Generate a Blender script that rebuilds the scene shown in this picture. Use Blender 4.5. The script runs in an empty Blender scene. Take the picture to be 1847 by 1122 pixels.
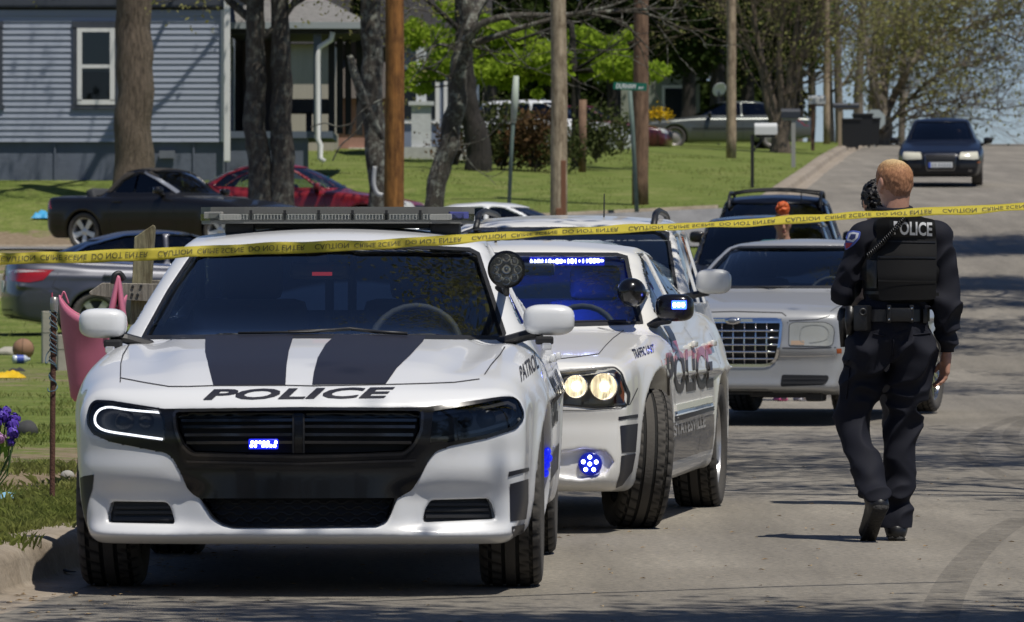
import bpy, bmesh, math, random
import numpy as np
from mathutils import Vector, Matrix, noise
from mathutils.bvhtree import BVHTree
from mathutils.geometry import delaunay_2d_cdt
scene = bpy.context.scene
COL = scene.collection
R = random.Random(7)
# ------------------------------------------------------------------ camera, world, sun, exposure
F = 10400.0                      # focal length in photo pixels (photo is 1847 px wide)
CX, HOR, CAMZ = 923.5, 550.0, 1.14
cam = bpy.data.cameras.new('camera'); camo = bpy.data.objects.new('camera', cam); COL.objects.link(camo)
cam.sensor_width = 36.0; cam.lens = F / 1847 * 36.0
cam.clip_start = 0.5; cam.clip_end = 3000
camo.location = (0, 0, CAMZ)
camo.rotation_euler = (math.pi/2 - math.atan((561-HOR)/F), 0, 0)
cam.dof.use_dof = True; cam.dof.focus_distance = 27.0; cam.dof.aperture_fstop = 13.0
scene.camera = camo
SUN_TO = Vector((0.255, -0.315, 0.91)).normalized()
w = bpy.data.worlds.new('World'); scene.world = w; w.use_nodes = True
nt = w.node_tree; nt.nodes.clear()
sky = nt.nodes.new('ShaderNodeTexSky'); sky.sky_type = 'NISHITA'; sky.sun_disc = False
sky.sun_elevation = math.asin(SUN_TO.z); sky.sun_rotation = math.atan2(SUN_TO.x, SUN_TO.y)
sky.air_density = 1.0; sky.dust_density = 0.1; sky.ozone_density = 4.0; sky.altitude = 1500
tint = nt.nodes.new('ShaderNodeMix'); tint.data_type = 'RGBA'; tint.blend_type = 'MULTIPLY'; tint.inputs[0].default_value = 1; tint.inputs[7].default_value = (.76,.77,.90,1)
bg = nt.nodes.new('ShaderNodeBackground'); bg.inputs[1].default_value = 0.07
out = nt.nodes.new('ShaderNodeOutputWorld')
nt.links.new(sky.outputs[0], tint.inputs[6]); nt.links.new(tint.outputs[2], bg.inputs[0]); nt.links.new(bg.outputs[0], out.inputs[0])
sl = bpy.data.lights.new('sun', 'SUN'); sl.energy = 3.6; sl.angle = math.radians(0.5); sl.color = (1, .95, .87)
so = bpy.data.objects.new('sun', sl); COL.objects.link(so)
so.rotation_euler = (-SUN_TO).to_track_quat('-Z', 'Y').to_euler()
scene.view_settings.view_transform = 'Standard'; scene.view_settings.look = 'None'
scene.view_settings.exposure = 0.15; scene.view_settings.gamma = 1.0
scene.cycles.max_bounces = 8; scene.cycles.transparent_max_bounces = 24
scene.cycles.sample_clamp_indirect = 4.0; scene.cycles.caustics_reflective = False; scene.cycles.caustics_refractive = False

def at(px, py, d):               # photo pixel at distance d -> world point
    return Vector(((px-CX)/F*d, d, CAMZ+(HOR-py)/F*d))

# ------------------------------------------------------------------ materials
MATS = {}
def _new(name):
    m = bpy.data.materials.new(name); m.use_nodes = True
    return m, m.node_tree.nodes, m.node_tree.links, m.node_tree.nodes['Principled BSDF']
def mat(name, col, rough=.6, metal=0, spec=.5, coat=0, bump=0, bscale=40, var=0, vscale=6, col2=None, stretch=(1,1,1), coord='Object', emit=None, estr=0, detail=5, sheen=0):
    if name in MATS: return MATS[name]
    m, N, L, p = _new(name)
    p.inputs['Roughness'].default_value = rough; p.inputs['Metallic'].default_value = metal
    p.inputs['Specular IOR Level'].default_value = spec
    p.inputs['Coat Weight'].default_value = coat; p.inputs['Coat Roughness'].default_value = .04
    p.inputs['Base Color'].default_value = (*col, 1)
    if sheen: p.inputs['Sheen Weight'].default_value = sheen
    if emit: p.inputs['Emission Color'].default_value = (*emit, 1); p.inputs['Emission Strength'].default_value = estr
    if bump or var or col2:
        tc = N.new('ShaderNodeTexCoord'); mp = N.new('ShaderNodeMapping'); mp.inputs['Scale'].default_value = stretch
        L.new(tc.outputs[coord], mp.inputs[0])
    if var or col2:
        nz = N.new('ShaderNodeTexNoise'); nz.inputs['Scale'].default_value = vscale; nz.inputs['Detail'].default_value = detail; nz.inputs['Roughness'].default_value = .6
        L.new(mp.outputs[0], nz.inputs['Vector'])
        rp = N.new('ShaderNodeValToRGB'); rp.color_ramp.elements[0].position = .32; rp.color_ramp.elements[1].position = .68
        c2 = col2 or tuple(min(1, c*(1+var)) for c in col); c1 = col if col2 else tuple(c*(1-var) for c in col)
        rp.color_ramp.elements[0].color = (*c1, 1); rp.color_ramp.elements[1].color = (*c2, 1)
        L.new(nz.outputs['Fac'], rp.inputs[0]); L.new(rp.outputs[0], p.inputs['Base Color'])
    if bump:
        n2 = N.new('ShaderNodeTexNoise'); n2.inputs['Scale'].default_value = bscale; n2.inputs['Detail'].default_value = 4
        L.new(mp.outputs[0], n2.inputs['Vector'])
        b = N.new('ShaderNodeBump'); b.inputs['Strength'].default_value = bump; b.inputs['Distance'].default_value = .02
        L.new(n2.outputs['Fac'], b.inputs['Height']); L.new(b.outputs[0], p.inputs['Normal'])
    MATS[name] = m; return m
def glass(name, tint=(.35,.42,.45), refl=1.0, ior=1.5):
    if name in MATS: return MATS[name]
    m, N, L, p = _new(name); N.remove(p)
    t = N.new('ShaderNodeBsdfTransparent'); t.inputs[0].default_value = (*tint, 1)
    g = N.new('ShaderNodeBsdfGlossy'); g.inputs['Roughness'].default_value = .015; g.inputs[0].default_value = (refl, refl, refl, 1)
    lw = N.new('ShaderNodeFresnel'); lw.inputs['IOR'].default_value = ior
    mx = N.new('ShaderNodeMixShader'); L.new(lw.outputs[0], mx.inputs[0]); L.new(t.outputs[0], mx.inputs[1]); L.new(g.outputs[0], mx.inputs[2])
    L.new(mx.outputs[0], N['Material Output'].inputs[0]); MATS[name] = m; return m
WHITE = mat('white_car_paint', (.72,.73,.74), .35, coat=.7)
WHITE2 = mat('warm_white_car_paint', (.76,.75,.71), .35, coat=.7)
SILVER = mat('silver_car_paint', (.40,.405,.405), .40, metal=.3, coat=.5)
BLACKP = mat('gloss_black', (.006,.006,.007), .22, coat=.25, spec=.35)
SATIN = mat('satin_black_vinyl', (.018,.018,.026), .42)
PLASTIC = mat('black_plastic', (.016,.016,.017), .5)
DARKIN = mat('dark_interior', (.045,.048,.054), .7)
RUBBER = mat('tyre_rubber', (.075,.069,.061), .9, bump=.15, bscale=60)
_n, _l = RUBBER.node_tree.nodes, RUBBER.node_tree.links
_a = _n.new('ShaderNodeAttribute'); _a.attribute_name = 'groove'; _x = _n.new('ShaderNodeMix'); _x.data_type = 'RGBA'; _x.inputs[6].default_value = (.075,.069,.061,1); _x.inputs[7].default_value = (.010,.010,.010,1)
_l.new(_a.outputs['Fac'], _x.inputs[0]); _l.new(_x.outputs[2], _n['Principled BSDF'].inputs['Base Color'])
CHROME = mat('chrome', (.75,.75,.76), .12, metal=1)
RIM = mat('wheel_silver', (.55,.55,.56), .3, metal=.7)
DARKMETAL = mat('dark_metal', (.05,.05,.05), .5, metal=.5)
GLASS = glass('car_glass', (.74,.80,.82), 1.0, 1.9); GLASSD = glass('tinted_car_glass', (.10,.11,.12), 1.0, 1.6)
LENS = glass('clear_lens', (.85,.87,.88))
BLUELED = mat('blue_led', (.02,.03,.3), .3, emit=(.02,.06,1), estr=9)
BLUECORE = mat('blue_led_core', (.5,.5,.9), .3, emit=(.45,.5,1), estr=14)
DRL = mat('white_led_strip', (.9,.9,.9), .3, emit=(.92,.94,1), estr=1.7)
WARMLAMP = mat('lit_headlamp', (.9,.85,.7), .3, emit=(1,.78,.45), estr=.7)
_n, _l = WARMLAMP.node_tree.nodes, WARMLAMP.node_tree.links
_t = _n.new('ShaderNodeTexCoord'); _m = _n.new('ShaderNodeMapping'); _m.inputs['Scale'].default_value = (70, 1, 14); _z = _n.new('ShaderNodeTexNoise'); _z.inputs['Scale'].default_value = 1; _z.inputs['Detail'].default_value = 5
_r = _n.new('ShaderNodeMapRange'); _r.inputs[1].default_value = .38; _r.inputs[2].default_value = .66; _r.inputs[3].default_value = .10; _r.inputs[4].default_value = 1.25
_l.new(_t.outputs['Object'], _m.inputs[0]); _l.new(_m.outputs[0], _z.inputs['Vector']); _l.new(_z.outputs['Fac'], _r.inputs[0]); _l.new(_r.outputs[0], _n['Principled BSDF'].inputs['Emission Strength'])
AMBER = mat('amber_lens', (.32,.07,.012), .25); REDLENS = mat('red_lens', (.35,.012,.015), .2, coat=.5)

# ------------------------------------------------------------------ object helpers
def link(name, me, m=None, parent=None, smooth=False, M=None):
    o = bpy.data.objects.new(name, me); COL.objects.link(o)
    if m is not None:
        for mm in (m if isinstance(m, (list, tuple)) else [m]): me.materials.append(mm)
    if smooth:
        me.polygons.foreach_set('use_smooth', [True]*len(me.polygons))
    if parent: o.parent = parent
    if M is not None: o.matrix_local = M
    return o
def pymesh(name, v, f, m=None, parent=None, smooth=False):
    me = bpy.data.meshes.new(name); me.from_pydata([tuple(q) for q in v], [], [tuple(q) for q in f]); me.update()
    return link(name, me, m, parent, smooth)
def tag(o, label, cat, group=None, kind=None):
    if label: o['label'] = label
    if cat: o['category'] = cat
    if group: o['group'] = group
    if kind: o['kind'] = kind
    return o
def empty(name, loc=(0,0,0), rz=0, label=None, cat=None, group=None):
    o = bpy.data.objects.new(name, None); COL.objects.link(o)
    o.location = loc; o.rotation_euler = (0,0,rz); o.empty_display_size = .2
    tag(o, label, cat, group); return o
class MB:                         # bmesh collector
    def __init__(s): s.b = bmesh.new()
    def box(s, c, d, rot=None, bevel=0):
        n0 = len(s.b.verts)
        M = Matrix.Translation(c) @ (rot.to_4x4() if rot is not None else Matrix()) @ Matrix.Diagonal((*d, 1))
        r = bmesh.ops.create_cube(s.b, size=1, matrix=M)
        if bevel:
            es = list({e for v in r['verts'] for e in v.link_edges})
            bmesh.ops.bevel(s.b, geom=es, offset=bevel, segments=2, affect='EDGES', profile=.6)
        return s
    def tube(s, pts, rad, n=8, cap=True, flat=1.0):
        pts = [Vector(p) for p in pts]
        if not hasattr(rad, '__len__'): rad = [rad]*len(pts)
        rings = []; up = None
        for i, p in enumerate(pts):
            t = (pts[min(i+1, len(pts)-1)] - pts[max(i-1, 0)]).normalized()
            if up is None: up = Vector((0,0,1)) if abs(t.z) < .9 else Vector((1,0,0))
            a = t.cross(up)
            if a.length < 1e-4: a = t.orthogonal()
            a.normalize(); b_ = a.cross(t).normalized(); up = b_
            rings.append([s.b.verts.new(p + (a*math.cos(2*math.pi*k/n) + b_*math.sin(2*math.pi*k/n)*flat)*rad[i]) for k in range(n)])
        for r0, r1 in zip(rings, rings[1:]):
            for k in range(n): s.b.faces.new((r0[k], r0[(k+1)%n], r1[(k+1)%n], r1[k]))
        if cap:
            s.b.faces.new(rings[0][::-1]); s.b.faces.new(rings[-1])
        return s
    def lathe(s, prof, n=32, M=None):   # prof: (r, h) about local z
        M = M or Matrix()
        rings = [[s.b.verts.new(M @ Vector((r*math.cos(2*math.pi*k/n), r*math.sin(2*math.pi*k/n), h))) for k in range(n)] for r, h in prof]
        for r0, r1 in zip(rings, rings[1:]):
            for k in range(n): s.b.faces.new((r0[k], r0[(k+1)%n], r1[(k+1)%n], r1[k]))
        return s, rings
    def disc(s, M, r, n=24):
        s.b.faces.new([s.b.verts.new(M @ Vector((r*math.cos(2*math.pi*k/n), r*math.sin(2*math.pi*k/n), 0))) for k in range(n)]); return s
    def sphere(s, c, d, rot=None, u=20, v=12):
        M = Matrix.Translation(c) @ (rot.to_4x4() if rot is not None else Matrix()) @ Matrix.Diagonal((*d, 1))
        bmesh.ops.create_uvsphere(s.b, u_segments=u, v_segments=v, radius=.5, matrix=M); return s
    def prism(s, poly, h, M=None):   # polygon in xy extruded to z=h
        M = M or Matrix()
        a = [s.b.verts.new(M @ Vector((x, y, 0))) for x, y in poly]; c = [s.b.verts.new(M @ Vector((x, y, h))) for x, y in poly]
        n = len(poly)
        s.b.faces.new(a[::-1]); s.b.faces.new(c)
        for k in range(n): s.b.faces.new((a[k], a[(k+1)%n], c[(k+1)%n], c[k]))
        return s
    def quad(s, *p):
        s.b.faces.new([s.b.verts.new(Vector(q)) for q in p]); return s
    def build(s, name, m, parent=None, smooth=False, fixn=True, sharp=None):
        if fixn: bmesh.ops.recalc_face_normals(s.b, faces=s.b.faces)
        me = bpy.data.meshes.new(name); s.b.to_mesh(me); s.b.free()
        o = link(name, me, m, parent, smooth)
        if sharp: me.set_sharp_from_angle(angle=math.radians(sharp))
        return o
def well(b, cx, wy, rw, ra, sg, x0=-.14, x1=.05):      # upper half of a wheel-arch liner with its inner wall
    n = 24; A = [math.radians(-12)+math.radians(204)*k/n for k in range(n+1)]
    r0 = [b.b.verts.new((cx+sg*x0, wy+ra*math.cos(a), rw+ra*math.sin(a))) for a in A]; r1 = [b.b.verts.new((cx+sg*x1, wy+ra*math.cos(a), rw+ra*math.sin(a))) for a in A]
    for k in range(n): b.b.faces.new((r0[k], r0[k+1], r1[k+1], r1[k]))
    b.b.faces.new(r0)
def rotx(a): return Matrix.Rotation(a, 3, 'X')
def roty(a): return Matrix.Rotation(a, 3, 'Y')
def rotz(a): return Matrix.Rotation(a, 3, 'Z')
AXX = Matrix.Rotation(math.pi/2, 4, 'Y')     # local z -> x

def prof(pts, sig=.03):
    pts = sorted(pts); x0, x1 = pts[0][0]-.4, pts[-1][0]+.4
    xs = np.arange(x0, x1, .005); ys = np.interp(xs, [p[0] for p in pts], [p[1] for p in pts])
    # keep end slopes
    s0 = (pts[1][1]-pts[0][1])/(pts[1][0]-pts[0][0]); s1 = (pts[-1][1]-pts[-2][1])/(pts[-1][0]-pts[-2][0])
    ys = np.where(xs < pts[0][0], pts[0][1]+s0*(xs-pts[0][0]), ys); ys = np.where(xs > pts[-1][0], pts[-1][1]+s1*(xs-pts[-1][0]), ys)
    if sig > 0:
        k = np.exp(-.5*(np.arange(-int(4*sig/.005), int(4*sig/.005)+1)*.005/sig)**2); k /= k.sum()
        pad = len(k)//2; ys = np.convolve(np.pad(ys, pad, mode='edge'), k, 'valid')
    return lambda x: np.interp(x, xs, ys).astype(np.float32)
def smax(a, b, k):
    h = np.clip(.5 + .5*(a-b)/k, 0, 1); return b + (a-b)*h + k*h*(1-h)
def smin(a, b, k): return -smax(-a, -b, k)
def sdpoly(px, py, poly):
    p = np.array(poly, dtype=np.float32); n = len(p)
    d = np.full(np.broadcast(px, py).shape, 1e9, np.float32); s = np.ones_like(d)
    for i in range(n):
        a, b = p[i], p[i-1]
        ex, ey = b-a; wx, wy = px-a[0], py-a[1]
        t = np.clip((wx*ex+wy*ey)/(ex*ex+ey*ey+1e-12), 0, 1)
        d = np.minimum(d, (wx-ex*t)**2+(wy-ey*t)**2)
        c1, c2, c3 = py >= a[1], py < b[1], ex*wy > ey*wx
        s = np.where((c1&c2&c3)|(~c1&~c2&~c3), -s, s)
    return s*np.sqrt(d)
def rnd_poly(poly, r=.02, n=3):
    out_ = []
    P = [Vector(p) for p in poly]
    for i, p in enumerate(P):
        a, b = P[i-1], P[(i+1) % len(P)]
        ra = min(r, (a-p).length*.45); rb = min(r, (b-p).length*.45)
        p0 = p+(a-p).normalized()*ra; p1 = p+(b-p).normalized()*rb
        for k in range(n+1):
            t = k/n; q = p0*(1-t)**2 + p*2*t*(1-t) + p1*t*t; out_.append((q.x, q.y))
    return out_
def nets(Fd, xs, ys, zs):
    nx, ny, nz = Fd.shape
    s = Fd < 0
    cnt = np.zeros((nx-1, ny-1, nz-1), np.int8)
    for i in (0,1):
        for j in (0,1):
            for k in (0,1): cnt += s[i:nx-1+i, j:ny-1+j, k:nz-1+k]
    act = (cnt > 0) & (cnt < 8)
    idx = np.argwhere(act); I, J, K = idx.T
    vid = -np.ones(act.shape, np.int32); vid[act] = np.arange(len(idx))
    ps = np.zeros((len(idx), 3), np.float64); c = np.zeros(len(idx))
    ax = (xs, ys, zs)
    for d in range(3):
        for u in (0,1):
            for v_ in (0,1):
                o = [0,0,0]; e = [(d+1)%3, (d+2)%3]; o[e[0]] = u; o[e[1]] = v_
                a = (I+o[0], J+o[1], K+o[2]); o2 = list(o); o2[d] = 1; b = (I+o2[0], J+o2[1], K+o2[2])
                fa, fb = Fd[a], Fd[b]; m = (fa < 0) != (fb < 0)
                t = np.where(m, fa/(fa-fb+1e-20), 0)
                P = np.stack([ax[q][a[q]] + (t*(ax[q][b[q]]-ax[q][a[q]]) if q == d else 0) for q in range(3)], 1)
                ps[m] += P[m]; c[m] += 1
    ps /= c[:, None]
    faces = []
    for d in range(3):
        e1, e2 = (d+1)%3, (d+2)%3
        A = [slice(None)]*3; B = [slice(None)]*3
        A[d] = slice(0, -1); B[d] = slice(1, None)
        for q in (e1, e2): A[q] = B[q] = slice(1, -1)
        sa, sb = s[tuple(A)], s[tuple(B)]
        ch = np.argwhere(sa != sb)
        if not len(ch): continue
        g = ch.copy(); g[:, e1] += 1; g[:, e2] += 1
        def cell(o1, o2):
            h = g.copy(); h[:, e1] += o1; h[:, e2] += o2; return vid[h[:,0], h[:,1], h[:,2]]
        q = np.stack([cell(-1,-1), cell(0,-1), cell(0,0), cell(-1,0)], 1)
        fl = ~sa[tuple(ch.T)]
        q[fl] = q[fl][:, ::-1]
        faces.append(q)
    f = np.concatenate(faces); f = f[(f >= 0).all(1)]
    # normals from the field gradient
    G = np.gradient(Fd, xs, ys, zs)
    def samp(A, P):
        ii = []; tt = []
        for q in range(3):
            i = np.clip(np.searchsorted(ax[q], P[:, q])-1, 0, len(ax[q])-2); ii.append(i)
            tt.append(np.clip((P[:, q]-ax[q][i])/(ax[q][i+1]-ax[q][i]), 0, 1))
        r = 0
        for i in (0,1):
            for j in (0,1):
                for k in (0,1):
                    wt = (tt[0] if i else 1-tt[0])*(tt[1] if j else 1-tt[1])*(tt[2] if k else 1-tt[2])
                    r = r + wt*A[ii[0]+i, ii[1]+j, ii[2]+k]
        return r
    g = np.stack([samp(a, ps) for a in G], 1); l = np.linalg.norm(g, axis=1)+1e-9
    val = samp(Fd, ps); stp = np.clip(val/l, -.006, .006)
    ps -= (g/l[:, None])*stp[:, None]
    g = np.stack([samp(a, ps) for a in G], 1); l = np.linalg.norm(g, axis=1)+1e-9
    return ps, f, g/l[:, None]
def net_object(name, ps, f, nr, m, parent):
    me = bpy.data.meshes.new(name)
    me.vertices.add(len(ps)); me.vertices.foreach_set('co', ps.astype(np.float32).ravel())
    me.loops.add(len(f)*4); me.loops.foreach_set('vertex_index', f.astype(np.int32).ravel())
    me.polygons.add(len(f)); me.polygons.foreach_set('loop_start', np.arange(0, len(f)*4, 4, dtype=np.int32))
    me.polygons.foreach_set('loop_total', np.full(len(f), 4, np.int32))
    me.polygons.foreach_set('use_smooth', np.ones(len(f), bool))
    me.update(calc_edges=True)
    me.normals_split_custom_set_from_vertices(nr.astype(np.float32))
    return link(name, me, m, parent)
def text_mesh(s, size=1.0, maxedge=.08, shear=0.0, bold=0.0, spacing=1.0):
    cu = bpy.data.curves.new('lettering', 'FONT'); cu.body = s; cu.size = 1; cu.shear = shear; cu.offset = bold; cu.space_character = spacing
    cu.resolution_u = 3
    o = bpy.data.objects.new('lettering', cu); COL.objects.link(o)
    dg = bpy.context.evaluated_depsgraph_get(); me = bpy.data.meshes.new_from_object(o.evaluated_get(dg))
    bpy.data.objects.remove(o); bpy.data.curves.remove(cu)
    b = bmesh.new(); b.from_mesh(me); bpy.data.meshes.remove(me)
    bmesh.ops.triangulate(b, faces=b.faces); 
    xs = [v.co.x for v in b.verts]; ys = [v.co.y for v in b.verts]
    x0, x1, y0, y1 = min(xs), max(xs), min(ys), max(ys)
    for _ in range(4):
        es = [e for e in b.edges if e.calc_length() > maxedge*(y1-y0)*3]
        if not es: break
        bmesh.ops.subdivide_edges(b, edges=es, cuts=1); bmesh.ops.triangulate(b, faces=b.faces)
    b.verts.index_update()
    V = [((v.co.x-x0)/(x1-x0), (v.co.y-y0)/(y1-y0)) for v in b.verts]; Fc = [tuple(v.index for v in f.verts) for f in b.faces]
    b.free(); return V, Fc
def quadmap(V, q):     # unit square -> quad corners (bl, br, tr, tl)
    r = []
    for u, v in V:
        r.append(tuple(q[0][i]*(1-u)*(1-v)+q[1][i]*u*(1-v)+q[2][i]*u*v+q[3][i]*(1-u)*v for i in (0,1)))
    return r
def fill(poly, step, holes=()):
    """triangulate a 2D polygon (with holes) with interior points at the given spacing"""
    P, E = [], []
    for lp in [poly]+list(holes):
        n0 = len(P)
        for i, p in enumerate(lp):
            a = Vector(lp[i-1]); b = Vector(p); n = max(1, int((b-a).length/step))
            for k in range(1, n+1):
                q = a.lerp(b, k/n); P.append((q.x, q.y))
        n1 = len(P); E.append((n0, n1))
    arr = np.array(P); x0, y0 = arr.min(0); x1, y1 = arr.max(0)
    gx = np.arange(x0+step*.5, x1, step); gy = np.arange(y0+step*.5, y1, step)
    I = []
    if len(gx) and len(gy):
        X, Y = [a.astype(np.float32) for a in np.meshgrid(gx, gy)]; m = sdpoly(X, Y, poly) < -step*.35
        for h in holes: m &= sdpoly(X, Y, h) > step*.35
        I = list(zip(X[m].tolist(), Y[m].tolist()))
    edges = [(a+i, a+(i+1) % (b-a)) for a, b in E[1:] for i in range(b-a)]
    r = delaunay_2d_cdt([Vector(p) for p in P+I], edges, [list(range(*E[0]))], 1, 1e-7)
    V = [(v.x, v.y) for v in r[0]]; Fc = [tuple(f) for f in r[2]]
    if holes:
        c = np.array([np.mean([V[i] for i in f], 0) for f in Fc], np.float32); keep = np.ones(len(Fc), bool)
        for h in holes: keep &= sdpoly(c[:,0], c[:,1], h) > 0
        Fc = [f for f, k in zip(Fc, keep) if k]
    return V, Fc
# ------------------------------------------------------------------ terrain: one sheet, with road and side street laid on it
def kerbx(y): return -2.0 + .08*(y-22.8)
_ry = [0,20,34,45,50,56,66,75,85,95,104,112,126,140,155,180,209,225,260,330,500,900]
_rz = [0,0,0,.10,.17,.21,.45,.82,1.35,2.0,2.65,3.1,3.72,4.32,5.0,6.0,7.0,7.2,6.3,3.0,-4,-12]
_rp = prof(list(zip(_ry, _rz)), 2.0)
def _rp2(y):
    ys = np.arange(0, 900, 1.0)
    return np.interp(y, ys, _T)
_T = np.interp(np.arange(0, 900, 1.0), _ry, _rz); _k = np.exp(-.5*(np.arange(-9,10)/3.0)**2); _k /= _k.sum(); _T = np.convolve(np.pad(_T, 9, mode='edge'), _k, 'valid')
def road_z(y): return float(np.interp(y, np.arange(0, 900, 1.0), _T))
_Y = [20,24,28,40,66,79,95,100,106,109,112,115,118,126,140,155,180,209,260,400,900]
_M = {0: [.14,.14,.15,.22,.48,.92,2.02,2.35,2.75,3.02,3.18,3.33,3.48,3.78,4.4,5.05,6.05,7.05,6.3,0,-12],
      -5:[.14,.15,.17,.25,.50,.85,1.85,2.22,2.55,2.78,3.0,3.25,3.55,4.0,4.65,5.3,6.2,7.1,6.5,0,-12],
      -12:[.14,.15,.17,.26,.50,.74,2.03,2.1,2.14,2.22,2.55,3.2,3.72,4.25,4.8,5.4,6.2,7.1,6.5,0,-12],
      -40:[.14,.15,.17,.26,.5,.74,2.0,2.08,2.12,2.2,2.55,3.2,3.72,4.3,4.9,5.5,6.2,7.1,6.5,0,-12]}
def lawn_z(x, y):
    e = x - kerbx(y)
    ks = sorted(_M)
    vals = [float(np.interp(y, _Y, _M[k])) for k in ks]
    return float(np.interp(e, ks, vals))
ROADW = 9.2
def ground_z(x, y):
    e = x - kerbx(y)
    if e < 0: return lawn_z(x, y)
    return road_z(y) + (0.12 if e > ROADW else 0)
def grid_sheet(name, fx, fz, ys, us, m, label_kind=True, off=0.0):
    v, f = [], []
    for y in ys:
        for u in us:
            x = fx(u, y); v.append((x, y, fz(x, y)+off))
    n = len(us)
    for j in range(len(ys)-1):
        for i in range(n-1): f.append((j*n+i, j*n+i+1, (j+1)*n+i+1, (j+1)*n+i))
    return pymesh(name, v, f, m, None, True)
def nodes_mat(name): 
    m = bpy.data.materials.new(name); m.use_nodes = True; MATS[name] = m
    return m, m.node_tree.nodes, m.node_tree.links, m.node_tree.nodes['Principled BSDF']
def noise_node(N, L, vec, scale, detail=6, rough=.6, stretch=None):
    if stretch:
        mp = N.new('ShaderNodeMapping'); mp.inputs['Scale'].default_value = stretch; L.new(vec, mp.inputs[0]); vec = mp.outputs[0]
    n = N.new('ShaderNodeTexNoise'); n.inputs['Scale'].default_value = scale; n.inputs['Detail'].default_value = detail; n.inputs['Roughness'].default_value = rough
    L.new(vec, n.inputs['Vector']); return n.outputs['Fac']
def ramp(N, L, fac, stops):
    r = N.new('ShaderNodeValToRGB'); e = r.color_ramp.elements
    while len(e) < len(stops): e.new(.5)
    for q, (p, c) in zip(e, stops): q.position = p; q.color = (*c, 1) if len(c) == 3 else c
    L.new(fac, r.inputs[0]); return r.outputs[0]
def mixc(N, L, fac, a, b, mode='MIX'):
    x = N.new('ShaderNodeMix'); x.data_type = 'RGBA'; x.blend_type = mode
    if hasattr(fac, 'is_linked'): L.new(fac, x.inputs[0])
    else: x.inputs[0].default_value = fac
    for k, s in ((6, a), (7, b)):
        if hasattr(s, 'is_linked'): L.new(s, x.inputs[k])
        else: x.inputs[k].default_value = (*s, 1)
    return x.outputs[2]
def asphalt(name, base, dark):
    m, N, L, p = nodes_mat(name); tc = N.new('ShaderNodeTexCoord'); v = tc.outputs['Object']
    big = ramp(N, L, noise_node(N, L, v, .25, 6), [(.3, dark), (.7, base)])
    streak = ramp(N, L, noise_node(N, L, v, 1.2, 5, .65, (1.6,.10,1)), [(.35, (.78,.78,.78)), (.65, (1.1,1.1,1.1))])
    c = mixc(N, L, 1.0, big, streak, 'MULTIPLY')
    grit = ramp(N, L, noise_node(N, L, v, 26, 5, .85), [(.30, (.40,.40,.41)), (.5, (1,1,1)), (.72, (1.65,1.58,1.46))])
    c = mixc(N, L, .95, c, grit, 'MULTIPLY')
    # cracks and patches
    vo = N.new('ShaderNodeTexVoronoi'); vo.feature = 'DISTANCE_TO_EDGE'; vo.inputs['Scale'].default_value = .32; L.new(v, vo.inputs['Vector'])
    cr = ramp(N, L, vo.outputs['Distance'], [(.0, (.55,.53,.5)), (.006, (1,1,1))])
    c = mixc(N, L, .15, c, cr, 'MULTIPLY')
    L.new(c, p.inputs['Base Color']); p.inputs['Roughness'].default_value = .85; p.inputs['Specular IOR Level'].default_value = .3
    b = N.new('ShaderNodeBump'); b.inputs['Strength'].default_value = .5; b.inputs['Distance'].default_value = .01
    L.new(noise_node(N, L, v, 45, 3, .7), b.inputs['Height']); L.new(b.outputs[0], p.inputs['Normal'])
    return m
ASPH = asphalt('road_asphalt', (.275,.252,.212), (.185,.169,.142))
ASPH2 = asphalt('street_asphalt', (.25,.25,.245), (.20,.20,.20))
def lawn_mat():
    m, N, L, p = nodes_mat('lawn'); tc = N.new('ShaderNodeTexCoord'); v = tc.outputs['Object']
    g = ramp(N, L, noise_node(N, L, v, 1.3, 8, .7), [(.30, (.100,.142,.034)), (.5, (.155,.198,.052)), (.72, (.25,.255,.105))])
    fine = ramp(N, L, noise_node(N, L, v, 14, 5, .75, (1,.45,1)), [(.3, (.55,.6,.5)), (.7, (1.35,1.3,1.2))])
    g = mixc(N, L, .9, g, fine, 'MULTIPLY')
    d = ramp(N, L, noise_node(N, L, v, 9, 5), [(.3, (.20,.15,.095)), (.7, (.33,.26,.18))])
    at_ = N.new('ShaderNodeAttribute'); at_.attribute_name = 'dirt'
    s = N.new('ShaderNodeMath'); s.operation = 'MULTIPLY_ADD'; L.new(noise_node(N, L, v, 2.2, 6, .7), s.inputs[0]); s.inputs[1].default_value = 1.3; 
    sub = N.new('ShaderNodeMath'); sub.operation = 'SUBTRACT'; L.new(at_.outputs['Fac'], sub.inputs[0]); sub.inputs[1].default_value = .65; L.new(sub.outputs[0], s.inputs[2])
    fac = ramp(N, L, s.outputs[0], [(.42, (0,0,0)), (.60, (1,1,1))])
    c = mixc(N, L, fac, g, d)
    L.new(c, p.inputs['Base Color']); p.inputs['Roughness'].default_value = .95; p.inputs['Specular IOR Level'].default_value = .1
    b = N.new('ShaderNodeBump'); b.inputs['Strength'].default_value = .8; b.inputs['Distance'].default_value = .05
    L.new(noise_node(N, L, v, 16, 5, .7), b.inputs['Height']); L.new(b.outputs[0], p.inputs['Normal']); return m
LAWN = lawn_mat()
ys = list(np.arange(-20, 60, 2.0)) + list(np.arange(60, 130, 1.5)) + list(np.arange(130, 270, 4)) + [300,340,400,500,650,900]
us = [-400,-200,-100,-60,-40,-30,-24,-20,-17,-14,-12,-10,-8,-7,-6,-5,-4,-3,-2.2,-1.5,-.8,-.16]
lawn = grid_sheet('lawn', lambda u, y: kerbx(y)+u, lawn_z, ys, us, LAWN); tag(lawn, None, None, kind='structure')
at_ = lawn.data.attributes.new('dirt', 'FLOAT', 'POINT')
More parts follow.
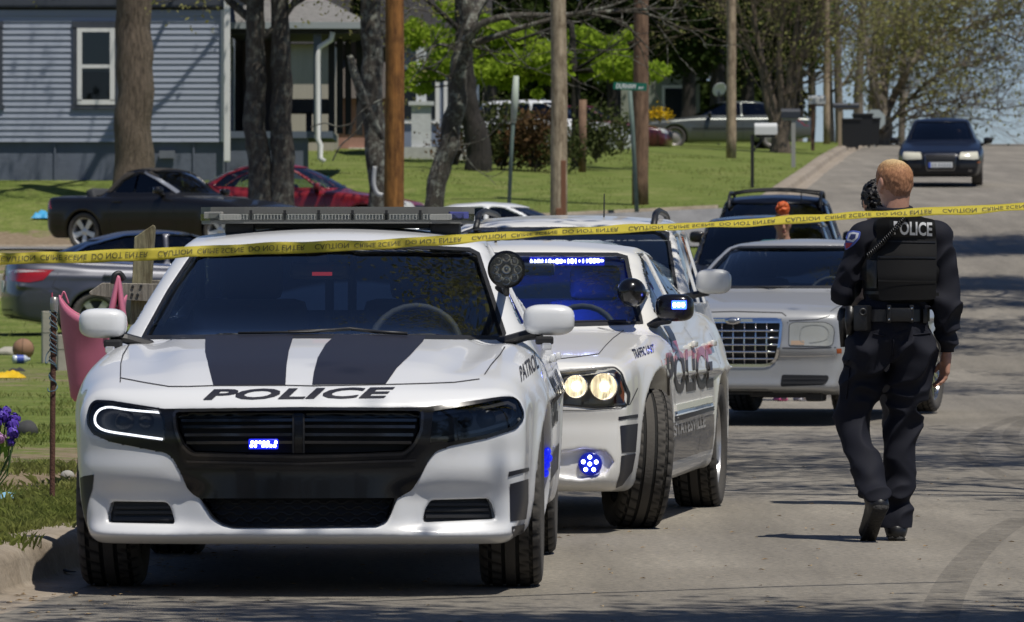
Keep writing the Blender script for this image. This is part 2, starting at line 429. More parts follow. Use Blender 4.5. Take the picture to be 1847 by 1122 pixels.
def dirt(x, y):
    e = x-kerbx(y); d = .30
    if y < 60: d = .30+.28*math.exp(-((y-34)/3.5)**2)+.30*math.exp(-((e+.9)/.7)**2)
    if 52 < y < 62 : d += .15
    if 95 < y < 113 and e < -5: d = .75
    if y > 122 and e > -2.5: d += .12*0
    if y > 112: d = .18
    if 84 < y < 101 and e < -4: d = .55
    return d
at_.data.foreach_set('value', [dirt(v.co.x, v.co.y) for v in lawn.data.vertices])
rd = grid_sheet('road', lambda u, y: kerbx(y)+u, lambda x, y: road_z(y), ys, [-.02,.5,1.5,3,4.6,6,7.5,ROADW], ASPH); tag(rd, None, None, kind='structure')
vg = grid_sheet('verge', lambda u, y: kerbx(y)+u, lambda x, y: road_z(y)+.10, ys, [ROADW-.02,ROADW+2,ROADW+6,ROADW+20,ROADW+80,ROADW+400], mat('verge_grass', (.09,.12,.03), .95, col2=(.2,.19,.09), vscale=1.2)); tag(vg, None, None, kind='structure')
v2 = vg.data.attributes.new('dirt', 'FLOAT', 'POINT')
# side street running to the left
ss = grid_sheet('side_street', lambda u, y: kerbx(y)+u, lambda x, y: max(lawn_z(x, y), 0)+.03, list(np.arange(96.5, 108.6, .75)), [-40,-30,-20,-15,-12,-10,-8,-6,-5,-4,-3,-2,-1,-.5,.4], ASPH2); tag(ss, None, None, kind='structure')
# kerb along the road: chipped concrete with gutter
def kerb():
    m, N, L, p = nodes_mat('kerb_concrete'); tc = N.new('ShaderNodeTexCoord'); v = tc.outputs['Object']
    c = ramp(N, L, noise_node(N, L, v, 1.6, 8, .7), [(.3, (.20,.16,.115)), (.5, (.31,.26,.20)), (.7, (.38,.33,.27))])
    c = mixc(N, L, .6, c, ramp(N, L, noise_node(N, L, v, 30, 4, .8), [(.3, (.6,.6,.6)), (.7, (1.3,1.3,1.3))]), 'MULTIPLY')
    L.new(c, p.inputs['Base Color']); p.inputs['Roughness'].default_value = .9
    b = N.new('ShaderNodeBump'); b.inputs['Strength'].default_value = .6; b.inputs['Distance'].default_value = .02; L.new(noise_node(N, L, v, 18, 6, .7), b.inputs['Height']); L.new(b.outputs[0], p.inputs['Normal'])
    prof_ = [(-.34,-.10),(-.34,.006),(-.30,.018),(-.20,.024),(-.10,.018),(-.055,.0),(-.035,-.035),(-.015,-.12),(.0,-.134),(.10,-.138),(.36,-.142),(.36,-.2)]
    for y0, y1, st in ((5, 98, .35), (110, 240, 1.0)):
        vs, fs = [], []
        yy = np.arange(y0, y1+.01, st)
        for y in yy:
            wob = .012*noise.noise(Vector((y*.9, 3, 0)))+.02*noise.noise(Vector((y*.25, 9, 0)))
            base = road_z(y)+.14
            for (u, z) in prof_:
                jz = .006*noise.noise(Vector((y*1.7, u*7, 5))) if z > -.13 else 0
                vs.append((kerbx(y)+u+wob, y, base+z+jz))
        n = len(prof_)
        for j in range(len(yy)-1):
            for i in range(n-1): fs.append((j*n+i, j*n+i+1, (j+1)*n+i+1, (j+1)*n+i))
        o = pymesh('kerb', vs, fs, m, None, True); tag(o, None, None, kind='structure')
    pts = [(-.3,-.1),(-.3,.05),(0,.06),(0,-.1)]
    vs, fs = [], []
    us_ = np.arange(-30, -.5, 1.0)
    for u in us_:
        for (dy, dz) in pts: y = 109.0-dy; x = kerbx(y)+u; vs.append((x, y+ (0), lawn_z(x, 109.0)+dz))
    for j in range(len(us_)-1):
        for i in range(3): fs.append((j*4+i, j*4+i+1, (j+1)*4+i+1, (j+1)*4+i))
    o = pymesh('kerb', vs, fs, m, None, True); tag(o, None, None, kind='structure')
kerb()
# skid marks on the asphalt
m_, N_, L_, p_ = nodes_mat('skid_rubber'); tc_ = N_.new('ShaderNodeTexCoord'); p_.inputs['Base Color'].default_value = (.10,.092,.08,1); p_.inputs['Roughness'].default_value = .9
L_.new(ramp(N_, L_, noise_node(N_, L_, tc_.outputs['Object'], 5, 6, .75), [(.35, (0,0,0)), (.75, (.42,.42,.42))]), p_.inputs['Alpha'])
SK = MATS['skid_rubber']
def skid(pts, w):
    P = [Vector((x, y, 0)) for x, y in pts]; vs, fs = [], []
    for i, p in enumerate(P):
        t = (P[min(i+1, len(P)-1)]-P[max(i-1, 0)]).normalized(); n = Vector((-t.y, t.x, 0))*w/2
        for q in (p+n, p-n): vs.append((q.x, q.y, road_z(q.y)+.004))
        if i: fs.append((2*i-2, 2*i-1, 2*i+1, 2*i))
    o = pymesh('skid_mark', vs, fs, SK); tag(o, None, None, kind='structure')
def px_ground(px, py):
    lo, hi = 10.0, 400.0
    for _ in range(50):
        d = (lo+hi)/2; p = at(px, py, d)
        if p.z < road_z(d): hi = d
        else: lo = d
    return at(px, py, d)
def bez(p, n=24):
    out_ = []
    for i in range(n+1):
        t = i/n; q = [Vector(a) for a in p]
        while len(q) > 1: q = [a.lerp(b, t) for a, b in zip(q, q[1:])]
        out_.append((q[0].x, q[0].y))
    return out_
def pxs(*pts): return [(lambda g: (g.x, g.y))(px_ground(*p)) for p in pts]
for o_ in (0, 1.6):
    skid([(x+o_*.3, y+o_*1.2) for x, y in bez(pxs((1900,738),(1760,770),(1680,800),(1760,850),(1900,890)))], .13)
    skid([(x+o_*.6, y+o_*.1) for x, y in bez(pxs((1847,935),(1790,960),(1720,1020),(1690,1122)))], .15)
# ------------------------------------------------------------------ car builder: one implicit body per car, cut and dressed
def superell(c, d, n=3.0, nu=28, nv=16, bot=1.0):
    vs, fs = [], []
    sg = lambda v, e: math.copysign(abs(v)**e, v)
    e = 2/n
    for j in range(nv+1):
        t = -math.pi/2+math.pi*j/nv
        for i in range(nu):
            a = 2*math.pi*i/nu
            z = sg(math.sin(t), e); k = 1.0 if z > 0 else bot+(1-bot)*(1+z)
            vs.append((c[0]+d[0]/2*sg(math.cos(t), e)*sg(math.cos(a), e)*k, c[1]+d[1]/2*sg(math.cos(t), e)*sg(math.sin(a), e)*k, c[2]+d[2]/2*z))
    for j in range(nv):
        for i in range(nu): fs.append((j*nu+i, j*nu+(i+1)%nu, (j+1)*nu+(i+1)%nu, (j+1)*nu+i))
    return vs, fs
class Car:
    def __init__(s, name, loc, yaw, pitch, spec, label, cat='car', group=None, roll=0):
        s.sp = spec; s.root = empty(name, loc, 0, label, cat, group)
        s.root.rotation_euler = (pitch, roll, yaw)
        s.M = Matrix.Translation(loc) @ s.root.rotation_euler.to_matrix().to_4x4(); s.inv = s.M.inverted()
        s.camL = s.inv @ Vector((0,0,CAMZ))
        s.shape()
    def shape(s):
        p = s.sp; L, hw = p['L'], p['hw']; res = p.get('res', .025); fr = p.get('fres', res); fl = p.get('flen', 0)
        h = p.get('H', 1.5)+.06
        ys = np.concatenate([np.arange(-.06, fl, fr), np.arange(fl, L+.08, p.get('yres', res*1.4))]) if fl else np.arange(-.06, L+.08, p.get('yres', res*1.3))
        xh = np.arange(res/2, hw+.05, res); zs = np.arange(.06, h+.05, res)
        X = xh[:,None,None].astype(np.float32); Y = ys[None,:,None].astype(np.float32); Z = zs[None,None,:].astype(np.float32)
        ky = p.get('ks', .03)
        plan = prof(p['plan'], p.get('plansig', .06)); side = prof(p['side'], .04); top = prof(p['top'], p.get('topsig', .04)); bot = prof(p['bot'], .03)
        nose = prof(p['nose'], p.get('nosesig', .02)); tail = prof(p['tail'], .03)
        xr = X/hw
        W = plan(Y) + side(Z)
        for (wy, ra, rw) in p['wheels']:
            rr = np.sqrt((Y-wy)**2+(Z-rw)**2); W = W + p.get('flare', .015)*np.exp(-((rr-ra)/.07)**2)
        for (ya, yb, za, zb, dep) in p.get('creases', []):     # soft side grooves / swages
            zl = za+(zb-za)*np.clip((Y-ya)/(yb-ya), 0, 1); W = W + dep*np.exp(-((Z-zl)/.03)**2)*((Y > ya)*(Y < yb))
        fs = X - W
        tz = top(Y) - p.get('crown', .05)*xr**2
        for fn in p.get('hoodfx', []): tz = tz + fn(X, Y)
        ft = Z - tz
        fb = bot(Y) - Z
        nc = p.get('nose_c', (.16, .2))
        Yf = nose(Z) + nc[0]*xr**2 + nc[1]*xr**6
        for fn in p.get('nosefx', []): Yf = Yf + fn(X, Z)
        ff = Yf - Y
        fr_ = Y - (L - tail(Z) - p.get('tail_c', .12)*xr**2 - .12*xr**6)
        body = smax(smax(fs, ft, p.get('k_top', .10)), smax(ff, fr_, .02), p.get('k_front', .06))
        body = smax(body, fb, .05)
        roof = prof(p['roof'], p.get('roofsig', .05)); zb = p['belt']
        Yc = Y - p.get('wscurve', .22)*(X/.7)**2*np.clip((p['roofmid']-Y)*2, -1, 1)
        gs = X - (p['wg'] - p['tumble']*(Z-zb) - p.get('gplan', .05)*np.clip(np.abs(Y-p['roofmid'])/1.2, 0, 2)**2)
        gt = (Z - (roof(Yc) - p.get('rcrown', .05)*(X/.65)**2))*.85
        gh = smax(smax(gs, gt, p.get('k_roof', .09)), zb-.25 - Z, .02)
        gh = np.maximum(gh, np.maximum(Y-(L-.12), .5-Y))
        solid = smin(body, gh, p.get('k_belt', .025))
        for (wy, ra, rw) in p['wheels']:
            wheel = np.maximum(np.sqrt((Y-wy)**2+(Z-rw)**2)-ra, (hw-.30)-X)
            solid = smax(solid, -wheel, .012)
        full = lambda A: np.concatenate([A[::-1], A], 0)
        xs = np.concatenate([-xh[::-1], xh])
        S = full(solid)
        s.xs, s.ys, s.zs = xs, ys, zs
        ps, f, nr = nets(S + .0, xs, ys, zs); s.bvh = BVHTree.FromPolygons(ps.tolist(), f.tolist())
        ps, f, nr = nets(S + p.get('glass_in', .012), xs, ys, zs); s.bvg = BVHTree.FromPolygons(ps.tolist(), f.tolist())
        C = S
        Xf = xs[:,None,None].astype(np.float32)
        if p.get('hollow'):
            y0, y1 = p['cabin']
            cav = np.maximum(np.maximum(np.maximum(gs+.07, gt+.05), np.maximum(p.get('floor', .42)-Z, X-(p['wg']-.03))), np.maximum(y0-Y, Y-y1))
            C = np.maximum(C, -full(cav))
            ym = p['roofmid']
            for poly in p.get('side_win', []):
                d = sdpoly(np.broadcast_to(Y[0], (1, len(ys), 1))[0], np.broadcast_to(Z[0], (1, 1, len(zs)))[0], poly)[None]
                C = smax(C, -np.maximum(d, .25-np.abs(Xf)), .006)
            for key, front in (('ws', True), ('rw', False)):
                if key in p:
                    d = sdpoly(Xf[:,:,0][:, :, None][:,0,:], Z[0], p[key])[:, None, :]
                    C = smax(C, -np.maximum(d, (Y-ym) if front else (ym-Y)), .006)
        for poly, dep in p.get('carve', []):     # pockets in the front fascia
            d = sdpoly(Xf[:,0,:], Z[0], poly)[:, None, :]
            C = smax(C, -np.maximum(d, Y-(full(Yf)+dep)), .010)
        ps, f, nr = nets(C, xs, ys, zs); s.bvc = BVHTree.FromPolygons(ps.tolist(), f.tolist())
        s.body = net_object(p.get('bodyname', 'body'), ps, f, nr, p['paint'], s.root)
        if 'black_px' in p:
            poly, bm, ymax = p['black_px']
            c = ps[f].mean(1); Mw = np.array(s.M); wc = c @ Mw[:3,:3].T + Mw[:3,3]
            px = CX + wc[:,0]/wc[:,1]*F; py = HOR - (wc[:,2]-CAMZ)/wc[:,1]*F
            ins = (sdpoly(px.astype(np.float32), py.astype(np.float32), poly) < -1.0) & (c[:,1] < ymax)
            s.body.data.materials.append(bm); s.body.data.polygons.foreach_set('material_index', ins.astype(np.int32))
    # --- casting 2D outlines on to the body
    def ray(s, mode, v):
        if mode == 'px':
            return s.camL, (s.inv.to_3x3() @ (at(v[0], v[1], 10.0) - Vector((0,0,CAMZ)))).normalized()
        if mode == 'front': return Vector((v[0], -3, v[1])), Vector((0,1,0))
        if mode == 'rear': return Vector((v[0], s.sp['L']+3, v[1])), Vector((0,-1,0))
        if mode == 'side+': return Vector((3, v[0], v[1])), Vector((-1,0,0))
        if mode == 'side-': return Vector((-3, v[0], v[1])), Vector((1,0,0))
        if mode == 'top': return Vector((v[0], v[1], 4)), Vector((0,0,-1))
    def cast(s, mode, v, bvh=None):
        bvh = bvh or s.bvh
        o, d = s.ray(mode, v)
        h = bvh.ray_cast(o, d)
        if h[0] is None:
            t = (Vector((0, .4, .6))-o).dot(d)
            h = bvh.find_nearest(o+d*t)
        n = h[1]
        if n.dot(d) > 0: n = -n
        return h[0], n
    def patch(s, name, poly, mode, m, step, off=.004, rim=.012, parent=None, bvh=None, tri=None, smooth=True):
        V, Fc = tri if tri else fill(poly, step)
        Ps = [s.cast(mode, v, bvh) for v in V]
        d0 = s.ray(mode, V[0])[1]
        co = [p+n*off for p, n in Ps]
        fs = []
        for f in Fc:
            a, b, c = (co[i] for i in f[:3])
            fs.append(f if (b-a).cross(c-a).dot(d0) < 0 else f[::-1])
        if rim:
            ed = {}
            for f in fs:
                for i in range(len(f)):
                    k = (f[i], f[(i+1) % len(f)]); ed[tuple(sorted(k))] = None if tuple(sorted(k)) in ed else k
            mp = {}
            for k in [e for e in ed.values() if e]:
                for q in k:
                    if q not in mp: mp[q] = len(co); co.append(Ps[q][0]+Ps[q][1]*(off-rim))
                fs.append((k[1], k[0], mp[k[0]], mp[k[1]]))
        o = pymesh(name, co, fs, m, parent or s.root, smooth)
        if rim: o.data.set_sharp_from_angle(angle=math.radians(50))
        return o
    def line(s, name, pts, wpx, mode, m, step=None, off=.003, parent=None, bvh=None):
        """a thin strip along a 2D polyline cast on to the body"""
        L_, R_ = [], []
        P = []
        for a, b in zip(pts, pts[1:]):
            a, b = Vector(a), Vector(b); n = max(1, int((b-a).length/(step or wpx*4)))
            P += [a.lerp(b, k/n) for k in range(n)]
        P.append(Vector(pts[-1]))
        for i, q in enumerate(P):
            t = (P[min(i+1, len(P)-1)]-P[max(i-1, 0)]).normalized(); nn = Vector((-t.y, t.x))*wpx/2
            L_.append(tuple(q+nn)); R_.append(tuple(q-nn))
        V = L_+R_; n = len(P)
        Fc = [(i, i+1, n+i+1) for i in range(n-1)] + [(i, n+i+1, n+i) for i in range(n-1)]
        return s.patch(name, None, mode, m, 0, off, 0, parent, bvh, tri=(V, Fc))
    def text(s, name, string, quad, mode, m, off=.004, parent=None, bvh=None, shear=0, bold=.0, maxedge=.08):
        V, Fc = text_mesh(string, maxedge=maxedge, shear=shear, bold=bold)
        return s.patch(name, None, mode, m, 0, off, 0, parent, bvh, tri=(quadmap(V, quad), Fc))
    def pl(s, px, py, d):
        q = s.inv @ at(px, py, d); return (q.x, q.z)
    def loc(s, px, py, d): return s.inv @ at(px, py, d)
    # --- generic dressing
    def panes(s, m=None, frame=True):
        p = s.sp; m = m or p.get('glass', GLASS)
        st = p.get('pstep', .08)
        for poly in p.get('side_win', []):
            big = rnd_poly(poly, .02)
            for md in ('side+', 'side-'): s.patch('side_window', big, md, m, st, 0, 0, bvh=s.bvg)
        if 'ws' in p: s.patch('windshield', p['ws'], 'front', m, st, 0, 0, bvh=s.bvg)
        if 'rw' in p: s.patch('rear_window', p['rw'], 'rear', m, st, 0, 0, bvh=s.bvg)
    def wheel(s, wy, r, side, wid=.235, rim=.245, style='five', outer=None, steer=0, camber=0, detail=1, rimmat=None, tread=True):
        rw = r; outer = outer or s.sp['hw']-.02
        n = 72 if detail else 28
        b = MB(); hw2 = wid/2
        g = .008
        pr = [(rim-.012, -hw2*.82), (rim+.01, -hw2*.95), (r*.86, -hw2*1.03), (r*.94, -hw2*.99), (r*.985, -hw2*.86)]
        if tread:
            for gx in (-.52, -.18, .18, .52):
                x = gx*hw2*1.3
                pr += [(r, x-.0085), (r-g, x-.0075), (r-g, x+.0075), (r, x+.0085)]
        pr += [(r*.985, hw2*.86), (r*.94, hw2*.99), (r*.86, hw2*1.03), (rim+.01, hw2*.95), (rim-.012, hw2*.82)]
        nn_ = n*2 if detail else n
        _, rings = b.lathe(pr, nn_, AXX)
        if tread and detail:
            for ri, ring in enumerate(rings):
                rr_, hh_ = pr[ri]
                if rr_ < r*.94: continue
                for k, v in enumerate(ring):
                    if (k+int(abs(hh_)/hw2*4.2)) % 4 == 0 and abs(hh_) > hw2*.30:
                        q = math.hypot(v.co.y, v.co.z); f_ = (q-.007)/q; v.co.y *= f_; v.co.z *= f_
        sg = 1 if side == '+' else -1
        Rw = (Matrix.Rotation(steer, 4, 'Z') @ Matrix.Rotation(camber, 4, 'Y'))
        Mw = Matrix.Translation((sg*(outer-hw2), wy, rw)) @ Rw
        ws = bpy.data.objects.new('wheel', None); 
        t = b.build('wheel', RUBBER, s.root, True, sharp=40); t.matrix_local = Mw
        ga = t.data.attributes.new('groove', 'FLOAT', 'POINT'); ga.data.foreach_set('value', [1.0 if r*.96 < math.hypot(v.co.y, v.co.z) < r-.004 and abs(v.co.x) < hw2*.80 or (math.hypot(v.co.y, v.co.z) < r*.985-.004 and abs(v.co.x) > hw2*.8 and math.hypot(v.co.y, v.co.z) > r*.955) else 0.0 for v in t.data.vertices])
        rm = rimmat or RIM
        b = MB()
        x0 = sg*hw2
        S = Matrix.Diagonal((1,1,sg,1))
        b.lathe([(rim, -hw2*.8), (rim-.02, -hw2*.5), (rim-.03, hw2*.5), (rim-.015, hw2*.8), (rim+.004, hw2*.84), (rim+.004, hw2*.78)], n, AXX @ S)
        ns = {'five': 5, 'ten': 10, 'steel': 0, 'seven': 7}[style]
        if ns:
            for k in range(ns):
                a = 2*math.pi*k/ns
                wd = .075 if ns == 5 else .038
                Q = AXX @ S @ Matrix.Rotation(a, 4, 'Z')
                for (r0, w0, h0, r1, w1, h1) in ((.05, wd*.9, hw2*.62, rim-.015, wd*1.25, hw2*.74),):
                    vs = []
                    for rr, ww, hh in ((r0, w0, h0), (r1, w1, h1)):
                        for sx in (-1, 1):
                            for sz in (-.03, 0): vs.append(b.b.verts.new(Q @ Vector((rr, sx*ww/2, hh+sz))))
                    for q in ((0,1,3,2), (4,6,7,5), (0,4,5,1), (2,3,7,6), (1,5,7,3), (0,2,6,4)): b.b.faces.new([vs[i] for i in q])
            b.lathe([(.0, hw2*.72), (.04, hw2*.7), (.065, hw2*.6), (.07, hw2*.4)], 20, AXX @ S)
        else:
            b.lathe([(.0, hw2*.75), (.07, hw2*.72), (.10, hw2*.6), (rim-.05, hw2*.45), (rim-.03, hw2*.55)], 28, AXX @ S)
        b.build('rim', rm, t, True, sharp=35)
        b = MB(); b.lathe([(0, hw2*.1), (rim-.03, hw2*.1)], 24, AXX @ S); b.build('brake_disc', DARKMETAL, t)
        return t
    def wheels(s, **k):
        p = s.sp
        out_ = []
        for (wy, ra, rw) in p['wheels']:
            for sd in '+-': out_.append(s.wheel(wy, rw, sd, **k))
        # dark wheel wells and underbody
        b = MB()
        for (wy, ra, rw) in p['wheels']:
            for sg in (-1, 1):
                well(b, sg*(p['hw']-.19), wy, rw, ra+.006, sg)
        w0 = p['wheels'][0][0]; w1 = p['wheels'][-1][0]
        b.box((0, (w0+w1)/2, .30), (2*p['hw']-.34, w1-w0+1.2, .16))
        b.build('underbody', DARKIN, s.root)
        return out_
    def seats(s, y=2.15, x=.36, z=.42, m=None, rear=True, cage=False, wheel_side=1, dash=None):
        m = m or DARKIN
        for sg in (-1, 1):
            b = MB()
            b.box((sg*x, y, z+.12), (.50, .50, .22), bevel=.06)
            b.box((sg*x, y+.30, z+.42), (.50, .16, .62), rot=rotx(-.22), bevel=.06)
            b.box((sg*x, y+.40, z+.82), (.27, .11, .19), rot=rotx(-.15), bevel=.04)
            b.build('seat', m, s.root, True, sharp=60)
        if rear:
            b = MB(); b.box((0, y+1.0, z+.12), (1.3, .5, .24), bevel=.06); b.box((0, y+1.3, z+.40), (1.3, .16, .56), rot=rotx(-.3), bevel=.05)
            b.build('rear_seat', m, s.root, True, sharp=60)
        dy, dz = dash or (y-.78, z+.50)
        b = MB(); b.box((0, dy, dz-.1), (1.4, .55, .26), bevel=.09); b.build('dashboard', m, s.root, True, sharp=60)
        b = MB()
        Mw = Matrix.Translation((wheel_side*x, dy+.42, dz+.03)) @ Matrix.Rotation(1.15, 4, 'X')
        pts = [Mw @ Vector((.19*math.cos(a), .19*math.sin(a), 0)) for a in np.linspace(0, 2*math.pi, 25)]
        b.tube(pts, .017, 8); b.box(Mw @ Vector((0,0,0)), (.34, .05, .05)); b.build('steering_wheel', m, s.root, True)
    def mirror(s, c, d, m, sg, foot=True, bevel=.05):
        vs, fs = superell(c, d, 3.2); t = pymesh('side_mirror', vs, fs, m, s.root, True)
        b = MB(); b.box((c[0], c[1]+d[1]*.47, c[2]), (d[0]*.8, d[1]*.12, d[2]*.74), bevel=.01); b.build('mirror_glass', CHROME, t, True)
        if foot:
            b = MB(); p, n = s.cast('side+' if sg > 0 else 'side-', (c[1]+.06, c[2]-d[2]*.55))
            b.tube([Vector((c[0]-sg*d[0]*.15, c[1]+.01, c[2]-d[2]*.42)), Vector((c[0]-sg*d[0]*.45, c[1]+.02, c[2]-d[2]*.5)), p-n*.04], [.05, .045, .05], 8, flat=.5)
            b.build('mirror_foot', PLASTIC, t)
        return t
    def doors(s, ys_, zb=.32, zt=None, m=None, w=.008, handles=(), hm=None, hz=.86):
        m = m or PLASTIC; zt = zt or s.sp['belt']
        for md in ('side+', 'side-'):
            for a in ys_:
                s.line('door_seam', [(a[0], zt), (a[1], zb)] if hasattr(a, '__len__') else [(a, zt), (a, zb)], w, md, m, step=.06)
            for h in handles:
                p, n = s.cast(md, (h, hz)); b = MB(); b.box(p+n*.022, (.022, .17, .035), bevel=.009); b.box(p+n*.006, (.02, .03, .03)); b.build('door_handle', hm or s.sp['paint'], s.root, True, sharp=60)
# ------------------------------------------------------------------ white patrol sedan in front
def curve2(P, n=6):
    r = []
    for i in range(len(P)-1):
        p0, p1, p2, p3 = (Vector(P[min(max(k, 0), len(P)-1)]) for k in (i-1, i, i+1, i+2))
        for k in range(n):
            t = k/n; q = .5*((2*p1)+(p2-p0)*t+(2*p0-5*p1+4*p2-p3)*t*t+(3*p1-p0-3*p2+p3)*t**3); r.append(tuple(q))
    return r+[P[-1]]
BARS = mat('grille_bar_black', (.016,.016,.018), .14, coat=.6)
def charger_front():
    lx, ly, yaw = -.833, 22.45, -.026
    tmp = (Matrix.Translation((lx, ly, 0)) @ Matrix.Rotation(yaw, 4, 'Z')).inverted()
    def pz(pts, d=22.5): return [(lambda q: (q.x, q.z))(tmp @ at(x, y, d)) for x, y in pts]
    grille = [(318,745),(340,742),(540,741),(735,741),(757,744),(757,775),(745,800),(728,815),(640,819),(540,820),(440,819),(348,816),(331,800),(320,775)]
    lower = [(362,899),(540,899),(712,898),(705,925),(697,938),(680,948),(540,950),(421,950),(402,944),(385,932)]
    fogl = [(200,905),(302,905),(310,915),(319,944),(194,943),(194,925)]; fogr = [(778,901),(880,899),(887,910),(894,936),(763,941),(768,918)]
    hll = [(162,748),(166,733),(174,726),(200,727),(290,741),(298,757),(299,797),(250,791),(190,784),(169,777),(161,762)]
    hlr = [(781,742),(850,731),(920,718),(932,721),(942,744),(942,752),(928,768),(880,783),(815,797),(775,801)]
    def dent(X, Z):     # the two vertical ridges beside the lower intake and the pockets' hollows
        a = np.abs(X)
        hollow = .035*np.exp(-((a-.60)/.20)**4)*np.exp(-((Z-.345)/.085)**4)
        shelf = -.03*np.exp(-((Z-.235)/.035)**2)
        brow = -.012*np.exp(-((Z-.50)/.05)**2)*(1/(1+np.exp(-(a-.5)/.03)))
        lowband = .028/(1+np.exp(-((Z-.47)/.012)))*0
        return hollow + shelf + brow
    def hoodfx(X, Y):
        edge = .50+.10*np.clip((Y-.2)/1.2, 0, 1)
        bulge = .020/(1+np.exp((np.abs(X)-edge)/.022))*np.clip((Y-.15)/.35, 0, 1)
        valley = -.016*np.exp(-((np.abs(X)-(edge+.08))/.06)**2)*np.clip((Y-.4)/.4, 0, 1)
        return bulge+valley
    mouth = [(158,766),(158,745),(163,730),(172,722),(200,723),(295,738),(420,737),(540,736.5),(690,736),(768,735),(850,724),(905,716),(925,716),(936,724),(944,742),(944,757),(930,774),(880,790),(812,804),(786,814),(772,832),(757,862),(742,884),(716,899),(704,928),(697,941),(680,950),(540,952),(421,952),(400,946),(382,932),(362,899),(350,893),(338,880),(325,850),(312,826),(300,817),(270,811),(200,797),(168,783)]
    sp = dict(black_px=(mouth, BLACKP, .5), L=5.04, hw=.95, H=1.49, res=.0125, fres=.008, flen=.42, yres=.02, paint=WHITE,
        plan=[(0,.80),(.1,.865),(.3,.885),(.55,.90),(.75,.935),(.97,.95),(1.3,.95),(2.5,.945),(4,.955),(4.6,.92),(5.04,.85)],
        side=[(.15,-.08),(.25,-.035),(.35,-.012),(.55,0),(.75,0),(.9,-.02),(1.0,-.05),(1.1,-.1)],
        top=[(-.05,.72),(.05,.775),(.12,.82),(.2,.842),(.4,.89),(.8,.955),(1.2,1.0),(1.4,1.02),(1.8,1.02),(4.2,1.05),(4.6,1.07),(4.95,1.08),(5.04,1.03)],
        bot=[(0,.205),(.3,.20),(.6,.22),(1.4,.22),(3.4,.24),(4.5,.24),(5.04,.32)],
        nose=[(.1,.12),(.19,.09),(.215,.035),(.24,.005),(.3,.0),(.5,.01),(.62,.0),(.73,.012),(.79,.05),(.86,.12)], nosefx=[dent], hoodfx=[hoodfx],
        tail=[(.2,.15),(.35,.02),(.6,0),(.9,.03),(1.1,.06)], nose_c=(.13,.17), k_top=.13, k_front=.045, crown=.06,
        wheels=[(.97,.385,.355),(4.02,.385,.355)], roof=[(1.2,.93),(1.36,1.02),(1.75,1.215),(2.1,1.375),(2.35,1.452),(2.8,1.485),(3.2,1.475),(3.6,1.42),(4.5,1.10),(4.75,1.0)],
        roofmid=2.9, belt=1.0, wg=.865, tumble=.50, gplan=.010, rcrown=.045, k_roof=.05, hollow=True, cabin=(1.62,4.2), floor=.45,
        ws=[pz([(x, y)], 23.9+(610-y)/165*.85+.12*((x-585)/320)**2)[0] for x, y in [(253,609),(264,590),(302,525),(350,455),(364,450),(470,446),(610,445),(750,446),(846,450),(862,458),(890,545),(908,602),(906,610),(760,607),(560,606),(400,607)]],
        rw=[(-.60,1.12),(.60,1.12),(.50,1.40),(-.50,1.40)],
        side_win=[[(1.93,1.06),(2.85,1.06),(2.85,1.40),(2.55,1.385),(2.3,1.27)],[(2.93,1.06),(3.85,1.09),(3.75,1.24),(3.4,1.37),(2.93,1.40)]],
        carve=[(pz(grille),.07),(pz(lower),.09),(pz(fogl,22.6),.05),(pz(fogr,22.6),.05),(pz(hll,22.65),.05),(pz(hlr,22.65),.05)])
    c = Car('police_car', (lx, ly, 0), yaw, 0, sp, 'white police sedan nearest the camera with black bonnet stripes and roof light bar', 'police car', 'police vehicles parked along the kerb')
    c.wheels(detail=1, style='steel', wid=.245)
    c.panes()
    P = lambda *a, **k: c.patch(*a, **k)
    # black mouth and headlamp surround
    HO = [rnd_poly(q, 4) for q in (grille, lower, hll, hlr)]
    P('front_grille', None, 'px', BLACKP, 9, .004, .022, tri=fill(rnd_poly(mouth, 6), 7, HO))
    g = [o for o in c.root.children if o.name.startswith('front_grille')][0]
    for q in (grille, lower): P('grille_back', q, 'px', mat('grille_void', (.004,.004,.005), .6), 14, -.062, 0, parent=g)
    for y in (757, 769, 784, 799):
        x0 = 322+(y-745)*.22; x1 = 755-(y-745)*.22
        P('grille_bar', [(x0,y-2.4),(540,y-3.4),(x1,y-2.9),(x1,y+2.6),(540,y+2.1),(x0,y+3.1)], 'px', BARS, 14, -.020, .02, parent=g)
    P('grille_bar', [(530,742),(546,742),(545,818),(531,818)], 'px', BLACKP, 10, -.014, .02, parent=g)
    P('grille_bar', [(527,745),(530,745),(530,818),(527,818)], 'px', PLASTIC, 10, -.008, .02, parent=g)
    P('grille_bar', [(546,745),(549,745),(549,818),(546,818)], 'px', PLASTIC, 10, -.008, .02, parent=g)
    # rim around grille
    rim = rnd_poly([(314,742),(540,739),(762,740),(760,776),(747,803),(729,819),(540,824),(346,820),(328,803),(317,775)], 10)
    c.line('grille_frame', rim+[rim[0]], 5, 'px', BARS, step=8, off=.010, parent=g)
    for k, y in enumerate((862,)):
        c.line('bumper_bar', [(338,832),(540,836),(750,830)], 4, 'px', BARS, step=8, off=.012, parent=g)
    # lower mesh: wavy bars
    V = []
    b = MB()
    for r_ in range(5):
        y = 905+r_*10.5; x0, x1 = 370+r_*4, 708-r_*3
        pts = []
        n = 42
        for k in range(n+1):
            x = x0+(x1-x0)*k/n; pp, nn = c.cast('px', (x, y+(2.6 if (k//2+r_) % 2 else -2.6)))
            pts.append(pp-nn*.045)
        b.tube(pts, .0042, 6)
    b.build('lower_mesh', PLASTIC, g)
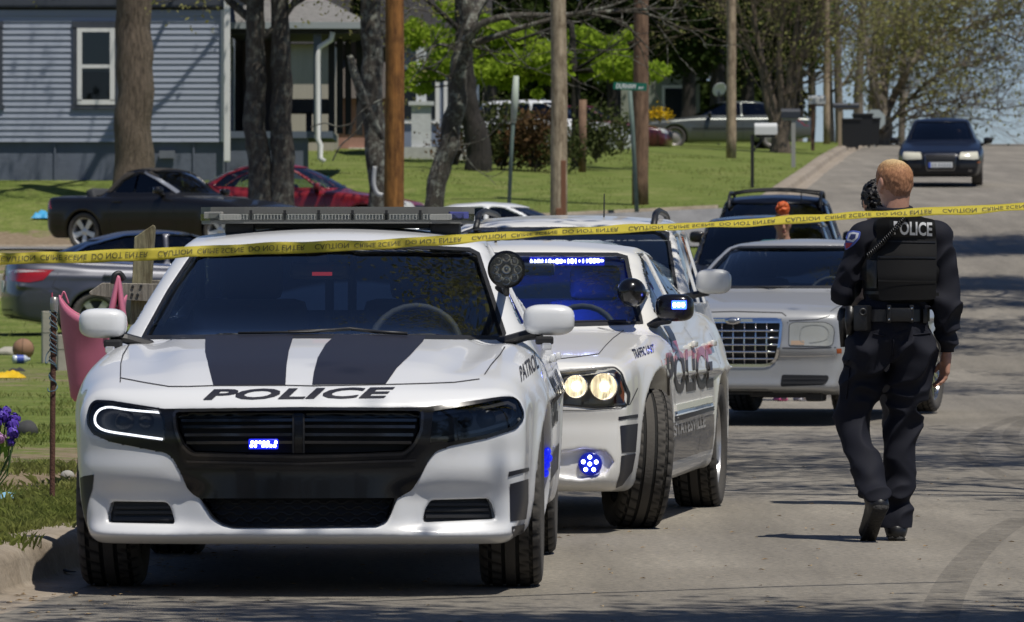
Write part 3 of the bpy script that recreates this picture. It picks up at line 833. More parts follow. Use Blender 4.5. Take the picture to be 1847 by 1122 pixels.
    for poly in (fogl, fogr):
        q = P('fog_pocket', poly, 'px', PLASTIC, 10, -.034, 0)
        ys_ = [p[1] for p in poly]; y0, y1 = min(ys_), max(ys_)
        for t in (.27, .5, .75):
            y = y0+(y1-y0)*t; xs_ = sorted(p[0] for p in poly); xa, xb = xs_[0]+6+(1-t)*4, xs_[-1]-8-(1-t)*4
            P('slat', [(xa,y-2.5),(xb,y-3),(xb,y+2),(xa,y+2.5)], 'px', PLASTIC, 12, -.018, .02, parent=q)
    # headlamps
    for poly, lit in ((hll, True), (hlr, False)):
        hb = P('headlight', poly, 'px', mat('headlamp_inner', (.012,.012,.014), .4), 8, -.036, 0)
        if lit:
            c.line('daytime_light', curve2([(288,743),(230,738),(198,733),(182,735.5),(172,744),(168.5,757),(174,769),(192,777.5),(240,785),(297,793)]), 4.2, 'px', DRL, step=4, off=-.008, parent=hb)
            cx, cy = 226, 762
        else:
            c.line('daytime_light', [(790,745),(880,733),(918,724),(930,730),(934,746),(920,762),(870,776),(790,792)], 6, 'px', mat('unlit_strip', (.05,.05,.055), .2, coat=.5), step=6, off=-.008, parent=hb)
            cx, cy = 873, 757
        for dx, rr in ((0, .036), (38 if lit else -36, .028)):
            pp, nn = c.cast('px', (cx+dx, cy))
            b = MB(); b.lathe([(rr*1.25, -.03), (rr*1.2, .0), (rr, .004), (rr*.8, .012), (rr*.4, .018), (0.001, .02)], 20, Matrix.Translation(pp+Vector((0,.035,0))) @ Matrix.Rotation(math.pi/2, 4, 'X'))
            b.build('lamp_projector', mat('projector_glass', (.02,.02,.024), .35), hb, True)
        P('lamp_lens', rnd_poly(poly, 5), 'px', LENS, 8, .001, 0, parent=hb)
    # blue grille strobe
    pp, nn = c.cast('px', (475, 801)); 
    b = MB(); b.box(pp+Vector((0,.005,0)), (.115,.03,.04), bevel=.006); t = b.build('strobe_light', mat('strobe_case', (.01,.01,.05), .3, emit=(.01,.02,.8), estr=1.2), g, True)
    b = MB()
    for k in range(7):
        for j in (0,1):
            if (k*3+j*5) % 7 == 6: continue
            b.sphere(pp+Vector((-.046+.0152*k+.004*j, -.012, -.007+.014*j)), (.0125,.008,.0125), u=8, v=6)
    b.build('led', BLUECORE, t, True)
    # hood stripes, shut lines, lettering
    P('hood_stripe', [(371,607),(530,604),(527,615),(521,634),(517,660),(515,694.5),(385,695.5),(376,660),(370,634),(370,620)], 'px', SATIN, 9, .0025, 0)
    P('hood_stripe', [(606,604),(768,606.5),(763,616),(741,640),(716,664),(696,692.5),(563,694.5),(566,672),(573,646),(587,622)], 'px', SATIN, 9, .0025, 0)
    c.text('lettering', 'POLICE', [(366,722),(708,718.5),(713,699),(370,703)], 'px', SATIN, off=.003, shear=.22, bold=.03)
    GAP = mat('panel_gap', (.03,.03,.035), .7)
    c.line('hood_gap', [(218,682),(263,690.7),(305,697.5),(340,697.5),(384,696),(516,695.5),(564,696.5),(697,694),(770,692),(820,690),(865,684)], 1.7, 'px', GAP, step=6, off=.0018)
    c.line('hood_gap', [(233,622),(222,640),(218,656),(217,690)], 2, 'px', GAP, step=6, off=.0018)
    c.line('hood_gap', [(914,620),(902,640),(886,658),(874,676)], 2, 'px', GAP, step=6, off=.0018)
    # corner vinyl
    c.patch('corner_decal', [(.16,.475),(.24,.46),(.5,.45),(.53,.30),(.50,.22),(.24,.22),(.21,.30)], 'side-', SATIN, .03, .003, 0)
    for pts in ([(917,851),(953,843),(953,850),(916,860)], [(919,873),(952,864),(952,905),(948,936),(920,941)], [(922,950),(946,945),(943,964),(926,974)]):
        P('corner_decal', pts, 'px', SATIN, 5, .003, 0)
    c.text('lettering', 'PATROL', [(940,690),(972,664),(966,634),(936,662)], 'px', SATIN, off=.003, bold=.02)
    # windshield band, wiper, cowl
    b = MB()
    pts = [c.cast('px', q)[0]+Vector((0,-.012,.012)) for q in ((735,607),(680,604),(632,598),(600,601),(520,604))]
    b.tube(pts, .008, 6); pts = [c.cast('px', q)[0]+Vector((0,-.012,.012)) for q in ((632,599),(560,604),(430,606))]; b.tube(pts, .006, 6)
    b.build('wiper', PLASTIC, c.root, True)
    wsp = sp['ws']
    c.line('windshield_seal', wsp+[wsp[0]], .016, 'front', PLASTIC, step=.03, off=.002)
    # mirrors
    for q, dims, sg in (((186,583), (.20,.15,.125), -1), ((990,577), (.215,.15,.13), 1)):
        lc = c.loc(*q, 24.05); t = c.mirror((lc.x, lc.y, lc.z), dims, WHITE, sg, bevel=.045)
        lc2 = c.loc(q[0]+(18 if sg < 0 else -8), q[1]+37, 24.0)
        b = MB(); b.box(lc2, (.075,.06,.035), bevel=.01); b.build('mirror_strobe', PLASTIC, t)
        b = MB(); b.box(lc2+Vector((.01*sg,-.02,-.025)), (.04,.03,.03), bevel=.008); b.build('strobe_lens', mat('strobe_lens', (.7,.7,.72), .1, metal=.6, emit=(.8,.85,1), estr=.8 if sg > 0 else .05), t)
    # spotlights at the pillar
    def spot(q, r, d, tilt, host):
        lc = c.loc(*q, d)
        M = Matrix.Translation(lc) @ Matrix.Rotation(tilt, 4, 'Z') @ Matrix.Rotation(math.pi/2, 4, 'X')
        b = MB(); b.lathe([(r*.2, -r*1.25), (r*.6, -r*1.1), (r*.92, -r*.6), (r*1.0, -.0), (r*1.02, .012), (r*.9, .014), (r*.88, .004)], 40, M)
        t = b.build('spotlight', BLACKP, c.root, True, sharp=50)
        b = MB(); b.lathe([(r*.88, 0), (r*.6, -.012), (.001, -.016)], 32, M); b.build('reflector', mat('spot_reflector', (.22,.22,.23), .25, metal=.6), t, True)
        b = MB()
        for k in range(9):
            a = 2*math.pi*k/8; rr = 0 if k == 8 else r*.58
            Mk = M @ Matrix.Translation((rr*math.cos(a), rr*math.sin(a), 0))
            b.lathe([(r*.27, .006), (r*.2, -.008), (.004, -.012)], 14, Mk)
        b.build('led_cup', mat('led_cup', (.75,.73,.70), .12, metal=1), t, True)
        b = MB(); b.disc(M @ Matrix.Translation((0,0,.010)), r*.9, 32); b.build('lens', LENS, t)
        return t, lc
    t, lc = spot((913,486), .077, 23.95, .10, None)
    foot, n = c.cast('px', (903, 524))
    b = MB(); b.tube([lc+Vector((0,.03,-.06)), lc+Vector((.0,.04,-.10)), foot+n*.03, foot], [.014,.013,.02,.03], 10); b.build('bracket', DARKMETAL, t, True)
    # light bar
    b = MB(); d = 25.2
    e0, e1 = c.loc(360,390,d), c.loc(858,388,d); Lb = (e1-e0).length; mid = (e0+e1)/2
    zt = c.loc(610,374,d).z; zb = c.loc(610,404,d).z
    hw_, dp = Lb/2, .17
    pl_ = [(-hw_,-.02),(-hw_+.05,-dp+.03),(-hw_+.20,-dp),(hw_-.20,-dp),(hw_-.05,-dp+.03),(hw_,-.02),(hw_,.06),(hw_-.1,dp-.02),(-hw_+.1,dp-.02),(-hw_,.06)]
    b.prism([(x*.99, y*.74) for x, y in pl_], .030, Matrix.Translation((mid.x, mid.y, zt-.030)))
    b.prism([(x*.985, y*.97) for x, y in pl_], .014, Matrix.Translation((mid.x, mid.y, zb)))
    lb = b.build('light_bar', mat('lightbar_grey', (.16,.16,.15), .45), c.root)
    b = MB(); b.prism([(x*.992, y*.985) for x, y in pl_], zt-.030-zb-.014, Matrix.Translation((mid.x, mid.y, zb+.014))); b.build('lens', LENS, lb)
    b = MB(); b.prism([(x*.96, y*.80) for x, y in pl_], zt-.032-zb-.016, Matrix.Translation((mid.x, mid.y, zb+.015))); b.build('lamp_core', mat('lightbar_core', (.22,.22,.21), .5), lb)
    for k in range(7):
        xx = mid.x + (k-3)*Lb*.122
        b = MB(); b.box((xx, mid.y-dp*.94, (zt+zb)/2-.008), (Lb*.106, .012, .026), bevel=.004)
        for j in range(9): b.box((xx-Lb*.047+j*Lb*.0118, mid.y-dp*.94-.006, (zt+zb)/2-.008), (.004,.006,.022))
        b.build('lamp_module', mat('lamp_module', (.42,.42,.39), .3, metal=.3), lb)
        if k < 6: b = MB(); b.box((xx+Lb*.061, mid.y-dp*.955, (zt+zb)/2), (.012,.006,zt-zb-.03)); b.build('divider', PLASTIC, lb)
    for sg in (-1, 1):
        b = MB(); b.box((mid.x+sg*(hw_-.07), mid.y-dp*.72, (zt+zb)/2), (.09,.02,.03), rot=rotz(sg*.45), bevel=.004); b.build('lamp_module', mat('blue_lens', (.10,.11,.35), .25, metal=.2) if sg > 0 else mat('clear_module', (.35,.34,.31), .3), lb)
        b = MB(); xx = mid.x+sg*(hw_-.16 if sg < 0 else hw_-.11); pr, n = c.cast('top', (xx, mid.y))
        b.box((xx-sg*.02, mid.y-.02, (zb+pr.z)/2-.005), (.13,.14,zb-pr.z+.03), bevel=.02); b.build('bar_foot', PLASTIC, lb, True, sharp=50)
    b = MB(); pr, n = c.cast('top', (mid.x, mid.y)); b.box((mid.x, mid.y, zb-.010), (Lb*.76, .10, .018)); b.build('bar_foot', PLASTIC, lb)
    # side graphics and doors
    for md in ('side+', 'side-'):
        c.patch('side_decal', [(1.5,.36),(3.55,.40),(3.55,.52),(1.5,.47)], md, SATIN, .08, .003, 0)
    c.text('lettering', 'POLICE', [(1.75,.60),(3.3,.62),(3.3,.86),(1.75,.84)], 'side+', SATIN, off=.003, bold=.03)
    c.text('lettering', 'POLICE', [(3.3,.62),(1.75,.60),(1.75,.84),(3.3,.86)], 'side-', SATIN, off=.003, bold=.03)
    c.doors([1.55, 2.88, 3.95], handles=(2.68, 3.75), hz=.90)
    # second car's blue strobe reflected in the side, made as glowing beads
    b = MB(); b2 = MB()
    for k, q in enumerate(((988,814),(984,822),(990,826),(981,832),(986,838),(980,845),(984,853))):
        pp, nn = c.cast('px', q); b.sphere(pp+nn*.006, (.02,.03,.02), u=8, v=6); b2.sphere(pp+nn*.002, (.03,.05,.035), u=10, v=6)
    st = b2.build('strobe_reflection', mat('blue_reflection', (.01,.02,.2), .2, emit=(.01,.02,.9), estr=.8), c.root, True); b.build('led', BLUECORE, st, True)
    # tail lamps
    c.patch('tail_light', [(-.75,.84),(.75,.84),(.75,.92),(-.75,.92)], 'rear', REDLENS, .08, .003, .012)
    # interior
    c.seats(y=2.25, x=.37, z=.44, wheel_side=1, dash=(1.62,.93))
    b = MB()
    for x in (-.62, -.05, .05, .62): b.tube([(x,3.0,.5),(x,3.0,1.38)], .022, 6)
    for z in (.95, 1.37): b.tube([(-.66,3.0,z),(.66,3.0,z)], .018, 6)
    b.build('partition', DARKMETAL, c.root)
    lc = c.loc(578,488,24.65)
    b = MB(); b.box(lc, (.26,.05,.075), bevel=.02); b.build('rearview_mirror', PLASTIC, c.root, True)
    b = MB(); b.box(c.loc(581,494,24.6), (.085,.015,.016)); b.build('red_tag', mat('red_tag', (.75,.05,.06), .5, emit=(.6,.05,.05), estr=.15), c.root)  # tag's red carries a faint glow of its own
    b = MB(); b.box(c.loc(573,468,24.66), (.09,.06,.06), bevel=.01); b.build('dash_camera', PLASTIC, c.root)
    return c
carA = charger_front()
# ------------------------------------------------------------------ the other vehicles
def sedan(**k):
    sp = dict(L=4.9, hw=.92, H=1.47, res=.03, yres=.04, paint=WHITE, bodyname='body',
        plan=[(0,.72),(.15,.82),(.5,.89),(1,.92),(2.4,.92),(3.9,.92),(4.5,.87),(4.9,.76)],
        side=[(.15,-.10),(.3,-.04),(.5,-.005),(.68,0),(.85,-.02),(.95,-.06),(1.1,-.12)],
        top=[(-.05,.66),(.05,.72),(.25,.78),(.7,.87),(1.3,.95),(1.8,.97),(3.8,1.0),(4.2,1.03),(4.8,1.02),(4.9,.96)],
        bot=[(0,.25),(.5,.20),(4.3,.22),(4.9,.32)], nose=[(.1,.14),(.25,.03),(.45,0),(.65,.02),(.8,.10)],
        tail=[(.2,.15),(.35,.02),(.6,0),(.9,.04),(1.1,.08)], nose_c=(.10,.14), k_top=.10, k_front=.07, crown=.05,
        wheels=[(.92,.36,.325),(3.72,.36,.325)], roof=[(1.1,.87),(1.3,.95),(1.75,1.20),(2.1,1.37),(2.4,1.44),(2.8,1.465),(3.3,1.43),(3.7,1.31),(4.25,1.03),(4.4,.95)],
        roofmid=2.75, belt=.95, wg=.80, tumble=.42, gplan=.02, rcrown=.05, k_roof=.07, hollow=True, cabin=(1.55,3.9), floor=.42, glass=GLASSD,
        ws=[(-.68,1.00),(.68,1.00),(.54,1.36),(-.54,1.36)], rw=[(-.60,1.06),(.60,1.06),(.50,1.33),(-.50,1.33)],
        side_win=[[(1.84,1.0),(2.68,1.0),(2.68,1.37),(2.48,1.36),(2.2,1.24)],[(2.76,1.0),(3.75,1.03),(3.55,1.22),(3.2,1.34),(2.76,1.37)]])
    sp.update(k); return sp
def dress(c, head=None, grille=None, tail=None, plate=None, mirrors=None, handles=(2.5,3.45), seams=(1.62,2.72,3.6), hm=None, headm=None, grm=None, step=.07, style='five', rimmat=None, detail=0, fog=None, low=None, wheel=None):
    headm = headm or mat('pale_headlamp', (.55,.56,.52), .15, coat=.6)
    c.wheels(detail=detail, style=style, rimmat=rimmat, tread=bool(detail), **(wheel or {}))
    c.panes()
    if grille: c.patch('grille', rnd_poly(grille, .02), 'front', grm or PLASTIC, step, .004, .012)
    if low: c.patch('lower_intake', rnd_poly(low, .02), 'front', PLASTIC, step, .004, .012)
    if head:
        for sg in (-1, 1): c.patch('headlight', rnd_poly([(sg*x, z) for x, z in head], .02), 'front', headm, min(step, .04), .012, .02)
    if tail:
        for sg in (-1, 1): c.patch('tail_light', rnd_poly([(sg*x, z) for x, z in tail], .02), 'rear', REDLENS, step, .006, .014)
    if fog:
        for sg in (-1, 1): c.patch('fog_light', [(sg*x, z) for x, z in fog], 'front', headm, step, .006, .014)
    if mirrors:
        x, y, z, d, m = mirrors
        for sg in (-1, 1): c.mirror((sg*x, y, z), d, m, sg)
    c.doors(seams, handles=handles, hm=hm, hz=c.sp['belt']-.10)
    c.seats(y=2.2, x=.34, z=.36, dash=(1.5,.86))

# --- second patrol sedan, wheels turned, lamps lit
def charger_back():
    lx, ly, yaw = -.285, 28.65, -.137
    tmp = (Matrix.Translation((lx, ly, 0)) @ Matrix.Rotation(yaw, 4, 'Z')).inverted()
    def pz(pts, d): return [(lambda q: (q.x, q.z))(tmp @ at(x, y, d)) for x, y in pts]
    hl = [(.46,.655),(.47,.80),(.62,.815),(.78,.83),(.815,.80),(.845,.70),(.842,.64),(.70,.63)]
    sp = sedan(L=5.08, hw=.945, H=1.51, res=.0125, fres=.010, flen=.42, yres=.02, paint=WHITE2,
        plan=[(0,.80),(.1,.83),(.3,.855),(.57,.868),(.75,.90),(.97,.935),(2.5,.93),(3.4,.925),(4.03,.935),(4.6,.91),(5.08,.84)],
        side=[(.15,-.08),(.25,-.03),(.40,-.005),(.55,0),(.75,0),(.88,-.015),(.97,-.05),(1.1,-.11)],
        top=[(-.05,.80),(.04,.845),(.12,.872),(.3,.90),(.8,.955),(1.25,1.0),(1.45,1.02),(2.5,1.03),(3.6,1.08),(4.2,1.13),(4.9,1.13),(5.08,1.07)],
        bot=[(0,.215),(.5,.20),(4.4,.24),(5.08,.33)], nose=[(.1,.16),(.2,.07),(.25,.01),(.32,0),(.50,.01),(.56,.02),(.64,.01),(.80,.02),(.88,.07)],
        tail=[(.2,.15),(.35,.02),(.6,0),(.9,.03),(1.1,.06)], nose_c=(.09,.13), k_top=.09, k_front=.045, crown=.05,
        wheels=[(.97,.455,.358),(4.02,.41,.358)], flare=.012,
        roof=[(1.15,.92),(1.33,1.02),(1.75,1.23),(2.1,1.385),(2.35,1.46),(2.75,1.495),(3.2,1.475),(3.6,1.41),(4.35,1.16),(4.6,1.05)],
        roofmid=2.85, belt=1.02, wg=.835, tumble=.50, gplan=.010, k_roof=.05, cabin=(1.6,4.1), floor=.45, glass=GLASS,
        ws=[(-.735,1.045),(-.4,1.035),(.4,1.035),(.735,1.045),(.575,1.395),(.52,1.41),(-.52,1.41),(-.575,1.395)], rw=[(-.60,1.18),(.60,1.18),(.50,1.38),(-.50,1.38)],
        side_win=[[(1.95,1.09),(2.80,1.09),(2.80,1.42),(2.58,1.41),(2.3,1.29)],[(2.88,1.09),(3.80,1.15),(3.6,1.29),(3.3,1.38),(2.88,1.42)]],
        creases=[(1.5,3.5,.555,.565,.018)],
        carve=[([(s*x, z) for x, z in hl], .035) for s in (-1, 1)]+[([(s*x, z) for x, z in [(.46,.30),(.48,.40),(.64,.425),(.745,.41),(.78,.36),(.745,.30),(.62,.275)]], .035) for s in (-1, 1)] + [([(-.38,.56),(.38,.56),(.42,.82),(-.42,.82)], .04)])
    c = Car('police_car', (lx, ly, 0), yaw, 0, sp, 'white traffic unit police sedan with blue windshield light strip and front wheels turned', 'police car', 'police vehicles parked along the kerb')
    # wheels: front pair turned
    for (wy, ra, rw), st, cb in ((sp['wheels'][0], -.30, .07), (sp['wheels'][1], 0, 0)):
        for sd in '+-': c.wheel(wy, rw, sd, wid=.25, rim=.245, style='five', steer=-st, camber=cb, outer=.925)
    b = MB()
    for (wy, ra, rw) in sp['wheels']:
        for sg in (-1, 1): well(b, sg*(sp['hw']-.17), wy, rw, ra+.006, sg)
    b.box((0, 2.5, .30), (1.5, 4.2, .16)); b.build('underbody', DARKIN, c.root)
    c.panes()
    c.patch('grille', rnd_poly([(-.38,.56),(.38,.56),(.42,.82),(-.42,.82)], .03), 'front', PLASTIC, .05, -.03, 0)
    for sg in (-1, 1):
        hp = [(sg*x, z) for x, z in hl]
        h = c.patch('headlight', rnd_poly(hp, .015), 'front', mat('headlamp_bowl', (.16,.15,.13), .35, metal=.3), .03, -.028, 0)
        for xx, r in ((.600, .056), (.735, .066)):
            p, n = c.cast('front', (sg*xx, .735)); M = Matrix.Translation(p+Vector((0,.004,0))) @ Matrix.Rotation(math.pi/2, 4, 'X')
            b = MB(); b.lathe([(r, .014), (r*.85, 0), (r*.5, -.012), (.001, -.018)], 24, M); b.build('reflector', WARMLAMP if True else CHROME, h, True)
            b = MB(); b.sphere(p+Vector((0,.014,0)), (.045,.02,.045)); b.build('bulb', mat('bulb', (1,1,1), .2, emit=(1,.93,.75), estr=4), h, True)
            b = MB(); b.lathe([(r*1.08, .008), (r*1.02, .016), (r*.98, .008)], 24, M); b.build('lamp_ring', CHROME, h, True)
        c.patch('turn_signal', rnd_poly([(sg*x, z) for x, z in [(.785,.65),(.79,.815),(.806,.805),(.834,.70),(.832,.65)]], .008), 'front', mat('brown_amber', (.16,.045,.015), .3), .03, -.004, .01, parent=h)
        c.patch('lamp_lens', rnd_poly(hp, .015), 'front', LENS, .04, .001, 0, parent=h)
        c.line('lamp_seal', rnd_poly(hp, .015)+[hp[0]], .008, 'front', PLASTIC, step=.03, off=.002, parent=h)
        p, n = c.cast('front', (sg*.668, .350)); M = Matrix.Translation(p+Vector((0,.020,0))) @ Matrix.Rotation(math.pi/2, 4, 'X')
        b = MB(); b.lathe([(.058, -.02), (.058, .012), (.05, .014), (.001, .010)], 24, M); fl = b.build('fog_strobe', mat('blue_fog', (.01,.02,.2), .2, emit=(.01,.02,.9), estr=.16), c.root, True)
        b = MB()
        for k in range(6):
            a = 2*math.pi*k/5+.3; r = 0 if k == 5 else .034
            b.sphere(M @ Vector((r*math.cos(a), r*math.sin(a), .016)), (.021,.014,.021), u=10, v=6)
        b.build('led', BLUECORE, fl, True)
    GAP = MATS['panel_gap']
    c.line('hood_gap', [(1000,648.5),(1040,644),(1080,638.5),(1092,624),(1106,610),(1125,596)], 1.4, 'px', GAP, step=6, off=.0018)
    c.line('bumper_gap', [(1005,740.5),(1060,740),(1120,736),(1136,729),(1150,700)], 1.4, 'px', GAP, step=6, off=.0018)
    for pts in ([(1115,752),(1150,747),(1150,753),(1116,758)], [(1118,768),(1150,764),(1146,815),(1121,817)], [(1120,822),(1146,818),(1140,850),(1122,875),(1110,880),(1118,850)]):
        c.patch('corner_decal', pts, 'px', SATIN, 5, .003, 0)
    c.line('windshield_seal', [tuple(q) for q in sp['ws']]+[sp['ws'][0]], .018, 'front', PLASTIC, step=.06, off=.003)
    b = MB(); pts = [c.cast('front', q)[0]+Vector((0,-.02,.01)) for q in ((-.6,1.04),(0,1.035),(.66,1.045))]; b.tube(pts, .009, 6); b.build('wiper', PLASTIC, c.root, True)
    # side graphics
    GREY = mat('grey_vinyl', (.055,.047,.046), .45); REDV = mat('red_vinyl', (.42,.035,.05), .3, coat=.5); TAUPE = mat('taupe_vinyl', (.17,.155,.14), .35, coat=.5)
    o = c.text('lettering', 'POLICE', [(1204,714),(1286,699),(1283,621),(1201,636)], 'px', [GREY, REDV], off=.004, bold=.035)
    V = text_mesh('POLICE', bold=.035)
    c.patch('painted_reflection', [(1192,650),(1240,634),(1283,618),(1283,627),(1240,644),(1194,660)], 'px', mat('pink_reflection', (.62,.36,.35), .3), 6, .0015, 0)  # pinkish reflection painted as a flat patch behind the letters
    qs = [(1201,636),(1283,621)]
    me = o.data
    for pgn in me.polygons:
        ctr = c.M @ pgn.center; px = CX+ctr.x/ctr.y*F; py = HOR-(ctr.z-CAMZ)/ctr.y*F
        u = (px-1201)/82; v = (py-(636-15*u))/78
        pgn.material_index = 1 if v < (.08+.32*u) else 0
    c.patch('stripe', [(1196,588),(1206,588),(1215,603),(1219,614),(1210,617),(1204,602)], 'px', mat('navy_vinyl', (.03,.035,.06), .3), 5, .003, 0)
    c.patch('stripe', [(1210,617),(1219,614),(1224,632),(1214,636)], 'px', REDV, 5, .003, 0)
    c.text('lettering', 'TRAFFIC UNIT', [(1145,648),(1180,636),(1178,621),(1139,631)], 'px', SATIN, off=.003, bold=.02)
    c.patch('side_moulding', [(1.50,.585),(3.50,.60),(3.50,.635),(1.50,.62)], 'side+', WHITE2, .08, .014, .03)
    c.patch('side_moulding', [(1.50,.585),(3.50,.60),(3.50,.635),(1.50,.62)], 'side-', WHITE2, .08, .014, .03)
    for md in ('side+', 'side-'):
        c.patch('side_decal', [(1.44,.535),(3.56,.56),(3.56,.58),(1.44,.562)], md, SATIN, .08, .003, 0)
        c.patch('side_decal', [(1.44,.32),(3.56,.34),(3.56,.535),(1.44,.51)], md, TAUPE, .08, .003, 0)
        c.patch('side_decal', [(1.44,.275),(3.56,.29),(3.56,.31),(1.44,.295)], md, mat('pale_vinyl', (.45,.44,.42), .35), .08, .003, 0)
    c.text('lettering', 'STATESVILLE', [(1214,786),(1270,770),(1269,745),(1213,762)], 'px', mat('pale_letters', (.45,.44,.42), .35), off=.010, bold=.02)
    c.doors([1.52, 2.86, 3.85], handles=(2.66, 3.66), hz=.92, hm=WHITE2)
    # mirrors (black) with blue strobe, spotlight seen from behind
    lc = c.loc(1217,555,30.25); t = c.mirror(tuple(lc), (.20,.17,.145), BLACKP, 1)
    b = MB(); q = c.loc(1225,550,30.14); b.box(q+Vector((0,.0,0)), (.075,.03,.045), bevel=.006); st = b.build('mirror_strobe', BLUELED, t, True)
    b = MB(); [b.sphere(q+Vector((-.022+.022*k,-.016,0)), (.02,.01,.026), u=8, v=6) for k in range(3)]; b.build('led', BLUECORE, st, True)
    lq = c.loc(1217,555,30.25); c.mirror((-lq.x, lq.y, lq.z), (.20,.17,.145), BLACKP, -1)
    lc = c.loc(1138,526,30.1)
    b = MB(); M = Matrix.Translation(lc) @ Matrix.Rotation(math.pi/2-.15, 4, 'X') @ Matrix.Rotation(0, 4, 'Z')
    b.lathe([(.001, .072), (.03, .066), (.055, .045), (.07, .015), (.076, -.02), (.076, -.05), (.06, -.055), (.001, -.055)], 32, M)
    sp_ = b.build('spotlight', BLACKP, c.root, True, sharp=50)
    foot, n = c.cast('px', (1163, 532))
    b = MB(); b.tube([lc+Vector((.05,.02,0)), foot+n*.02, foot], [.014,.016,.022], 10); b.build('bracket', CHROME, sp_, True)
    # light strip behind the glass
    a, e = (c.cast('px', q, c.bvg)[0]+Vector((0,.055,0)) for q in ((952,472),(1086,470)))
    b = MB(); mid = (a+e)/2; ang = math.atan2(e.y-a.y, e.x-a.x); b.box(mid+Vector((0,.03,0)), ((e-a).length, .03, .045), rot=rotz(ang), bevel=.006); ls = b.build('light_strip', mat('strip_case', (.01,.02,.2), .3, emit=(.01,.02,.9), estr=.6), c.root)
    b = MB(); n_ = 20
    rr = random.Random(3)
    for k in range(n_):
        q = a.lerp(e, (k+.5)/n_); w_ = rr.choice([.010,.014,.022,.026]); b.sphere(q+Vector((0,.008,0)), (w_*.9,.008,rr.choice([.016,.024,.028])), u=8, v=6)
    b.build('led', mat('strip_led', (.6,.6,1), .3, emit=(.55,.6,1), estr=9), ls, True)
    lt = bpy.data.lights.new('strobe_glow', 'SPOT'); lt.energy = 45; lt.spot_size = 2.0; lt.spot_blend = .6; lt.color = (.03,.08,1); lt.shadow_soft_size = .25; lo = bpy.data.objects.new('strobe_glow', lt); COL.objects.link(lo); lo.parent = c.root; lo.location = (.18, 2.3, 1.30); lo.rotation_euler = (.75, 0, 0)
    c.seats(y=2.3, x=.37, z=.44, dash=(1.66,.93))
    b = MB(); b.box((.1, 2.15, 1.33), (.24,.05,.07), bevel=.02); b.build('rearview_mirror', PLASTIC, c.root, True)
    b = MB(); b.tube([c.cast('top', (-.16, 2.6))[0], c.cast('top', (-.16, 2.6))[0]+Vector((0,.03,.075))], [.008,.004], 6); b.build('antenna', PLASTIC, c.root)
    c.patch('tail_light', [(-.80,.86),(-.40,.86),(-.40,1.0),(-.80,1.0)], 'rear', REDLENS, .08, .003, .012); c.patch('tail_light', [(.40,.86),(.80,.86),(.80,1.0),(.40,1.0)], 'rear', REDLENS, .08, .003, .012)
    return c
carB = charger_back()

# --- white van behind
def van():
    sp = sedan(L=5.1, hw=.98, H=1.78, res=.022, yres=.04, fres=.02, flen=.3, paint=WHITE2,
        plan=[(0,.80),(.2,.90),(.6,.95),(1,.98),(4.4,.97),(5.1,.90)],
        side=[(.15,-.10),(.3,-.03),(.5,0),(.8,0),(1.0,-.03),(1.2,-.08)],
        top=[(-.05,.80),(.05,.88),(.2,.95),(.6,1.03),(1.0,1.09),(1.4,1.12),(4.9,1.12),(5.1,1.1)], nose=[(.1,.14),(.25,.02),(.6,0),(.8,.04),(.95,.1)],
        wheels=[(.93,.385,.345),(4.0,.385,.345)], tail=[(.2,.12),(.4,.0),(1.2,.02)],
        roof=[(.8,1.0),(1.0,1.10),(1.5,1.43),(1.9,1.64),(2.25,1.72),(3,1.76),(4.3,1.75),(4.8,1.70),(4.95,1.5),(5.05,1.0)], roofmid=3.0, belt=1.10, wg=.92, tumble=.30, gplan=.01, k_roof=.07, rcrown=.03, cabin=(1.3,4.8), wscurve=.18,
        ws=[(-.80,1.16),(.80,1.16),(.70,1.62),(.62,1.65),(-.62,1.65),(-.70,1.62)], rw=[(-.7,1.15),(.7,1.15),(.62,1.6),(-.62,1.6)],
        side_win=[[(1.62,1.16),(2.55,1.16),(2.55,1.60),(2.25,1.60),(1.98,1.47)],[(2.65,1.16),(3.75,1.16),(3.75,1.61),(2.65,1.61)],[(3.85,1.16),(4.75,1.18),(4.65,1.58),(3.85,1.61)]], glass=GLASS)
    c = Car('police_van', (.20, 36.7, 0), -.07, 0, sp, 'white van with roof rails standing behind the traffic unit sedan', 'van', 'police vehicles parked along the kerb')
    dress(c, head=[(.50,.70),(.52,.84),(.84,.92),(.88,.76)], grille=[(-.45,.66),(.45,.66),(.48,.84),(-.48,.84)], tail=[(.75,.8),(.9,.8),(.88,1.1),(.78,1.1)], handles=(2.4,2.9), seams=(1.45,2.6,3.8))
    for o in list(c.root.children):
        if o.name.startswith('side_mirror'): pass
    lc = c.loc(1287,508,38.0)
    for sg in (1, -1): c.mirror((sg*lc.x, lc.y, lc.z), (.235,.14,.165), WHITE2, sg, bevel=.05)
    for sg in (-1, 1):
        b = MB(); pts = []
        for y in np.linspace(2.2, 4.6, 9):
            p, n = c.cast('top', (sg*.60, float(y))); pts.append(p+Vector((0,0,.055 if .1 < (y-2.2)/2.4 < .9 else .0)))
        b.tube(pts, .022, 8); b.build('roof_rail', PLASTIC, c.root, True)
    c.line('windshield_seal', [tuple(q) for q in sp['ws']]+[sp['ws'][0]], .02, 'front', PLASTIC, step=.08, off=.003)
    b = MB(); p, n = c.cast('top', (.24, 2.7)); b.tube([p, p+Vector((0,.03,.16))], [.006,.004], 6); b.build('antenna', PLASTIC, c.root)
    return c
van()

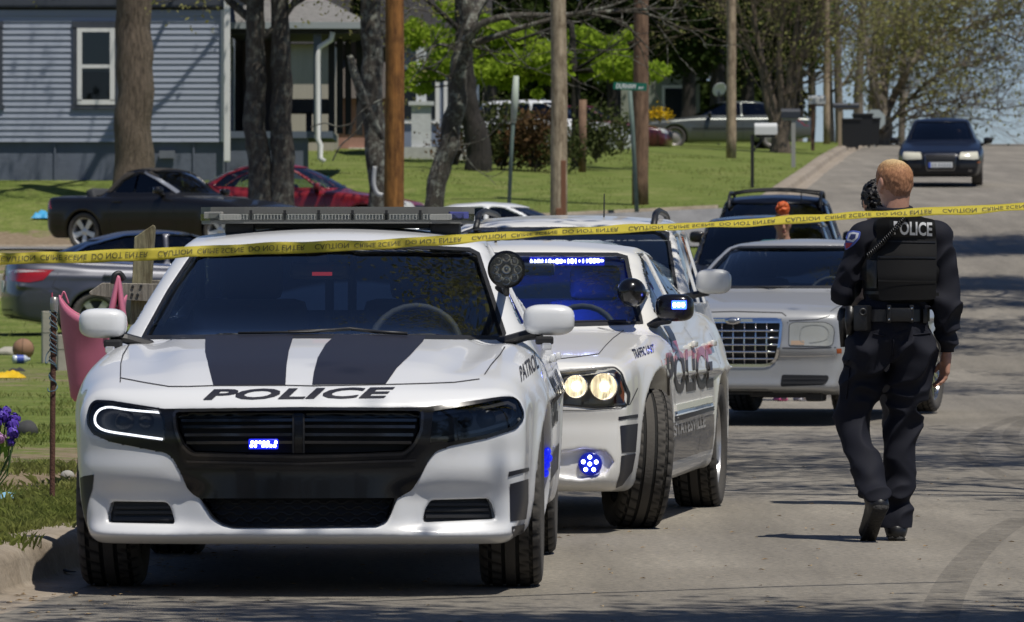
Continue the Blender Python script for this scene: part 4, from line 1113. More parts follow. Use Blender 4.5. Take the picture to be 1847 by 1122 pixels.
# --- silver sedan with the big chrome grille
def silver():
    lx, ly, lz, yaw = 1.82, 47.64, .19, -.27
    sp = sedan(L=5.0, hw=.945, H=1.54, res=.016, fres=.012, flen=.36, yres=.03, paint=SILVER,
        plan=[(0,.84),(.1,.88),(.3,.905),(.7,.925),(1,.94),(4,.945),(4.6,.92),(5,.86)],
        side=[(.15,-.09),(.25,-.03),(.42,0),(.8,0),(.93,-.02),(1.0,-.05),(1.1,-.1)],
        top=[(-.05,.82),(.03,.88),(.12,.92),(.4,.965),(.8,1.01),(1.25,1.06),(1.5,1.08),(3.8,1.10),(4.8,1.10),(5,1.05)], nose=[(.1,.14),(.2,.06),(.26,.02),(.34,.03),(.50,.03),(.58,.0),(.66,.015),(.85,.03),(.95,.1)],
        wheels=[(.90,.40,.37),(3.95,.40,.37)], k_top=.07, k_front=.05, nose_c=(.06,.10),
        roof=[(1.2,.98),(1.4,1.08),(1.8,1.29),(2.1,1.42),(2.4,1.50),(2.8,1.53),(3.3,1.51),(3.7,1.42),(4.3,1.15),(4.5,1.05)], roofmid=2.9, belt=1.07, wg=.85, tumble=.50, gplan=.01, k_roof=.05, cabin=(1.6,4.1), glass=GLASS,
        ws=[(-.74,1.10),(.74,1.10),(.58,1.43),(.52,1.45),(-.52,1.45),(-.58,1.43)], rw=[(-.6,1.15),(.6,1.15),(.5,1.42),(-.5,1.42)],
        side_win=[[(1.93,1.12),(2.80,1.12),(2.80,1.42),(2.6,1.43),(2.3,1.32)],[(2.88,1.12),(3.9,1.14),(3.7,1.32),(3.35,1.42),(2.88,1.44)]],
        carve=[([(-.36,.50),(-.30,.455),(.30,.455),(.36,.50),(.39,.62),(.405,.80),(-.405,.80),(-.39,.62)], .05)])
    c = Car('silver_sedan', (lx, ly, lz), yaw, 0, sp, 'silver sedan with large chrome grid grille parked behind the police cars', 'car')
    c.wheels(detail=1, style='ten', rimmat=CHROME, rim=.27, wid=.235, outer=.935)
    c.panes()
    gr = c.patch('grille', rnd_poly([(-.365,.50),(-.30,.45),(.30,.45),(.365,.50),(.395,.62),(.41,.805),(-.41,.805),(-.395,.62)], .03), 'front', PLASTIC, .04, -.04, 0)
    rim = rnd_poly([(-.365,.50),(-.30,.45),(.30,.45),(.365,.50),(.395,.62),(.41,.83),(-.41,.83),(-.395,.62)], .05)
    c.line('grille_surround', rim+[rim[0]], .022, 'front', CHROME, step=.03, off=.008, parent=gr)
    c.patch('grille_surround', [(-.40,.800),(.40,.800),(.41,.835),(-.41,.835)], 'front', CHROME, .04, .006, .012, parent=gr)
    for z in (.505,.562,.620,.678,.736):
        xw = .385 if z > .6 else .36
        b = MB(); b.tube([c.cast('front', (x, z))[0]+Vector((0,.004,0)) for x in np.linspace(-xw, xw, 9)], .0095, 6); b.build('grille_bar', CHROME, gr, True)
    for x in (-.283,-.19,-.095,0,.095,.19,.283):
        b = MB(); b.tube([c.cast('front', (x, z))[0]+Vector((0,.012,0)) for z in (.46,.6,.7,.80)], .008, 6); b.build('grille_bar', CHROME, gr, True)
    # winged badge
    p, n = c.cast('front', (0, .818))
    b = MB(); b.sphere(p+Vector((0,-.012,0)), (.135,.03,.062), u=20, v=10); bd = b.build('badge', CHROME, gr, True)
    b = MB(); b.sphere(p+Vector((0,-.020,0)), (.085,.03,.04), u=16, v=8); b.build('badge_disc', mat('badge_blue', (.25,.27,.30), .3, metal=.5), bd, True)
    b = MB(); [b.box(p+Vector((sg*.115,-.006,-.002+j*.013)), (.11-j*.012,.01,.008)) for sg in (-1,1) for j in (0,1)]; b.build('badge_wing', CHROME, bd)
    hl = [(.475,.615),(.475,.79),(.52,.805),(.76,.805),(.815,.78),(.835,.74),(.825,.625),(.80,.61)]
    for sg in (-1, 1):
        hp = rnd_poly([(sg*x, z) for x, z in hl], .02)
        h = c.patch('headlight', hp, 'front', mat('hazy_lens', (.40,.41,.385), .22, coat=.7), .03, .004, .014)
        c.line('lamp_seal', hp+[hp[0]], .010, 'front', PLASTIC, step=.03, off=.003, parent=h)
        c.line('lamp_line', rnd_poly([(sg*x, z) for x, z in [(.56,.64),(.57,.77),(.66,.79),(.76,.78),(.80,.73),(.78,.66),(.68,.64)]], .04), .006, 'front', mat('hazy_line', (.33,.34,.32), .3), step=.03, off=.007, parent=h)
        c.patch('turn_signal', [(sg*x, z) for x, z in [(.49,.62),(.60,.62),(.60,.655),(.49,.655)]], 'front', mat('pale_amber', (.50,.36,.25), .3), .03, .006, .004, parent=h)
        c.patch('side_marker', [(sg*x, z) for x, z in [(.855,.55),(.885,.55),(.885,.59),(.855,.59)]], 'front', AMBER, .02, .004, .01)
        q = c.patch('lower_intake', rnd_poly([(sg*x, z) for x, z in [(.40,.275),(.41,.375),(.79,.37),(.79,.33),(.75,.29)]], .02), 'front', PLASTIC, .04, .004, .012)
        for z in (.305,.34): c.line('slat', [(sg*.42,z),(sg*.77,z)], .010, 'front', DARKMETAL, step=.06, off=.008, parent=q)
        c.line('bumper_line', [(sg*.42,.595),(sg*.60,.592),(sg*.90,.60)], .008, 'front', MATS['panel_gap'], step=.05, off=.002)
        c.line('bumper_line', [(sg*.40,.528),(sg*.60,.528),(sg*.90,.535)], .005, 'front', CHROME, step=.05, off=.004)
    c.patch('lower_slot', [(-.29,.225),(.29,.225),(.29,.255),(-.29,.255)], 'front', PLASTIC, .05, .004, .012)
    c.line('hood_gap', [(-.46,.80),(-.44,.86),(-.40,.885),(0,.895),(.40,.885),(.44,.86),(.46,.80)], .008, 'front', MATS['panel_gap'], step=.04, off=.002)
    c.line('hood_gap', [(.47,.82),(.70,.83),(.80,.86)], .007, 'front', MATS['panel_gap'], step=.04, off=.002)
    c.line('hood_gap', [(.79,.18),(.80,.8),(.77,1.35)], .007, 'top', MATS['panel_gap'], step=.06, off=.002); c.line('hood_gap', [(-.79,.18),(-.80,.8),(-.77,1.35)], .007, 'top', MATS['panel_gap'], step=.06, off=.002)
    c.line('windshield_seal', [tuple(q) for q in sp['ws']]+[sp['ws'][0]], .02, 'front', PLASTIC, step=.06, off=.003)
    c.doors([1.5, 2.84, 3.9], handles=(2.65, 3.7), hz=.95, hm=SILVER)
    for sg in (1, -1): c.mirror((sg*1.02, 1.78, 1.12), (.20,.14,.14), SILVER, sg)
    c.seats(y=2.3, x=.37, z=.46, dash=(1.66,.98))
    for sg in (-1, 1): c.patch('tail_light', [(sg*.62,.80),(sg*.86,.80),(sg*.86,1.0),(sg*.62,1.0)], 'rear', REDLENS, .06, .003, .012)
    b = MB(); p, n = c.cast('top', (.52, 2.45)); b.box(p+Vector((0,0,.012)), (.05,.04,.02), bevel=.005); b.build('roof_clip', PLASTIC, c.root)
    b = MB(); pts = [c.cast('front', q)[0]+Vector((0,-.02,.01)) for q in ((-.6,1.10),(0,1.09),(.66,1.10))]; b.tube(pts, .010, 6); b.build('wiper', PLASTIC, c.root, True)
    b = MB(); b.box((.32,.45,.21), (.5,.25,.06), bevel=.02); b.box((.62,.40,.19),(.14,.2,.08), bevel=.02); b.build('splash_shield', PLASTIC, c.root)
    return c
carD = silver()
NAVY = mat('dark_blue_paint', (.005,.006,.010), .3, coat=.25, spec=.3)
BLK = mat('black_car_paint', (.008,.008,.009), .32, coat=.35, spec=.35)
SUVSPEC = dict(L=4.5, H=1.72, hw=.92, plan=[(0,.78),(.2,.87),(.7,.91),(1,.92),(4,.92),(4.5,.86)],
    top=[(-.05,.82),(.05,.92),(.25,.99),(.7,1.05),(1.2,1.09),(4.3,1.1),(4.5,1.05)], nose=[(.1,.14),(.3,.02),(.6,0),(.85,.03),(.95,.1)], wheels=[(.88,.40,.36),(3.5,.40,.36)], tail=[(.2,.12),(.4,0),(1.0,.02),(1.2,.06)],
    roof=[(1.0,1.0),(1.2,1.09),(1.6,1.36),(1.95,1.58),(2.2,1.66),(2.8,1.69),(3.9,1.66),(4.2,1.58),(4.4,1.2),(4.48,1.0)], roofmid=2.8, belt=1.08, wg=.85, tumble=.34, gplan=.01, cabin=(1.45,4.25),
    ws=[(-.73,1.13),(.73,1.13),(.62,1.58),(-.62,1.58)], rw=[(-.66,1.15),(.66,1.15),(.58,1.52),(-.58,1.52)],
    side_win=[[(1.75,1.13),(2.6,1.13),(2.6,1.55),(2.3,1.55),(2.05,1.42)],[(2.7,1.13),(3.5,1.13),(3.5,1.55),(2.7,1.56)],[(3.6,1.14),(4.2,1.16),(4.05,1.5),(3.6,1.54)]])
def dark_suv():
    c = Car('dark_suv', (3.28, 73.6, .80), -.08, .04, sedan(**SUVSPEC, paint=NAVY), 'dark blue sport utility vehicle with black roof rack, parked by the kerb', 'suv')
    dress(c, head=[(.45,.80),(.45,.94),(.78,.98),(.82,.82)], grille=[(-.4,.76),(.4,.76),(.42,.95),(-.42,.95)], tail=[(.74,.8),(.86,.8),(.84,1.15),(.76,1.15)], mirrors=(1.0,1.75,1.16,(.2,.12,.15),BLK), seams=(1.55,2.65,3.55))
    b = MB()
    for sg in (-1, 1):
        pts = [c.cast('top', (sg*.60, float(y)))[0]+Vector((0,0,.075 if .08 < (y-2.1)/2 < .92 else 0)) for y in np.linspace(2.1, 4.1, 10)]; b.tube(pts, .022, 6)
    for y in (2.35, 3.7):
        pts = [c.cast('top', (float(x), y))[0]+Vector((0,0,.085)) for x in np.linspace(-.60, .60, 7)]; b.tube(pts, .018, 6)
    b.build('roof_rack', PLASTIC, c.root, True)
    b = MB(); p, n = c.cast('top', (.35, 2.15)); b.tube([p, p+Vector((0,0,.16))], .008, 6); b.build('antenna', PLASTIC, c.root)
dark_suv()
def dark_sedan():
    c = Car('charcoal_suv', (2.70, 63.5, .43), -.08, .02, sedan(**SUVSPEC, paint=mat('charcoal_paint', (.016,.017,.020), .3, coat=.8)), 'charcoal vehicle half hidden between the silver sedan and the dark blue vehicle', 'suv')
    dress(c, head=[(.45,.80),(.45,.94),(.78,.98),(.82,.82)], grille=[(-.4,.76),(.4,.76),(.42,.95),(-.42,.95)], tail=[(.74,.8),(.86,.8),(.84,1.15),(.76,1.15)], mirrors=(1.0,1.75,1.16,(.2,.12,.15),BLK), seams=(1.55,2.65,3.55))
dark_sedan()
def road_sedan():
    c = Car('approaching_sedan', (9.32, 125.4, 3.71), -.082, .045, sedan(L=4.92, hw=.93, paint=NAVY, res=.02, crown=.06), 'dark blue sedan with pale number plate driving down the hill', 'car')
    dress(c, head=[(.40,.60),(.43,.735),(.80,.75),(.82,.60),(.72,.585)], tail=[(.5,.75),(.84,.75),(.84,.92),(.5,.92)], mirrors=(1.03,1.72,.98,(.2,.12,.14),BLK), headm=mat('warm_lamp_glass', (.62,.60,.48), .15, coat=.7), style='ten', step=.035)
    g = c.patch('grille', rnd_poly([(-.30,.36),(.30,.36),(.345,.70),(-.345,.70)], .03), 'front', PLASTIC, .05, .004, .012)
    rim = rnd_poly([(-.30,.36),(.30,.36),(.345,.70),(-.345,.70)], .03); c.line('grille_frame', rim+[rim[0]], .022, 'front', mat('dull_chrome', (.22,.22,.23), .25, metal=1), step=.05, off=.010, parent=g)
    for z in np.linspace(.56,.67,5): c.line('grille_bar', [(-.32,z),(.32,z)], .006, 'front', DARKMETAL, step=.1, off=.008, parent=g)
    pp, n = c.cast('front', (0, .475))
    b = MB(); b.box(pp+Vector((0,-.018,0)), (.52,.012,.115), bevel=.004); t = b.build('number_plate', mat('plate_white', (.75,.76,.75), .4), c.root)
    b = MB(); b.box(pp+Vector((-.235,-.026,0)), (.045,.006,.11)); b.build('plate_band', mat('plate_blue', (.03,.10,.55), .4), t)
    b = MB(); r = random.Random(2)
    for k in range(7): b.box(pp+Vector((-.17+.06*k+(.02 if k > 1 else 0),-.0255,0)), (.034,.004,.065)); 
    b.build('plate_characters', mat('plate_grey', (.38,.40,.42), .5), t)
    for sg in (-1, 1):
        c.patch('lower_intake', rnd_poly([(sg*x, z) for x, z in [(.42,.40),(.42,.50),(.78,.50),(.80,.42)]], .02), 'front', PLASTIC, .05, .004, .012)
        c.patch('fog_light', [(sg*x, z) for x, z in [(.60,.32),(.60,.37),(.68,.37),(.68,.32)]], 'front', mat('dull_chrome', (.3,.3,.3), .2), .05, .006, .012)
        c.patch('side_marker', [(sg*x, z) for x, z in [(.80,.50),(.80,.54),(.865,.55),(.865,.51)]], 'front', AMBER, .03, .006, .012)
    # driver behind the glass
    b = MB(); b.sphere((.36,2.42,1.12), (.17,.2,.24)); b.sphere((.36,2.48,.86), (.42,.24,.34)); b.build('person_shape', mat('driver_skin', (.35,.22,.16), .6), c.root, True)
road_sedan()
def lawn_sedan():
    c = Car('green_sedan', (3.62, 170.6, 5.74), -math.pi/2+.10, 0, sedan(L=5.35, hw=.98, res=.035, paint=mat('dark_green_metallic', (.12,.13,.12), .28, metal=.5, coat=.6),
        plan=[(0,.80),(.2,.93),(1,.98),(4.4,.98),(5.35,.88)], wheels=[(1.08,.37,.335),(3.98,.37,.335)],
        top=[(-.05,.68),(.05,.76),(.25,.82),(.9,.90),(1.6,.96),(2,.98),(4.0,1.0),(4.4,1.0),(5.2,.97),(5.35,.90)],
        roof=[(1.4,.87),(1.6,.95),(2.1,1.22),(2.45,1.39),(2.7,1.43),(3.2,1.45),(3.7,1.43),(4.0,1.33),(4.5,1.03),(4.7,.95)], roofmid=3.1, cabin=(1.85,4.2),
        side_win=[[(2.05,1.0),(3.05,1.0),(3.05,1.36),(2.65,1.36),(2.4,1.24)],[(3.13,1.0),(4.15,1.02),(3.95,1.24),(3.75,1.34),(3.13,1.36)]]),
        'dark green four door sedan parked side-on on the far lawn', 'car')
    dress(c, head=[(.5,.56),(.5,.68),(.85,.70),(.86,.56)], grille=[(-.42,.54),(.42,.54),(.42,.70),(-.42,.70)], tail=[(.45,.68),(.92,.68),(.92,.88),(.45,.88)], mirrors=(1.05,2.1,1.02,(.2,.12,.13),BLK), seams=(1.95,3.1,4.0), handles=(2.9,3.85), style='steel', rimmat=mat('grey_hubcap', (.30,.28,.26), .4, metal=.3))
    c.line('side_trim', [(1.6,.60),(3.5,.60)], .05, 'side-', mat('dark_trim', (.03,.032,.03), .5), step=.1, off=.01); c.line('side_trim', [(1.6,.60),(3.5,.60)], .05, 'side+', mat('dark_trim', (.03,.032,.03), .5), step=.1, off=.01)
lawn_sedan()
def convertible():
    c = Car('black_convertible', (-3.61, 93.85, 2.03), math.radians(58), 0, sedan(L=4.49, hw=.88, H=1.40, res=.024, paint=BLK, plan=[(0,.70),(.15,.79),(.6,.86),(1,.88),(3.6,.88),(4.2,.85),(4.49,.76)],
        wheels=[(.82,.35,.318),(3.54,.35,.318)], top=[(-.05,.62),(.05,.68),(.25,.74),(.8,.84),(1.5,.90),(2,.92),(3.6,.93),(4.3,.93),(4.49,.86)],
        roof=[(1.3,.83),(1.5,.91),(1.95,1.17),(2.2,1.31),(2.45,1.36),(2.75,1.365),(3.02,1.315),(3.3,1.10),(3.5,.94),(3.6,.85)], roofmid=2.5, belt=.90, wg=.76, tumble=.40, cabin=(1.7,3.1),
        ws=[(-.64,.95),(.64,.95),(.53,1.29),(-.53,1.29)], rw=[(-.4,1.06),(.4,1.06),(.34,1.22),(-.34,1.22)],
        side_win=[[(1.88,.95),(2.58,.95),(2.58,1.26),(2.45,1.255),(2.2,1.14)],[(2.62,.95),(3.0,.96),(2.85,1.15),(2.62,1.25)]]),
        'black convertible with its fabric roof closed and silver spoked wheels', 'car')
    ROOF = mat('fabric_roof', (.030,.026,.022), .95, bump=.2, bscale=50)
    for md in ('side+', 'side-'): c.patch('tail_light', [(4.20,.70),(4.45,.71),(4.45,.84),(4.28,.83)], md, REDLENS, .05, .006, .012)
    dress(c, head=[(.4,.52),(.4,.64),(.74,.66),(.76,.54)], grille=[(-.2,.5),(.2,.5),(.2,.64),(-.2,.64)], tail=[(.48,.70),(.78,.70),(.80,.84),(.48,.84)], mirrors=(.95,1.95,.98,(.18,.12,.12),BLK), seams=(1.7,3.0), handles=(2.85,), wheel=dict(rim=.24), rimmat=mat('bright_wheel', (.72,.72,.72), .3, metal=.3))
    for md in ('side+', 'side-'):
        c.line('window_trim', [(1.80,.945),(2.18,1.165),(2.48,1.29)], .035, md, mat('pillar_silver', (.28,.30,.34), .3, metal=.5), step=.08, off=.006)
        c.patch('fabric_roof', rnd_poly([(2.2,1.20),(2.45,1.285),(2.62,1.28),(2.68,1.265),(2.88,1.16),(3.05,.965),(3.54,.95),(3.3,1.10),(3.0,1.30),(2.75,1.35),(2.45,1.345)], .03), md, ROOF, .06, .012, .02)
    c.patch('fabric_roof', rnd_poly([(-.50,2.32),(.50,2.32),(.54,2.7),(.54,3.1),(.6,3.50),(-.6,3.50),(-.54,3.1),(-.54,2.7)], .06), 'top', ROOF, .07, .012, .02)
convertible()
def red_car():
    c = Car('red_car', (-1.63, 105.4, 2.28), math.radians(78), 0, sedan(paint=mat('red_paint', (.20,.010,.014), .3, coat=.5), glass=GLASS), 'dark red car behind the twin tree trunks', 'car')
    dress(c, head=[(.48,.60),(.48,.72),(.78,.76),(.80,.62)], grille=[(-.4,.52),(.4,.52),(.42,.68),(-.42,.68)], tail=[(.5,.75),(.84,.75),(.84,.92),(.5,.92)], mirrors=(.98,1.75,1.02,(.2,.12,.13),MATS['red_paint']))
    b = MB(); p = c.sp; b.box((0,1.78,1.17), (.05,.02,.12), bevel=.008); b.build('hanging_tag', mat('teal_tag', (.03,.45,.40), .5), c.root)
red_car()
def grey_sedan():
    c = Car('grey_sedan', (-2.00, 77.6, .665), math.radians(101), 0, sedan(L=4.87, hw=.92, H=1.50, res=.02, paint=mat('slate_paint', (.062,.066,.088), .38, metal=.2, coat=.6),
        roof=[(1.1,.87),(1.3,.95),(1.8,1.22),(2.15,1.38),(2.5,1.46),(2.9,1.485),(3.3,1.455),(3.8,1.33),(4.4,1.08),(4.6,1.0)], top=[(-.05,.66),(.05,.72),(.25,.78),(.7,.87),(1.3,.95),(1.8,.97),(3.8,1.03),(4.3,1.07),(4.75,1.07),(4.87,1.0)],
        creases=[(1.2,4.6,.78,.86,.012)],
        side_win=[[(1.72,1.02),(2.72,1.02),(2.72,1.40),(2.4,1.39),(2.05,1.24)],[(2.80,1.02),(4.08,1.10),(3.75,1.26),(3.3,1.38),(2.80,1.41)]]), 'slate grey sedan with red tail lamp behind the wooden post', 'car')
    dress(c, head=[(.48,.60),(.48,.72),(.78,.76),(.80,.62)], grille=[(-.4,.52),(.4,.52),(.42,.68),(-.42,.68)], mirrors=(.98,1.75,1.05,(.2,.12,.13),MATS['slate_paint']), handles=(2.55,3.55), detail=1, style='five', wheel=dict(rim=.24))
    TL = [(4.42,.80),(4.60,.77),(4.86,.79),(4.88,.93),(4.75,.945),(4.30,.92)]
    for md, sg in (('side+', 1), ('side-', -1)):
        c.patch('tail_light', rnd_poly(TL, .02), md, REDLENS, .05, .006, .014)
        c.patch('tail_lens', rnd_poly([(4.36,.915),(4.75,.90),(4.87,.885),(4.87,.925),(4.74,.938)], .01), md, mat('pale_tail_lens', (.55,.48,.48), .15, coat=.8), .05, .009, .01)
        c.line('window_trim', [(1.70,1.005),(2.72,1.0),(3.2,1.02),(4.12,1.085),(3.78,1.275),(3.3,1.40),(2.76,1.43),(2.4,1.41),(2.03,1.25),(1.70,1.005)], .022, md, CHROME, step=.08, off=.006)
        c.line('bumper_gap', [(4.22,.90),(4.30,.72),(4.12,.62)], .008, md, MATS['panel_gap'], step=.05, off=.003)
    for sg in (-1, 1): c.patch('tail_light', rnd_poly([(sg*x, z) for x, z in [(.42,.80),(.82,.78),(.84,.94),(.42,.92)]], .02), 'rear', REDLENS, .05, .006, .014)
    c.patch('rear_bumper_insert', [(-.6,.30),(.6,.30),(.6,.42),(-.6,.42)], 'rear', PLASTIC, .08, .004, .012)
    b = MB(); p, n = c.cast('rear', (0,.72)); b.box(p+Vector((0,.01,0)), (.32,.012,.16), bevel=.004); b.build('number_plate', mat('plate_white', (.75,.76,.75), .4), c.root)
grey_sedan()
def white_hatch():
    c = Car('white_sedan', (2.40, 86.0, 1.22), -math.pi/2-.14+math.pi, 0, sedan(), 'white car whose roof and dark windows show above the patrol car light bar', 'car')
    dress(c, head=[(.48,.60),(.48,.72),(.78,.76),(.80,.62)], grille=[(-.4,.52),(.4,.52),(.42,.68),(-.42,.68)], tail=[(.5,.75),(.84,.75),(.84,.92),(.5,.92)], mirrors=(.98,1.75,1.02,(.2,.12,.13),WHITE))
white_hatch()
def yard_cars():
    c = Car('white_suv', (3.25, 158, 5.10), math.radians(75), 0, sedan(**dict(SUVSPEC, L=4.6), paint=WHITE, res=.035), 'white sport utility vehicle behind the shrubs in the far yard', 'suv')
    dress(c, head=[(.45,.80),(.45,.94),(.78,.98),(.82,.82)], grille=[(-.4,.76),(.4,.76),(.42,.95),(-.42,.95)], mirrors=(1.0,1.75,1.16,(.2,.12,.15),BLK), seams=(1.55,2.65,3.55))
    c = Car('maroon_car', (4.6, 166, 5.45), math.radians(80), 0, sedan(paint=mat('maroon_paint', (.10,.012,.02), .3, coat=.8), res=.035), 'maroon car mostly hidden behind the white vehicle in the far yard', 'car')
    dress(c, head=[(.48,.60),(.48,.72),(.78,.76),(.80,.62)], grille=[(-.4,.52),(.4,.52),(.42,.68),(-.42,.68)], tail=[(.5,.75),(.84,.75),(.84,.92),(.5,.92)])
yard_cars()
# ------------------------------------------------------------------ people: smooth implicit bodies, garments as thicker shells
class Blob:
    def __init__(s, lo, hi, res):
        s.ax = [np.arange(lo[i], hi[i]+res, res).astype(np.float32) for i in range(3)]; s.res = res
        s.D = np.full([len(a) for a in s.ax], .2, np.float32)
    def _sl(s, lo, hi):
        return tuple(slice(max(0, int(np.searchsorted(a, l))-1), min(len(a), int(np.searchsorted(a, h))+1)) for a, l, h in zip(s.ax, lo, hi))
    def seg(s, a, b, ra, rb, k=.02, cut=False, rot=None):
        """tapered (elliptic) capsule from a to b; radii are numbers or (x, y, z) triples"""
        a, b = np.array(a, np.float32), np.array(b, np.float32)
        ra = np.array([ra]*3 if not hasattr(ra, '__len__') else ra, np.float32); rb = np.array([rb]*3 if not hasattr(rb, '__len__') else rb, np.float32)
        m = np.maximum(ra, rb).max()+.09
        sl = s._sl(np.minimum(a, b)-m, np.maximum(a, b)+m)
        X = s.ax[0][sl[0]][:,None,None]; Y = s.ax[1][sl[1]][None,:,None]; Z = s.ax[2][sl[2]][None,None,:]
        if 0 in (X.size, Y.size, Z.size): return s
        ab = b-a; L2 = float(ab@ab)
        t = np.clip(((X-a[0])*ab[0]+(Y-a[1])*ab[1]+(Z-a[2])*ab[2])/L2, 0, 1) if L2 > 1e-10 else np.float32(0)
        r = [ra[i]+(rb[i]-ra[i])*t for i in range(3)]
        q = [X-(a[0]+ab[0]*t), Y-(a[1]+ab[1]*t), Z-(a[2]+ab[2]*t)]
        if rot is not None:
            Rm = np.array(rot, np.float32).T; q = [Rm[i,0]*q[0]+Rm[i,1]*q[1]+Rm[i,2]*q[2] for i in range(3)]
        l = np.sqrt((q[0]/r[0])**2+(q[1]/r[1])**2+(q[2]/r[2])**2)
        rl = np.sqrt(q[0]**2+q[1]**2+q[2]**2)
        d = np.where(l > 1e-4, rl*(1-1/np.maximum(l, 1e-4)), -np.minimum(np.minimum(r[0], r[1]), r[2]))
        s.D[sl] = smax(s.D[sl], -d, k) if cut else smin(s.D[sl], d, k)
        return s
    def half(s, n, d, k=.005):          # keep n.p < d
        X, Y, Z = s.ax[0][:,None,None], s.ax[1][None,:,None], s.ax[2][None,None,:]
        s.D = smax(s.D, (n[0]*X+n[1]*Y+n[2]*Z-d).astype(np.float32), k); return s
    def folds(s, amp, seed=0, fx=(14, 14, 30), zr=None):
        X, Y, Z = s.ax[0][:,None,None], s.ax[1][None,:,None], s.ax[2][None,None,:]
        rr = random.Random(seed); n = 0
        for i in range(5):
            ph = rr.uniform(0, 6); a = [rr.uniform(-1, 1)*f for f in fx]
            n = n + np.sin(X*a[0]+Y*a[1]+Z*a[2]+ph+1.7*np.sin(X*a[1]*.6+Z*a[0]*.8+ph))
        n = np.abs(n/2.2)
        wt = 1
        if zr: wt = sum(np.exp(-((Z-z)/w_)**2) for z, w_ in zr)
        s.D = s.D + (amp*(n-.5)*wt).astype(np.float32); return s
    def mesh(s, name, m, parent):
        ps, f, nr = nets(s.D, *[a.astype(np.float64) for a in s.ax]); return net_object(name, ps, f, nr, m, parent)
V3 = lambda *a: np.array(a, float)
def limb(b, pts, rs, k=.02, grow=0):
    for (p, q, r0, r1) in zip(pts, pts[1:], rs, rs[1:]): b.seg(p, q, np.array(r0)+grow if hasattr(r0, '__len__') else r0+grow, np.array(r1)+grow if hasattr(r1, '__len__') else r1+grow, k)
def hand(b, wrist, d, side, palm, curl=.6, s=1.0, k=.006):
    """palm and five fingers; d = direction down the hand, palm = direction the palm faces, side = direction of the thumb"""
    d, side, palm = (np.array(q, float)/np.linalg.norm(q) for q in (d, side, palm))
    c = wrist+d*.045*s
    b.seg(wrist, wrist+d*.03*s, .026*s, .026*s, .012)
    for u in (-.030, -.010, .010, .030): b.seg(wrist+d*.02*s+side*u*.6*s, wrist+d*.085*s+side*u*s, .016*s, .0135*s, .012)
    for u, L in ((.032, .072), (.011, .082), (-.011, .076), (-.031, .060)):
        p = wrist+d*.088*s+side*u*s; ang = .25*curl; rr = .0092*s
        for seg_, fr in ((.45, 1.0), (.32, .92), (.25, .85)):
            dd = d*math.cos(ang)+palm*math.sin(ang); q = p+dd*L*seg_*s; b.seg(p, q, rr*fr, rr*fr*.93, k); p = q; ang += .55*curl
    p = wrist+d*.03*s+side*.026*s; dd = d*.70+side*.60+palm*.35; dd /= np.linalg.norm(dd); q = p+dd*.038*s; b.seg(p, q, .0135*s, .0115*s, .010)
    dd = d*.9+side*.25+palm*.35; dd /= np.linalg.norm(dd); b.seg(q, q+dd*.03*s, .0110*s, .0095*s, k)
def head(b, c, fwd, s=1.0, neck=None):
    """head with brow, nose, lips, chin and ears; fwd = where the face looks"""
    f = np.array(fwd, float); f /= np.linalg.norm(f); up = V3(0,0,1); r = np.cross(f, up); r /= np.linalg.norm(r); up = np.cross(r, f)
    Rm = np.stack([r, f, up], 1)
    P = lambda x, y, z: np.array(c)+s*(r*x+f*y+up*z)
    b.seg(P(0,-.012,.035), P(0,-.005,.03), tuple(s*q for q in (.075,.093,.085)), tuple(s*q for q in (.075,.093,.085)), .02, rot=Rm)
    b.seg(P(0,.015,-.01), P(0,.035,-.075), tuple(s*q for q in (.068,.078,.06)), tuple(s*q for q in (.045,.045,.035)), .03, rot=Rm)
    b.seg(P(0,.075,-.09), P(0,.07,-.095), .020*s, .020*s, .02)
    for sg in (-1, 1):
        b.seg(P(sg*.033,.085,.005), P(sg*.033,.09,.006), .017*s, .014*s, .01, cut=True)
        b.seg(P(sg*.033,.078,.004), P(sg*.033,.0785,.004), .0125*s, .0125*s, .004)
        b.seg(P(sg*.015,.090,.028), P(sg*.048,.078,.026), .010*s, .008*s, .012)
        b.seg(P(sg*.074,-.008,.018), P(sg*.079,-.018,.02), tuple(s*q for q in (.010,.020,.030)), tuple(s*q for q in (.009,.020,.030)), .006, rot=Rm)
        b.seg(P(sg*.072,-.002,-.018), P(sg*.074,-.004,-.016), .010*s, .010*s, .008)
    b.seg(P(0,.090,.012), P(0,.108,-.026), .009*s, .0135*s, .010)
    for sg in (-1, 1): b.seg(P(sg*.011,.097,-.028), P(sg*.012,.095,-.030), .009*s, .009*s, .006)
    b.seg(P(-.018,.086,-.053), P(.018,.086,-.053), .0085*s, .0085*s, .006); b.seg(P(-.016,.085,-.064), P(.016,.085,-.064), .0085*s, .0085*s, .006)
    if neck is not None: b.seg(P(0,-.025,-.05), np.array(neck), .058*s, .064*s, .03)
    return P
